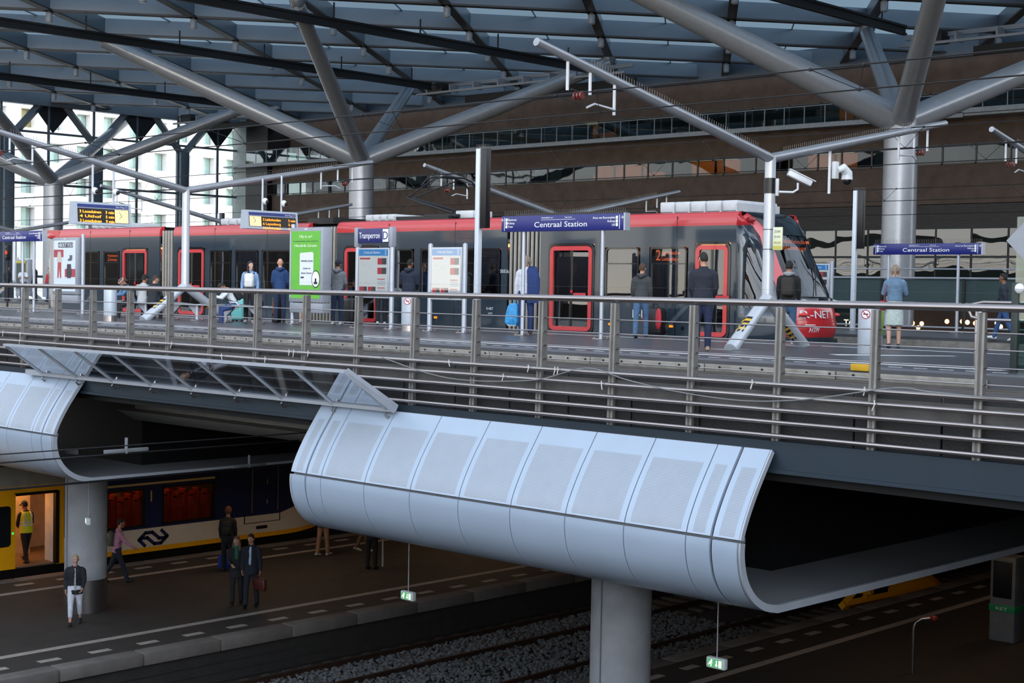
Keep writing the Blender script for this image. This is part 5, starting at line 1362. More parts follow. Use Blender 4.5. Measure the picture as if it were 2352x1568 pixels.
MB().lathe((0, 0, 0), [(0, 0), (.03, 0), (.03, .01), (0, .01)], 12, Matrix.Translation(V((XT + .055, dr[0] - .06, -5.75))) @ Matrix.Rotation(PI / 2, 4, 'Y')).build('door_button', glow('button_green', '30c060', 1.0), d)
b = MB(); b.box((XT - .1, dr[0] - .03, -6.72), (XT + .02, dr[0] + .03, -4.7)); b.box((XT - .1, dr[0], -4.76), (XT + .02, dr[1], -4.68)); b.box((XT - .12, dr[1] - .05, -6.72), (XT + .02, dr[1] + .06, -4.7)); b.build('door_frame', BLACK, train)
# rounded roof and nose
rp = [(XT, -3.95), (XT - .05, -3.7), (XT - .25, -3.48), (XT - .7, -3.36), (XT - 1.4, -3.32), (XT - 2.1, -3.36), (XT - 2.55, -3.48), (XT - 2.75, -3.7), (XT - 2.8, -3.95)]
MB().loft([[V((p[0], y, p[1])) for p in rp] for y in (12, YN - 1.2)]).build('roof', mat('train_roof', '3a3c42', .6), train, smooth=60)
MB().box((XT - 2.8, 12, -6.74), (XT - 2.74, YN - 1.2, -3.95)).build('far_side', NB, train)
def nose_ring(t, z0, z1):
    ins = 1.15 * t ** 2.2; y = YN - 1.2 + 2.9 * t; lift = .5 * t ** 2; drop = .9 * t ** 2
    return [V((XT - ins, y, max(z0, -6.74 + lift * .3))), V((XT - ins, y, z1 - drop * max(0, (z1 + 6.74) / 3))), V((XT - 2.8 + ins, y, z1 - drop * max(0, (z1 + 6.74) / 3))), V((XT - 2.8 + ins, y, max(z0, -6.74 + lift * .3)))]
for z0, z1, m_, nm in ((-6.74, -6.6, NY, 'nose_stripe'), (-6.6, -5.2, NWH, 'nose_cream'), (-6.1, -3.5, NB, 'nose_blue')):
    rg = []
    for k in range(11):
        t = k / 10
        if nm == 'nose_cream': zt = -6.05 + .75 * t
        else: zt = z1
        zb = z0 if nm != 'nose_blue' else -6.05 + .75 * t
        r = nose_ring(t, zb, zt)
        if nm == 'nose_blue':
            for q in (r[0], r[3]): q.z = max(q.z, zb)
            for q in (r[1], r[2]): q.z = max(q.z, zb + .05)
        rg.append(r)
    MB().loft(rg).build(nm, m_, train, smooth=60)
for a, c in wins:
    f = MB(); f.box((XT - .05, a - .04, -5.99), (XT + .012, a + .03, -4.86)); f.box((XT - .05, c - .03, -5.99), (XT + .012, c + .04, -4.86)); f.box((XT - .05, a, -5.99), (XT + .012, c, -5.93)); f.box((XT - .05, a, -4.93), (XT + .012, c, -4.86))
    f = f.build('window_frame', BLACK, train); MB().box((XT - .03, a, -5.95), (XT - .02, c, -4.9)).build('pane', glass('train_glass', (.75, .7, .66), 0, .25), f)
MB().box((XT, ty(246), -4.78), (XT + .012, ty(492), -4.72)).build('cream_line', mat('first_class_line', 'b9a668', .5), train)
m = MB(); m.text('1', (XT + .008, ty(345), -5.28), (0, 1, 0), (0, 0, 1), .32); m.text('1', (XT + .008, ty(612), -5.1), (0, 1, 0), (0, 0, 1), .14); m.text('1', (XT + .008, ty(612), -5.72), (0, 1, 0), (0, 0, 1), .14); build_each(m, 'class_number', mat('first_class_line', 'b9a668', .5), train)
# emblem: two interlocking arrows
def strokes(pts, w, m):
    for p, q in zip(pts[:-1], pts[1:]):
        p, q = V((p[0], p[1], 0)), V((q[0], q[1], 0)); d = (q - p).normalized(); n = V((-d.y, d.x, 0)) * w / 2; p = p - d * w * .3; q = q + d * w * .3
        poly = [p + n, p - n, q - n, q + n]; m.prism([(a.x, a.y) for a in poly], (XT + .004, ty(352), -6.35), (0, 1, 0), (0, 0, 1), .006)
lg = 1 / 150
P_ = lambda L: [((x - 868) * .0060, -(y - 1195) * .0052) for x, y in L]
m = MB(); strokes(P_([(822, 1234), (788, 1197), (824, 1162), (862, 1162), (902, 1200), (935, 1200)]), .1, m); strokes(P_([(914, 1156), (948, 1193), (912, 1228), (874, 1228), (834, 1190), (800, 1190)]), .1, m); m.build('emblem', NB, train)
# cab door lines, handles, buffer hole
m = MB()
for px in (577, 636): m.tube((XT + .03, ty(px), -5.95), (XT + .03, ty(px), -4.4), .02, n=8)
m.build('grab_rail', mat('rail_brass', '6a6252', .4, .5), train)
m = MB(); m.box((XT, ty(560), -6.28), (XT + .008, ty(641), -6.26)); m.box((XT, ty(560), -6.28), (XT + .008, ty(562), -5.95)); m.box((XT, ty(641), -6.28), (XT + .008, ty(643), -5.95)); m.build('hatch_outline', BLACK, train)
MB().prism(rrect(ty(588), ty(614), -6.48, -6.38, .045), (XT + .004, 0, 0), (0, 1, 0), (0, 0, 1), .006).build('step_recess', BLACK, train)
MB().box((XT - 2.6, 12, ZP - .6), (XT - .1, YN + .6, -6.74)).build('underframe', BLACK, train)
# inside: floor, lit vestibule, seats
MB().box((XT - 2.74, 12, -6.74), (XT - .06, YN - .5, -6.7)).build('floor_inside', mat('train_floor', '6a5a4a', .7), train)
MB().box((XT - 2.74, 12, -4.5), (XT - .06, YN - .5, -4.42)).build('ceiling_inside', mat('train_ceiling', 'b8a890', .7), train)
MB().box((XT - 2.72, 12, -6.7), (XT - 2.68, YN - .5, -4.5)).build('wall_inside', mat('train_wall', 'c9b8a0', .6), train)
MB().box((XT - 2.0, dr[0] - .9, -4.53), (XT - .7, dr[1] + .05, -4.505)).build('vestibule_lamp', glow('train_lamp', (1, .42, .12), 3.4), train)
MB().box((XT - 1.6, ty(240), -4.53), (XT - 1.2, ty(500), -4.505)).build('saloon_lamp', glow('saloon_lamp', (1, .42, .12), .9), train)
MB().box((XT - 1.9, dr[1] - .75, -6.7), (XT - 1.84, dr[1] + .2, -4.5)).build('partition', mat('train_wall', 'c9b8a0', .6), train)
MB().box((XT - .62, dr[1] - .02, -6.7), (XT - .1, dr[1] + .02, -4.7)).build('door_pocket', mat('pocket_white', 'cfc8bb', .5), train)
for xx in (XT - .45, XT - .95, XT - 1.95, XT - 2.4):
    for px in (262, 300, 335, 392, 425, 462, 492):
        y = ty(px)
        m = MB().bbox((xx, y + .2, -6.2), (.44, .46, .14), .04); m.bbox((xx, y, -5.72), (.44, .12, 1.0), .05); m.bbox((xx, y, -5.25), (.34, .12, .22), .05); m.build('seat', OR_SEAT, train)

# ---- things on the lower platforms
def exit_sign(px, pyt, py, y, ztop, label, rz=0):
    q = ony(px, py, y); t = thing('exit_sign', label, 'exit sign', (q.x, y, q.z))
    MB().tube((q.x, y, q.z), (q.x, y, ztop), .009, n=8).build('rod', mat('rod_white', 'b6b9bd', .45, .2), t)
    M_ = Matrix.Translation(V((q.x, y, q.z - .085))) @ Matrix.Rotation(rz, 4, 'Z')
    h = MB().bbox((0, 0, 0), (.34, .1, .17), .025, M_).build('housing', mat('exit_case', 'c9cfd2', .4, 0, 0), t)
    MB().cbox((0, -.052, 0), (.27, .006, .125), M_).build('lit_face', glow('exit_green', (.07, .26, .12), 1.0), h)
    m = MB(); U = M_.to_3x3() @ V((1, 0, 0)); o = lambda x, z: M_ @ V((x, -.057, z))
    m.cbox((.095, -.057, 0), (.05, .004, .1), M_); m.cbox((.03, -.057, .012), (.012, .004, .06), M_); m.prism([(-.022, 0), (.022, 0), (0, -.032)], o(.03, -.014), U, (0, 0, 1), .004)
    m.ell(o(-.06, .04), (.014, .003, .014)); m.path([o(-.065, .025), o(-.08, -.005)], [(.012, .003), (.01, .003)], 6); m.path([o(-.08, -.005), o(-.06, -.025), o(-.075, -.05)], .006, 5); m.path([o(-.08, -.005), o(-.1, -.02), o(-.118, -.028)], .006, 5); m.path([o(-.066, .022), o(-.045, .0)], .005, 5); m.path([o(-.066, .022), o(-.092, .012), o(-.1, -.004)], .005, 5)
    m.build('running_figure', glow('exit_white', (1, .96, .82), 1.5), h)
exit_sign(938, 1250, 1357, 19.0, -3.1, 'hanging green exit sign below the left half of the complete silver shell')
exit_sign(1647, 1383, 1509, 18.4, -3.1, 'hanging green exit sign at the bottom right of the complete silver shell')
exit_sign(203, 1105, 1187, 18.3, -3.1, 'hanging green exit sign in front of the left concrete column', math.radians(-28))
bs = thing('buffer_stop', 'yellow steel buffer stop at the end of the right hand track', 'buffer stop', (-22.2, 38, -7.7))
for x in (-23.3, -21.1):
    f = MB().path([(x, 35.1, -7.1), (x, 37.6, -5.95), (x, 40.2, -7.25)], [(.12, .1)] * 3, 4).build('side_frame', NY, bs); MB().path([(x, 35.0, -7.15), (x, 40.3, -7.3)], .12, 4).build('base_beam', NY, bs)
    MB().prism([(37.4, -7.2), (40.1, -7.25), (37.6, -6.05)], (x - .02, 0, 0), (0, 1, 0), (0, 0, 1), .04).build('side_plate', NY, bs); MB().path([(x, 36.1, -7.1), (x, 37.0, -6.25)], .07, 4).build('brace', NY, bs)
    MB().box((x - .05, 38.1, -6.85), (x + .05, 38.6, -6.5)).build('black_plate', BLACK, bs); MB().path([(x, 35.2, -7.2), (x, 35.2, -7.75)], .1, 4).path([(x, 40.0, -7.3), (x, 40.0, -7.75)], .1, 4).build('foot', NY, bs)
MB().bbox((-22.2, 36.2, -6.75), (2.6, .2, .5), .03).build('buffer_beam', NY, bs)
q = onz(2310, 1470, ZP); k = thing('ticket_machine', 'tall grey ticket machine with a green band on the right platform', 'machine', tuple(q))
MB().bbox((q.x, q.y, ZP + 1.0), (.62, .5, 2.0), .04).build('cabinet', mat('kiosk_grey', '6e7276', .5, .1), k); MB().bbox((q.x, q.y - .25, ZP + 1.45), (.46, .03, .85), .01).build('screen_panel', BLACK, k); MB().bbox((q.x, q.y, ZP + .78), (.64, .52, .16), .01).build('green_band', mat('band_green', '1f8a58', .5), k)
m = MB(); m.text('RET', (q.x - .14, q.y - .265, ZP + .74), (1, 0, 0), (0, 0, 1), .07, .28); m.build('lettering', SW, k)
q = onz(2096, 1545, ZP); k = thing('card_reader_post', 'bent steel card reader post with a red head on the right platform', 'post', tuple(q))
MB().path([(q.x, q.y, ZP), (q.x, q.y, ZP + .95), (q.x + .03, q.y + .02, ZP + 1.08), (q.x + .12, q.y + .09, ZP + 1.16), (q.x + .26, q.y + .2, ZP + 1.18)], .032, 12).build('tube', STEEL, k); MB().ell((q.x + .32, q.y + .25, ZP + 1.17), (.1, .09, .07)).build('reader_head', mat('reader_red', '7a1c18', .5), k)
q = onz(879, 1300, ZP); k = thing('thin_post', 'thin grey post on the lower platform behind the shell', 'post', tuple(q)); MB().tube(tuple(q), (q.x, q.y, ZP + 2.6), .03, n=10).build('tube', mat('rod_white', 'b6b9bd', .45, .2), k); MB().bbox((q.x, q.y, ZP + 2.5), (.5, .05, .3), .01).build('plate', SBL, k)
def low_wire(x, px, py, r, label, bars=()):
    z = onx(px, py, x).z; wm = MB().path([(x, 6, z), (x, 58, z)], r, 6)
    if not bars: tag(wm.build('train_overhead_wire', mat('wire_dark', '222224', .5, .5)), label, 'wire'); return
    t = thing('train_overhead_wire', label, 'wire', (x, 10, z)); wm.build('strand', mat('wire_dark', '222224', .5, .5), t)
    for bx in bars:
        y = onx(bx, py, x).y; MB().tube((x, y, z), (x, y, z + .28), .03, n=8).bbox((x, y, z + .05), (.05, .9, .07), .01).build('support_bar', mat('rod_grey', '6c7073', .5, .3), t)
low_wire(-23.6, 300, 1040, .014, 'upper train wire crossing below the left silver shell', (290,)); low_wire(-27.0, 300, 1098, .022, 'thick train wire crossing in front of the blue coach', (572,)); low_wire(-22.4, 300, 1022, .01, 'thin train wire just below the left silver shell')
# added warm area lights, unseen under the soffits, brightening the lower platforms
def lamp(x, y, z, e, sx, sy):
    l = bpy.data.lights.new('soffit_fill_light', 'AREA'); l.shape = 'RECTANGLE'; l.size = sx; l.size_y = sy; l.energy = e; l.color = (1, .62, .34)
    o = bpy.data.objects.new('soffit_fill_light', l); COL.objects.link(o); o.location = (x, y, z)
for y in (26, 34): lamp(-33.5, y, -3.25, 22, .3, 4)
for y in (30, 38): lamp(-15.6, y, -3.25, 10, .3, 4)

# ================================================================== PEOPLE
def person(label, pos, rz, H=1.75, skin='b98a70', hair=('2e2119', 'short'), top=('33363c', .0, 'long'), bottom=('22262e', 'trousers'), shoes='1c1c1e',
           arms=((6, 8, 14, 6), (6, 8, 14, 6)), legs=((3, 2), (-2, 3)), lean=2, head=(0, 0), sit=None, curl=.5, group=None, wide=1.0, collar=None, name='person'):
    """built facing local +y; arms and legs are (right, left): pitch, abduction, elbow, turn-in / pitch, knee, in degrees"""
    s = H / 1.77; R = math.radians
    t = thing(name, label, 'person', pos, rz, group)
    b = MB(); tp = MB(); bt = MB(); sh = [MB(), MB()]
    la = R(lean); U = V((0, math.sin(la), math.cos(la))); F = V((0, math.cos(la), -math.sin(la)))
    thigh, shin, ank = .43 * s, .415 * s, .085 * s
    lj = []
    for sd, (p, k) in zip((1, -1), legs):
        hip = V((sd * .088 * s, 0, -.03 * s)); d1 = V((sd * .03, math.sin(R(p)), -math.cos(R(p)))).normalized(); kn = hip + d1 * thigh
        d2 = V((sd * .0, math.sin(R(p - k)), -math.cos(R(p - k)))).normalized(); an = kn + d2 * shin; lj.append((hip, kn, an, p - k))
    base = -min(j[2].z for j in lj) + ank if sit is None else sit
    O = V((0, 0, base))
    # legs and feet
    for i, (hip, kn, an, sw) in enumerate(lj):
        hip, kn, an = hip + O, kn + O, an + O
        b.path([hip, hip.lerp(kn, .4), kn, kn.lerp(an, .35), an, an + V((0, 0, -.03 * s))], [.075 * s, .07 * s, .05 * s, .053 * s, .034 * s, .034 * s], 12)
        ft = R(max(-45, min(45, sw)) * .5); fd = V((0, math.cos(ft), math.sin(ft))); heel = an + V((0, -.05 * s, -.045 * s)); toe = heel + fd * .25 * s
        b.path([heel + V((0, 0, .02 * s)), heel.lerp(toe, .5) + V((0, 0, .012 * s)), toe], [(.034 * s, .034 * s), (.03 * s, .04 * s), (.016 * s, .03 * s)], 10)
        sh[i].path([heel + V((0, -.02 * s, .012 * s)), heel + V((0, .03 * s, .022 * s)), heel.lerp(toe, .5) + V((0, 0, .012 * s)), toe + fd * -.03 * s, toe + fd * .012 * s], [(.03 * s, .035 * s), (.052 * s, .043 * s), (.042 * s, .048 * s), (.028 * s, .043 * s), (.012 * s, .02 * s)], 12)
        if bottom[1] in ('trousers', 'cropped'):
            e_ = an + V((0, 0, -.035 * s)) if bottom[1] == 'trousers' else kn.lerp(an, .7)
            bt.path([hip + V((0, 0, .05 * s)), hip.lerp(kn, .4), kn, kn.lerp(e_, .4), e_], [.095 * s * wide, .088 * s * wide, .068 * s, .066 * s, .056 * s], 12)
        elif bottom[1] == 'shorts': bt.path([hip + V((0, 0, .05 * s)), hip.lerp(kn, .75)], [.1 * s, .085 * s], 12)
    # torso
    C = lambda h, f=0.0: O + U * (h * s) + F * (f * s)
    tor = [(-.1, .1, .085, 0), (-.02, .155, .105, -.01), (.08, .145, .1, -.005), (.18, .132, .092, .0), (.3, .152, .108, .01), (.4, .165, .112, .005), (.47, .155, .09, -.005), (.52, .1, .065, -.01), (.56, .055, .055, 0)]
    b.path([C(h, f) for h, a, d, f in tor], [(a * s, d * s) for h, a, d, f in tor], 18, flat=(1, 0, 0))
    if bottom[1] == 'skirt':
        bt.path([C(.1), C(-.02), C(-.25), C(-.47)], [(.15 * s, .11 * s), (.175 * s, .125 * s), (.19 * s, .15 * s), (.2 * s, .165 * s)], 18, flat=(1, 0, 0))
    else: bt.path([C(.14), C(.05), C(-.04), C(-.1)], [(.145 * s * wide, .105 * s * wide), (.16 * s * wide, .12 * s * wide), (.17 * s * wide, .125 * s * wide), (.12 * s, .09 * s)], 16, flat=(1, 0, 0))
    hem = -.06 - top[1]
    tt = [(hem, .172 * wide, .128 * wide, -.005), (.04, .165 * wide, .122 * wide, -.005), (.18, .155 * wide, .115 * wide, .0), (.3, .17 * wide, .126 * wide, .01), (.4, .183 * wide, .13 * wide, .004), (.47, .172 * wide, .105, -.006), (.525, .11, .08, -.012), (.555, .07, .068, -.006)]
    tp.path([C(h, f) for h, a, d, f in tt], [(a * s, d * s) for h, a, d, f in tt], 20, flat=(1, 0, 0))
    # arms and hands
    hands = []
    for sd, (p, ab, el, ti) in zip((1, -1), arms):
        shd = C(.475) + V((sd * .165 * s * wide, 0, 0)); p2 = p + lean
        d1 = V((sd * math.sin(R(ab)), math.sin(R(p)) * math.cos(R(ab)), -math.cos(R(p)) * math.cos(R(ab)))).normalized(); e_ = shd + d1 * .29 * s
        q = p + el; d2 = V((sd * math.sin(R(ab * .5 - ti)), math.sin(R(q)), -math.cos(R(q)))).normalized(); w = e_ + d2 * .25 * s
        b.path([shd, shd.lerp(e_, .4), e_, e_.lerp(w, .3), w], [.05 * s, .045 * s, .037 * s, .037 * s, .026 * s], 10)
        if top[2] == 'long': tp.path([shd + V((-sd * .07 * s, 0, .0)), shd + V((-sd * .012 * s, 0, -.012 * s)), shd + d1 * .05 * s, shd.lerp(e_, .45), e_, e_.lerp(w, .5), w], [.05 * s, .062 * s, .068 * s * wide, .064 * s * wide, .056 * s, .05 * s, .042 * s], 12)
        elif top[2] == 'rolled': tp.path([shd + V((-sd * .07 * s, 0, .0)), shd + V((-sd * .012 * s, 0, -.012 * s)), shd + d1 * .05 * s, shd.lerp(e_, .45), e_, e_.lerp(w, .45)], [.05 * s, .062 * s, .068 * s, .062 * s, .055 * s, .05 * s], 12)
        else: tp.path([shd + V((-sd * .07 * s, 0, .0)), shd + V((-sd * .012 * s, 0, -.012 * s)), shd + d1 * .05 * s, shd.lerp(e_, .75)], [.05 * s, .062 * s, .07 * s, .066 * s], 12)
        n_ = V((-sd, 0, 0)); n_ = (n_ - d2 * n_.dot(d2)).normalized(); side = d2.cross(n_) * sd
        if side.y < 0: side = -side
        pc = w + d2 * .05 * s
        b.path([w, w + d2 * .03 * s, w + d2 * .09 * s], [(.022 * s, .03 * s), (.016 * s, .04 * s), (.014 * s, .042 * s)], 10, flat=tuple(n_))
        for fi, (o_, L) in enumerate(((.03, .075), (.01, .085), (-.01, .08), (-.03, .06))):
            r0 = w + d2 * .088 * s + side * o_ * s; c1 = Matrix.Rotation(curl * (.8 + .08 * fi), 3, d2.cross(n_)) @ d2; c2 = Matrix.Rotation(curl * 1.8, 3, d2.cross(n_)) @ d2
            b.path([r0 - d2 * .02 * s, r0 + c1 * L * .5 * s, r0 + c1 * L * .5 * s + c2 * L * .5 * s], [.0095 * s, .0088 * s, .007 * s], 7)
        th = (side * .6 + d2 * .7 + n_ * .3).normalized(); b.path([w + d2 * .03 * s + side * .02 * s, w + d2 * .04 * s + side * .03 * s + th * .025 * s, w + d2 * .045 * s + side * .03 * s + th * .058 * s], [.011 * s, .0098 * s, .008 * s], 7)
        hands.append(w + d2 * .11 * s)
    # neck and head
    N_ = C(.545); hy, hp = R(head[0]), R(head[1])
    Hm = Matrix.Rotation(hy, 3, 'Z') @ Matrix.Rotation(-la - hp, 3, 'X')
    hu = Hm @ V((0, 0, 1)); hf = Hm @ V((0, 1, 0)); Hc = N_ + U * .06 * s + hu * .105 * s + hf * .02 * s
    b.path([C(.5), N_, N_.lerp(Hc, .5), Hc + hu * -.02 * s], [.062 * s, .056 * s, .054 * s, .05 * s], 12)
    M4h = Hm.to_4x4()
    def jaw(p):
        x, y, z = p
        if z < 0: x *= 1 + .26 * z; y = y * (1 + .12 * z) + .14 * -z * max(0, y + .2)
        else: y -= .05 * z
        return V((x, y, z))
    b.ell(Hc, (.076 * s, .096 * s, .117 * s), 22, 14, M4h, jaw)
    L_ = lambda x, y, z: Hc + Hm @ V((x * s, y * s, z * s))
    b.path([L_(0, .088, .018), L_(0, .106, -.014), L_(0, .094, -.03)], [.009 * s, .015 * s, .012 * s], 8)
    for sd in (1, -1): b.ell(L_(sd * .078, -.002, -.008), (.012 * s, .022 * s, .032 * s), 10, 7, M4h)
    b.ell(L_(0, .086, -.052), (.026 * s, .012 * s, .012 * s), 10, 6, M4h); b.ell(L_(0, .074, -.1), (.03 * s, .024 * s, .02 * s), 10, 6, M4h)
    def soft(o, v, it):
        m = o.modifiers.new('remesh', 'REMESH'); m.mode = 'VOXEL'; m.voxel_size = v; m.use_smooth_shade = True
        m = o.modifiers.new('smooth', 'SMOOTH'); m.factor = .5; m.iterations = it
        return o
    SK = mat('skin_' + skin, skin, .55, 0, .05, 12)
    bo = soft(b.build('body', SK, t, local=True), .0105 * s, 2)
    if top[0]: soft(tp.build('top', mat('cloth_' + top[0], top[0], .85, 0, .14, 9, .35, 22), t, local=True), .015, 3)
    soft(bt.build(bottom[1] if bottom[1] != 'cropped' else 'trousers', mat('cloth_' + bottom[0], bottom[0], .85, 0, .14, 9, .35, 22), t, local=True), .015, 3)
    for q in sh: q.build('shoe', mat('shoe_' + shoes, shoes, .6, 0, .15, 14), t, local=True, smooth=60)
    # eyes, brows and mouth
    for sd in (1, -1):
        e_ = MB().ell(L_(sd * .031, .0865, .012), (.013 * s, .006 * s, .008 * s), 10, 6, M4h).build('eye', mat('eye_dark', '1c1614', .3, 0, 0), t, local=True)
        MB().ell(L_(sd * .032, .088, .032), (.02 * s, .007 * s, .005 * s), 8, 5, M4h).build('eyebrow', mat('brow', '2a1d16', .8, 0, 0), t, local=True)
    MB().ell(L_(0, .0945, -.053), (.022 * s, .006 * s, .006 * s), 10, 5, M4h).build('mouth', mat('lips', '8a4a42', .5, 0, 0), t, local=True)
    # hair
    hm = mat('hair_' + hair[0], hair[0], .7, 0, .3, 20, .5, 40)
    def cap(lo_f, lo_b, thick=1.09):
        def fn(p):
            x, y, z = p
            lim = lo_b + (lo_f - lo_b) * max(0, min(1, (y + .45) / 1.0))
            if z < lim: return V((x * .8, y * .8, max(z, lim - .3) * .85))
            return V((x * thick, y * thick - .04, z * thick))
        return fn
    h = MB(); st = hair[1]
    if st in ('short', 'cropped'): h.ell(Hc, (.076 * s, .096 * s, .117 * s), 24, 16, M4h, cap(.42, -.42, 1.1 if st == 'short' else 1.055))
    elif st == 'curly':
        h.ell(Hc, (.08 * s, .1 * s, .121 * s), 24, 16, M4h, cap(.4, -.4, 1.12)); rr = random.Random(1)
        for _ in range(40):
            a, z = rr.uniform(0, 6.28), rr.uniform(.1, 1); r = math.sqrt(max(0, 1 - z * z)); y = math.sin(a) * r
            if y > .5 and z < .45: continue
            h.ell(L_(math.cos(a) * r * .085, y * .105 - .005, z * .128), (.022 * s,) * 3, 7, 5)
    elif st in ('long', 'bob', 'bun', 'tail'):
        h.ell(Hc, (.078 * s, .098 * s, .118 * s), 24, 16, M4h, cap(.45, -.55, 1.1))
        if st == 'long':
            for sd in (1, -1): h.path([L_(sd * .07, -.01, .03), L_(sd * .085, -.01, -.1), L_(sd * .095, .03, -.22), L_(sd * .1, .06, -.36)], [.03 * s, .035 * s, .035 * s, .012 * s], 8)
            h.path([L_(0, -.085, .02), L_(0, -.1, -.12), L_(0, -.11, -.32)], [(.03 * s, .075 * s), (.03 * s, .09 * s), (.015 * s, .07 * s)], 10)
        if st == 'bob':
            for sd in (1, -1): h.path([L_(sd * .065, -.02, .04), L_(sd * .08, -.02, -.05), L_(sd * .07, -.01, -.11)], [.028 * s, .032 * s, .012 * s], 8)
            h.path([L_(0, -.08, .03), L_(0, -.09, -.07), L_(0, -.08, -.12)], [(.03 * s, .07 * s), (.03 * s, .08 * s), (.015 * s, .06 * s)], 10)
        if st == 'tail': h.path([L_(0, -.1, .04), L_(0, -.14, .0), L_(0, -.13, -.14)], [.025 * s, .035 * s, .01 * s], 8)
        if st == 'bun': h.ell(L_(0, -.1, .07), (.045 * s,) * 3)
    elif st == 'fringe':
        h.ell(Hc, (.077 * s, .097 * s, .118 * s), 24, 16, M4h, cap(-.5, -.55, 1.06))
    if h.v: h.build('hair', hm, t, local=True, smooth=70)
    if st == 'cap' or collar == 'cap':
        c = MB().ell(Hc, (.08 * s, .1 * s, .121 * s), 22, 14, M4h, cap(.3, .05, 1.1)); c.path([L_(0, .09, .035), L_(0, .15, .02), L_(0, .18, .01)], [(.008 * s, .07 * s), (.006 * s, .06 * s), (.004 * s, .03 * s)], 10, flat=tuple(hu)); c.build('cap', mat('cap_navy', '1b2130', .8), t, local=True, smooth=60)
    if collar == 'hood':
        c = MB().path([C(.545, -.02) + V((sdx * .095 * s, 0, 0)) + F * fy * s + U * uz * s for sdx, fy, uz in ((.7, .06, -.03), (1, -.0, .0), (.75, -.08, .0), (0, -.125, -.035), (-.75, -.08, .0), (-1, -.0, .0), (-.7, .06, -.03))], [.022 * s, .036 * s, .045 * s, .06 * s, .045 * s, .036 * s, .022 * s], 10); c.build('hood', mat('cloth_' + top[0], top[0], .85, 0, .14, 9), t, local=True, smooth=70)
    if collar == 'collar':
        MB().path([C(.54) + V((math.cos(a) * .07 * s, math.sin(a) * .068 * s, .012 * s)) for a in [R(100 + 34 * k) for k in range(11)]], .016 * s, 8).build('collar', mat('cloth_' + top[0], top[0], .85, 0, .14, 9), t, local=True, smooth=70)
    if collar and collar.startswith('scarf:'):
        col = collar[6:]; MB().path([C(.545) + V((math.cos(a) * .075 * s, math.sin(a) * .07 * s, 0)) for a in [R(36 * k) for k in range(11)]], .036 * s, 10).path([C(.53, .09), C(.42, .135), C(.25, .135)], [(.045 * s, .025 * s)] * 3, 8).build('scarf', mat('cloth_' + col, col, .9, 0, .3, 14), t, local=True, smooth=70)
    MWt = MW[t.name]
    return t, [MWt @ q for q in hands], (lambda h_, f_=0.0, x_=0.0: MWt @ (C(h_, f_) + V((x_ * s, 0, 0)))), (lambda x, y, z: MWt @ L_(x, y, z)), s
D = math.radians
def at(px, py, z=0.0): return tuple(onz(px, py, z))
def backpack(label, tor, col, s=1.0, front=False, cat='backpack'):
    c = tor(.27, .2 if front else -.2); t = thing('backpack', label, cat, tuple(c)); f = (tor(.27, .3) - tor(.27, 0)).normalized(); f = -f if not front else f
    r = (tor(.27, 0, 1) - tor(.27, 0, 0)).normalized(); u = f.cross(r); u = u if u.z > 0 else -u
    M_ = Matrix((r, f, u)).transposed().to_4x4(); M_.translation = c
    m = mat('cloth_' + col, col, .8, 0, .12, 9)
    MB().bbox((0, .0, 0), (.27, .15, .4), .06, M_).build('main_bag', m, t, smooth=60); MB().bbox((0, .08, -.08), (.21, .06, .2), .03, M_).build('pocket', m, t, smooth=60)
    MB().path([M_ @ V((-.04, -.03, .19)), M_ @ V((0, -.03, .235)), M_ @ V((.04, -.03, .19))], .009, 8).build('grab_loop', DARK, t)
    for sd in (-1, 1): MB().path([M_ @ V((sd * .1, -.05, .17)), M_ @ V((sd * .12, -.16, .22)), M_ @ V((sd * .12, -.3, .14)), M_ @ V((sd * .13, -.31, -.02)), M_ @ V((sd * .13, -.16, -.16)), M_ @ V((sd * .11, -.05, -.17))], [(.008, .022)] * 6, 8).build('shoulder_strap', DARK, t, smooth=70)
    return t

# -- on the tram platform
SIT = ((82, 84), (80, 86))
q = ony(308, 700, YBN); p_, *_r = person('person with a patterned headband and blue denim jacket hunched on the leftmost seat', (q.x, YBN - .08, 0), D(165), 1.68, 'b98a70', ('6a4a3c', 'tail'), ('4f6f92', .02, 'long'), ('17181c', 'trousers'), '151517', ((38, 4, 48, 22), (38, 4, 48, 22)), ((80, 82), (74, 66)), 22, (8, 34), .5, .7, collar='scarf:121318')
MB().path([_r[2](math.cos(a) * .083, math.sin(a) * .102 - .004, .055 + .012 * math.sin(3 * a)) for a in [2 * PI * k / 18 for k in range(19)]], .018, 8).build('headband', mat('headband', 'b58f92', .8, 0, .3, 60), p_)
q = ony(319, 690, YBN); person('person in a grey and white jacket seated with the back to the camera', (q.x, YBN + .12, 0), D(40), 1.76, '8a6048', ('120f0e', 'curly'), ('a7a9ab', .0, 'long'), ('23262c', 'trousers'), '1c1c1e', ((20, 8, 40, 10), (20, 8, 40, 10)), SIT, 12, (-40, 4), .5, collar='collar')
q = ony(342, 690, YBN); person('person in a dark jacket seated with the back turned beside the left forked mast', (q.x, YBN + .12, 0), D(35), 1.72, 'b08468', ('3a2a22', 'short'), ('1e2127', .0, 'long'), ('1a1d26', 'trousers'), '1c1c1e', ((20, 8, 40, 10), (20, 8, 40, 10)), SIT, 12, (-60, 2), .5, collar='collar')
q = ony(543, 700, YBN); p_, h_, tr_, hd_, s_ = person('person in a white jacket and blue jeans seated with the head bent low', (q.x, YBN - .05, 0), D(155), 1.62, '8e5f45', ('17120f', 'short'), ('c4c8cc', .06, 'long'), ('213766', 'trousers'), '1a1a1c', ((42, 5, 60, 18), (42, 5, 60, 18)), ((80, 84), (72, 70)), 30, (0, 40), .5, .6, collar='collar')
backpack('small black backpack on the seated person in the white jacket', tr_, '15161a')
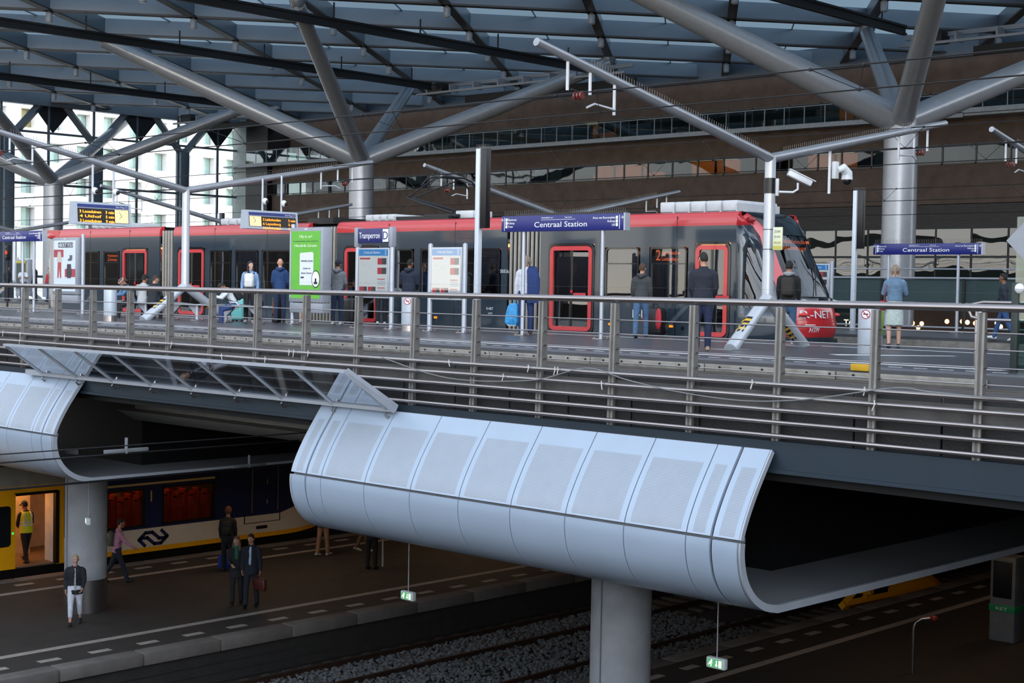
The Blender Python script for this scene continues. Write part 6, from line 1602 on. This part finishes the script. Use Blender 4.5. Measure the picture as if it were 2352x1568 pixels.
p_, h_, tr_, hd_, s_ = person('person with long dark hair and a denim jacket standing behind the right seat', at(573, 741), D(226), 1.70, 'c49a84', ('1a1214', 'long'), ('7590b4', -.06, 'long'), ('15161a', 'trousers'), 'b9b6b2', ((2, 10, 30, 6), (4, 12, 18, 4)), ((4, 4), (-3, 2)), 0, (42, -2), None, .6, collar='collar')
backpack('white backpack worn on the chest of the person with long dark hair', tr_, 'c9c9c6', 1, True)
t = thing('handbag', 'black handbag hanging beside the person with long dark hair', 'bag', tuple(h_[1])); c = h_[1] + V((.08, -.02, -.28)); MB().bbox(c, (.3, .16, .26), .05).build('bag', BLACK, t, smooth=60); MB().path([c + V((-.1, 0, .1)), h_[1] + V((-.02, 0, 0)), h_[1] + V((.03, 0, 0)), c + V((.1, 0, .1))], .009, 8).build('handles', DARK, t); MB().bbox(c + V((.0, -.085, .02)), (.12, .01, .05), .004).build('buckle', mat('brass', '8a7a40', .4, .6), t)
def suitcase(x, y, w, d, h, col, label, rz=0, up=.0):
    t = thing('suitcase', label, 'suitcase', (x, y, 0), rz); m = mat('shell_' + col, col, .4, 0, .06)
    MB().bbox((0, 0, h / 2 + .05), (w, d, h), .05).build('shell', m, t, smooth=60, local=True); MB().box((-w / 2 - .002, -.008, .06), (w / 2 + .002, .008, h + .045)).build('zip', DARK, t, local=True)
    for xx in (-w * .36, w * .36):
        for yy in (-d * .33, d * .33): MB().tube((xx - .015, yy, .028), (xx + .015, yy, .028), .027, n=12).build('wheel', BLACK, t, local=True)
    if up: MB().path([(-w * .2, d * .3, h), (-w * .2, d * .3, h + up), (w * .2, d * .3, h + up), (w * .2, d * .3, h)], .011, 8).build('pull_handle', DARK, t, local=True)
    MB().path([(-.08, 0, h + .04), (-.05, 0, h + .075), (.05, 0, h + .075), (.08, 0, h + .04)], .011, 8).build('grab_handle', DARK, t, local=True)
    for k in range(-2, 3): MB().box((w * .18 * k - .006, -d / 2 - .006, .12), (w * .18 * k + .006, -d / 2, h - .02)).build('rib', m, t, local=True)
    return t
q = at(549, 738); suitcase(q[0], q[1], .42, .25, .6, '6fc0bd', 'turquoise suitcase under the rightmost seat', .3)
p_, h_, tr_, hd_, s_ = person('bald person in a blue jacket standing at the tram with the back turned', at(642, 741), D(48), 1.80, 'b98a70', ('6a5a50', 'none'), ('1f3c68', .06, 'long'), ('1d2a44', 'trousers'), '201d1c', ((6, 8, 25, 14), (6, 8, 25, 14)), ((3, 2), (-4, 4)), 2, (12, 0), collar='hood')
q = at(634, 740); t = thing('folding_sign', 'dark bag with orange letters standing beside the bald person in blue', 'bag', q); M_ = Matrix.Translation(V(q)); MB().bbox((0, .02, .36), (.26, .16, .72), .03, M_).build('body', BLACK, t)
m = MB(); m.text('JOE', V(q) + V((.08, -.064, .1)), (0, 0, 1), (-1, 0, 0), .15, .5); m.build('lettering', glow('joe_orange', (.5, .12, .02), .6) if False else mat('joe_orange', 'd8621a', .5, 0, 0), t)
person('person with bare legs standing behind the green poster case', (ony(698, 740, 27.2).x, 27.2, 0), D(50), 1.68, 'c29a86', ('5a3a28', 'bob'), ('40242c', .1, 'short'), ('2a1620', 'shorts'), 'c9c4bd', ((4, 8, 14, 6), (4, 8, 14, 6)), ((2, 1), (-1, 2)), 0)
p_, h_, tr_, hd_, s_ = person('person in a grey hoodie and navy cap with the back turned beside the green poster', at(774, 746), D(35), 1.77, 'a5785f', ('241a16', 'cropped'), ('74797f', .02, 'long'), ('1c2a42', 'trousers'), 'c9c9c8', ((8, 10, 40, 20), (8, 10, 40, 20)), ((2, 2), (-2, 3)), 0, (-12, 0), collar='hood')
Hm_ = hd_; cp = MB(); cp.ell(Hm_(0, -.004, .03), (.088, .108, .1), 20, 12, Matrix.Rotation(D(23), 4, 'Z'), lambda p: V((p.x, p.y, max(p.z, -.1)))); cp.path([Hm_(0, .09, .035), Hm_(0, .15, .025), Hm_(0, .175, .015)], [(.008, .07), (.006, .06), (.004, .03)], 10); cp.build('cap', mat('cap_navy', '1b2130', .8), p_, smooth=60)
q = at(800, 743); suitcase(q[0], q[1] + .1, .46, .28, .68, '14161b', 'large black suitcase between the grey hoodie and the D board', -.1, .4)
q = at(783, 741); t = suitcase(q[0], q[1] + .25, .34, .24, .55, '20242b', 'small dark suitcase with a white tag beside the person in the grey hoodie', .2, .3); MB().bbox((-.05, -.14, .35), (.12, .02, .2), .006).build('luggage_tag', SW, t, local=True)
person('person in dark clothes and white sneakers standing behind the D board', at(875, 746), D(50), 1.78, 'a5785f', ('1c1512', 'short'), ('1d2026', .05, 'long'), ('191b20', 'trousers'), 'c9c9c8', ((4, 8, 14, 6), (4, 8, 14, 6)), ((4, 3), (-6, 4)), 0)
person('person in a dark blue jacket with the back turned beyond the bin', (ony(938, 700, 27.6).x, 27.6, 0), D(32), 1.82, '7a5038', ('17110e', 'cropped'), ('232b3c', .05, 'long'), ('1b1e26', 'trousers'), '1c1c1e', ((10, 8, 40, 20), (10, 8, 40, 20)), ((3, 2), (-3, 3)), 4, (-30, 6), collar='hood', wide=1.08)
p_, h_, tr_, hd_, s_ = person('person in a white shirt with a blue blazer over one shoulder and blue trousers', at(1207, 769), D(43), 1.85, 'b98a70', ('8d7f70', 'bob'), ('c3c6d2', -.02, 'long'), ('1e2f5c', 'trousers'), '3a2420', ((0, 8, 60, 40), (0, 10, 8, 2)), ((3, 2), (-3, 2)), 2, (0, 0), None, .9, collar='collar')
t = thing('blazer', 'blue blazer slung over the right shoulder of the person in the white shirt', 'jacket', tuple(tr_(.4, 0, .15)))
MB().path([tr_(.53, .06, .1), tr_(.555, -.03, .12), tr_(.46, -.13, .13), tr_(.2, -.15, .15), tr_(-.12, -.14, .16), tr_(-.24, -.12, .16)], [(.03, .1), (.04, .12), (.03, .13), (.03, .14), (.03, .15), (.02, .14)], 12, flat=(0, 0, 1)).build('body', mat('cloth_blazer', '1f3566', .85, 0, .12, 9), t, smooth=70)
MB().path([tr_(.47, -.05, .2), tr_(.3, -.06, .235), tr_(.05, -.06, .24), tr_(-.1, -.05, .235)], [.06, .07, .065, .05], 10).build('sleeve', mat('cloth_blazer', '1f3566', .85, 0, .12, 9), t, smooth=70)
t = thing('shopping_bag', 'bright blue shopping bag held by the person in the white shirt', 'bag', tuple(h_[1])); c = h_[1] + V((-.06, 0, -.36)); 
MB().loft([[c + V((x * w, y * d, z)) for x, y in ((-1, -1), (1, -1), (1, 1), (-1, 1))] for z, w, d in ((-.24, .15, .07), (-.18, .19, .1), (0, .18, .09), (.2, .15, .05), (.27, .1, .02))]).build('bag', mat('bag_blue', '2f8cc4', .45, 0, .2, 7, .6, 12), t, smooth=40); MB().loft([[c + V((x * w, y * d, z)) for x, y in ((-1, -1), (1, -1), (1, 1), (-1, 1))] for z, w, d in ((-.27, .12, .06), (-.235, .155, .075))]).build('bottom', mat('bag_pale', 'b9c4c8', .5), t); MB().path([c + V((-.06, 0, .25)), h_[1] + V((-.01, 0, -.01)), h_[1] + V((.02, 0, -.01)), c + V((.06, 0, .25))], .008, 8).build('handles', mat('bag_blue', '2f8cc4', .45), t)
p_, h_, tr_, hd_, s_ = person('teenager in a charcoal hoodie and light jeans with the back turned at the tram', at(1471, 776), D(30), 1.72, 'b98a70', ('4a3426', 'short'), ('3a3d40', .0, 'long'), ('43607f', 'trousers'), '262a36', ((4, 8, 14, 6), (6, 10, 20, 8)), ((14, 6), (-12, 4)), 3, (-18, 0), collar='hood', wide=1.03)
q = at(1484, 772); t = thing('sports_bag', 'black and red bag standing in front of the teenager in the charcoal hoodie', 'bag', q); MB().bbox((q[0], q[1] + .35, .35), (.5, .3, .68), .09).build('bag', BLACK, t, smooth=60); m = MB()
for sd in (-1, 1): m.ell((q[0] + sd * .2, q[1] + .21, .42), (.09, .05, .26))
m.build('red_panel', mat('bag_red', 'b02230', .6), t, smooth=60); MB().path([(q[0] - .1, q[1] + .35, .68), (q[0] - .05, q[1] + .35, .78), (q[0] + .05, q[1] + .35, .78), (q[0] + .1, q[1] + .35, .68)], .014, 8).build('handle', DARK, t)
p_, h_, tr_, hd_, s_ = person('person in a navy jacket and sunglasses with the back turned near the right mast', at(1612, 806), D(36), 1.80, 'ad7e66', ('17120f', 'cropped'), ('1b202c', .06, 'long'), ('1a2440', 'trousers'), 'a58a70', ((2, 9, 30, 20), (2, 9, 30, 20)), ((3, 2), (-3, 3)), 2, (32, 0), collar='collar', wide=1.1)
g = MB()
for sd in (1, -1): g.ell(hd_(sd * .032, .097, .012), (.022, .012, .016)); g.path([hd_(sd * .05, .09, .016), hd_(sd * .08, .0, .01)], .004, 6)
g.build('sunglasses', BLACK, p_)
p_, h_, tr_, hd_, s_ = person('person in a black jacket with a grey hood and light jeans behind the right mast', at(1808, 792), D(28), 1.76, 'a5785f', ('100d0c', 'short'), ('17181b', .0, 'long'), ('3a5674', 'trousers'), 'c4c6c8', ((4, 8, 20, 8), (4, 8, 20, 8)), ((6, 4), (-4, 3)), 2, (0, 0), wide=1.05)
MB().path([tr_(.555, -.03, .1), tr_(.55, -.1, .05), tr_(.53, -.13, 0), tr_(.55, -.1, -.05), tr_(.555, -.03, -.1)], [.03, .045, .055, .045, .03], 10).build('hood', mat('cloth_hoodgrey', '8a8d90', .85), p_, smooth=70)
backpack('dark brown backpack on the person behind the right mast', tr_, '2c2722')
p_, h_, tr_, hd_, s_ = person('person in a faded denim jacket and pale skirt with bare legs, right side', at(2052, 800), D(30), 1.70, 'bd9480', ('8d7c6e', 'bob'), ('5d7790', -.12, 'rolled'), ('a9b5b0', 'skirt'), '2e3038', ((14, 14, 70, 40), (14, 14, 70, 40)), ((3, 2), (-3, 6)), 2, (0, 4), collar='collar')
t = thing('shoulder_bag', 'small red shoulder bag at the side of the person in the denim jacket', 'bag', tuple(tr_(-.05, 0, -.24))); MB().bbox(tr_(-.05, 0, -.23), (.1, .22, .2), .03).build('bag', mat('bag_red', 'b02230', .6), t, smooth=60); MB().path([tr_(.02, .05, -.22), tr_(.3, .09, -.19), tr_(.5, .0, -.15), tr_(.3, -.1, -.19), tr_(.02, -.05, -.22)], .006, 6).build('strap', mat('bag_red', 'b02230', .6), t)
person('person in a navy jumper and jeans walking left on the far platform, right edge', at(2304, 781), D(104), 1.72, '7d5540', ('15100e', 'short'), ('1e2734', .0, 'long'), ('2c4a78', 'trousers'), 'cfd0d0', ((20, 6, 20, 6), (-18, 6, 14, 6)), ((20, 4), (-16, 14)), 2, (0, 0))
# far platform, left
person('person in a white shirt standing with crossed arms before the yellow edged poster, far left', at(53, 692), D(-120), 1.74, 'a5785f', ('5a4a40', 'none'), ('b9bcc2', .02, 'short'), ('4a5058', 'trousers'), '2a2a2c', ((25, 10, 85, 50), (25, 10, 85, 50)), ((3, 2), (-3, 2)), 0)
person('person in black with long dark hair on the far platform beside the white shirt', at(80, 691), D(170), 1.68, 'b08468', ('141012', 'long'), ('17181b', .1, 'long'), ('17181b', 'trousers'), '151517')
person('person in dark clothes below the red signal at the left edge', at(16, 691), D(-80), 1.75, 'a5785f', ('1c1512', 'short'), ('22262e', .05, 'long'), ('1e2128', 'trousers'), '151517')
person('person in a red top half hidden behind the clothing poster', at(114, 693), D(190), 1.70, 'b08468', ('2a1d16', 'bob'), ('a02a2c', .0, 'long'), ('2a3f6a', 'trousers'), '151517')
# passengers inside the tram
for lb, px, hc, tc, ph in (('passenger with tousled dark hair standing inside the tram window marked 2', 1549, '120f0e', '16171a', -20), ('passenger with a pale coat standing inside the tram door below the middle sign', 1318, '8a8078', '4a4640', 30), ('passenger in a brown coat standing inside the tram behind the bin', 908, '3a2a20', '5a3a22', 10), ('passenger in black standing inside the tram left of the girl with long hair', 505, '120f0e', '17181b', 60)):
    person(lb, (ony(px, 640, 30.4).x, 30.4, .02), D(ph), 1.74, 'a5785f', (hc, 'curly' if px == 1549 else 'short'), (tc, .05, 'long'), ('1e2128', 'trousers'), '151517', ((10, 8, 50, 20), (10, 8, 50, 20)))
# -- lower platform
vy = onx(60, 1240, XT - .6).y
p_, h_, tr_, hd_, s_ = person('person in a yellow reflective vest standing in the open train door', (XT - .6, vy, -6.7), D(88), 1.72, '8a6048', ('15100e', 'cropped'), ('14161a', .0, 'long'), ('14161c', 'trousers'), '111113', ((10, 10, 50, 30), (10, 10, 50, 30)), ((20, 4), (-16, 4)), 4, (20, 10), collar='cap')
VEST = mat('vest_yellow', 'c8d81a', .6, 0, .05); RFL = mat('vest_reflector', 'd5d8dc', .2, .2, 0)
v = MB().path([tr_(h, f) for h, f in ((-.08, -.005), (.05, -.005), (.2, 0), (.32, .01), (.42, .004), (.49, -.006), (.53, -.01))], [(.19, .145), (.182, .138), (.172, .132), (.186, .142), (.19, .142), (.165, .11), (.11, .085)], 20, flat=tuple((tr_(0, 0, 1) - tr_(0, 0, 0)))).build('vest', VEST, p_, smooth=70)
for a, c in ((.12, .165), (.2, .245)): MB().path([tr_(a, 0), tr_(c, 0)], [(.188, .146)] * 2, 20, flat=tuple((tr_(0, 0, 1) - tr_(0, 0, 0)))).build('reflective_band', RFL, v, smooth=70)
for sd in (-1, 1): MB().path([tr_(.2, -.145, sd * .1), tr_(.42, -.15, sd * .1), tr_(.52, -.06, sd * .1), tr_(.5, .08, sd * .1), tr_(.3, .155, sd * .09)], [(.008, .025)] * 5, 6).build('reflective_strap', RFL, v, smooth=70)
p_, h_, tr_, hd_, s_ = person('person in a dark cardigan and white trousers walking before the left concrete column', at(172, 1434, ZP), D(234), 1.64, 'bd9480', ('a58d6a', 'short'), ('1d1d24', .1, 'long'), ('c8ccd8', 'cropped'), '1a1a1e', ((-6, 10, 20, 6), (10, 10, 34, 14)), ((14, 4), (-10, 18)), 0, (10, 6), wide=1.1)
MB().path([tr_(.5, .1), tr_(.35, .142), (tr_(.1, .135)), tr_(-.05, .135)], [(.03, .006), (.05, .006), (.055, .006), (.05, .006)], 8).build('striped_shirt', mat('shirt_stripes', '8f959c', .8, 0, .9, 60, stretch=(.01, .01, 1)), p_)
p_, h_, tr_, hd_, s_ = person('person in a pink shirt walking right along the train beside the concrete column', at(268, 1337, ZP), D(-34), 1.74, 'ad7e66', ('15100e', 'short'), ('b58098', .03, 'long'), ('1c2130', 'trousers'), '151517', ((34, 8, 20, 4), (-20, 8, 16, 4)), ((22, 4), (-20, 16)), 6, (0, 4))
backpack('grey green backpack on the person in the pink shirt', tr_, '5a5a48')
p_, h_, tr_, hd_, s_ = person('person in black with a rucksack standing with the back turned near the blue coach', at(522, 1312, ZP), D(42), 1.78, 'a5785f', ('5a3422', 'curly'), ('121316', .06, 'long'), ('141620', 'trousers'), '111113', ((4, 8, 14, 6), (4, 10, 14, 6)), ((3, 2), (-3, 2)), 2, (0, 0))
backpack('black rucksack on the person near the blue coach', tr_, '101114')
q = at(514, 1308, ZP); t = thing('travel_bag', 'bright blue bag standing on the lower platform behind the couple', 'bag', q); MB().bbox((q[0], q[1], ZP + .23), (.36, .2, .4), .06).build('bag', mat('bag_royal', '2440b0', .5), t, smooth=60); MB().path([(q[0] - .1, q[1], ZP + .4), (q[0] - .06, q[1], ZP + .55), (q[0] + .06, q[1], ZP + .55), (q[0] + .1, q[1], ZP + .4)], .012, 8).build('handle', DARK, t)
person('person with curly hair and a green scarf walking beside the person with the briefcase', at(543, 1387, ZP), D(228), 1.70, 'bd9480', ('6a4a34', 'long'), ('14161a', .2, 'long'), ('14161a', 'trousers'), '111113', ((10, 8, 60, 30), (4, 8, 14, 6)), ((8, 4), (-6, 8)), 0, (-20, 6), collar='scarf:1f5a48')
p_, h_, tr_, hd_, s_ = person('person in a dark suit and pale blue shirt carrying a briefcase on the lower platform', at(576, 1394, ZP), D(218), 1.82, 'ad7e66', ('2a1c14', 'short'), ('161a26', .1, 'long'), ('161a28', 'trousers'), '111113', ((4, 8, 14, 6), (4, 12, 10, 2)), ((10, 4), (-8, 10)), 0, (-14, 6), curl=.9, collar='collar')
MB().path([tr_(.52, .085), tr_(.42, .137), tr_(.25, .135), tr_(.1, .13)], [(.035, .008), (.05, .008), (.05, .008), (.04, .008)], 8, flat=(1, 0, 0)).build('shirt_front', mat('shirt_blue', '9db4d4', .7), p_)
t = thing('briefcase', 'brown leather briefcase in the hand of the person in the dark suit', 'briefcase', tuple(h_[1])); c = h_[1] + V((0, 0, -.22)); MB().bbox(c, (.42, .13, .3), .04).build('case', mat('leather_brown', '4a1f18', .5, 0, .2), t, smooth=50); MB().path([c + V((-.08, 0, .14)), c + V((-.05, 0, .22)), c + V((.05, 0, .22)), c + V((.08, 0, .14))], .012, 8).build('handle', mat('leather_brown', '4a1f18', .5), t); MB().bbox(c + V((0, -.068, .04)), (.3, .02, .16), .01).build('flap', mat('leather_brown', '4a1f18', .5), t)
person('person in tan trousers standing on the lower platform, upper half hidden by the shell', at(742, 1276, ZP), D(10), 1.78, 'a5785f', ('2a1c14', 'short'), ('2a2620', .05, 'long'), ('8a6a50', 'trousers'), 'b0aaa0', legs=((6, 0), (-10, 2)))
person('person in black trousers standing beside the thin post, upper half hidden by the shell', at(853, 1307, ZP), D(20), 1.80, 'a5785f', ('2a1c14', 'short'), ('14161a', .05, 'long'), ('111216', 'trousers'), '111113')
person('person in pale trousers seen behind the person in black trousers', at(834, 1266, ZP), D(-60), 1.72, 'a5785f', ('2a1c14', 'bob'), ('3a2a2a', .05, 'long'), ('6a5040', 'trousers'), '9a948c', legs=((16, 4), (-14, 10)))
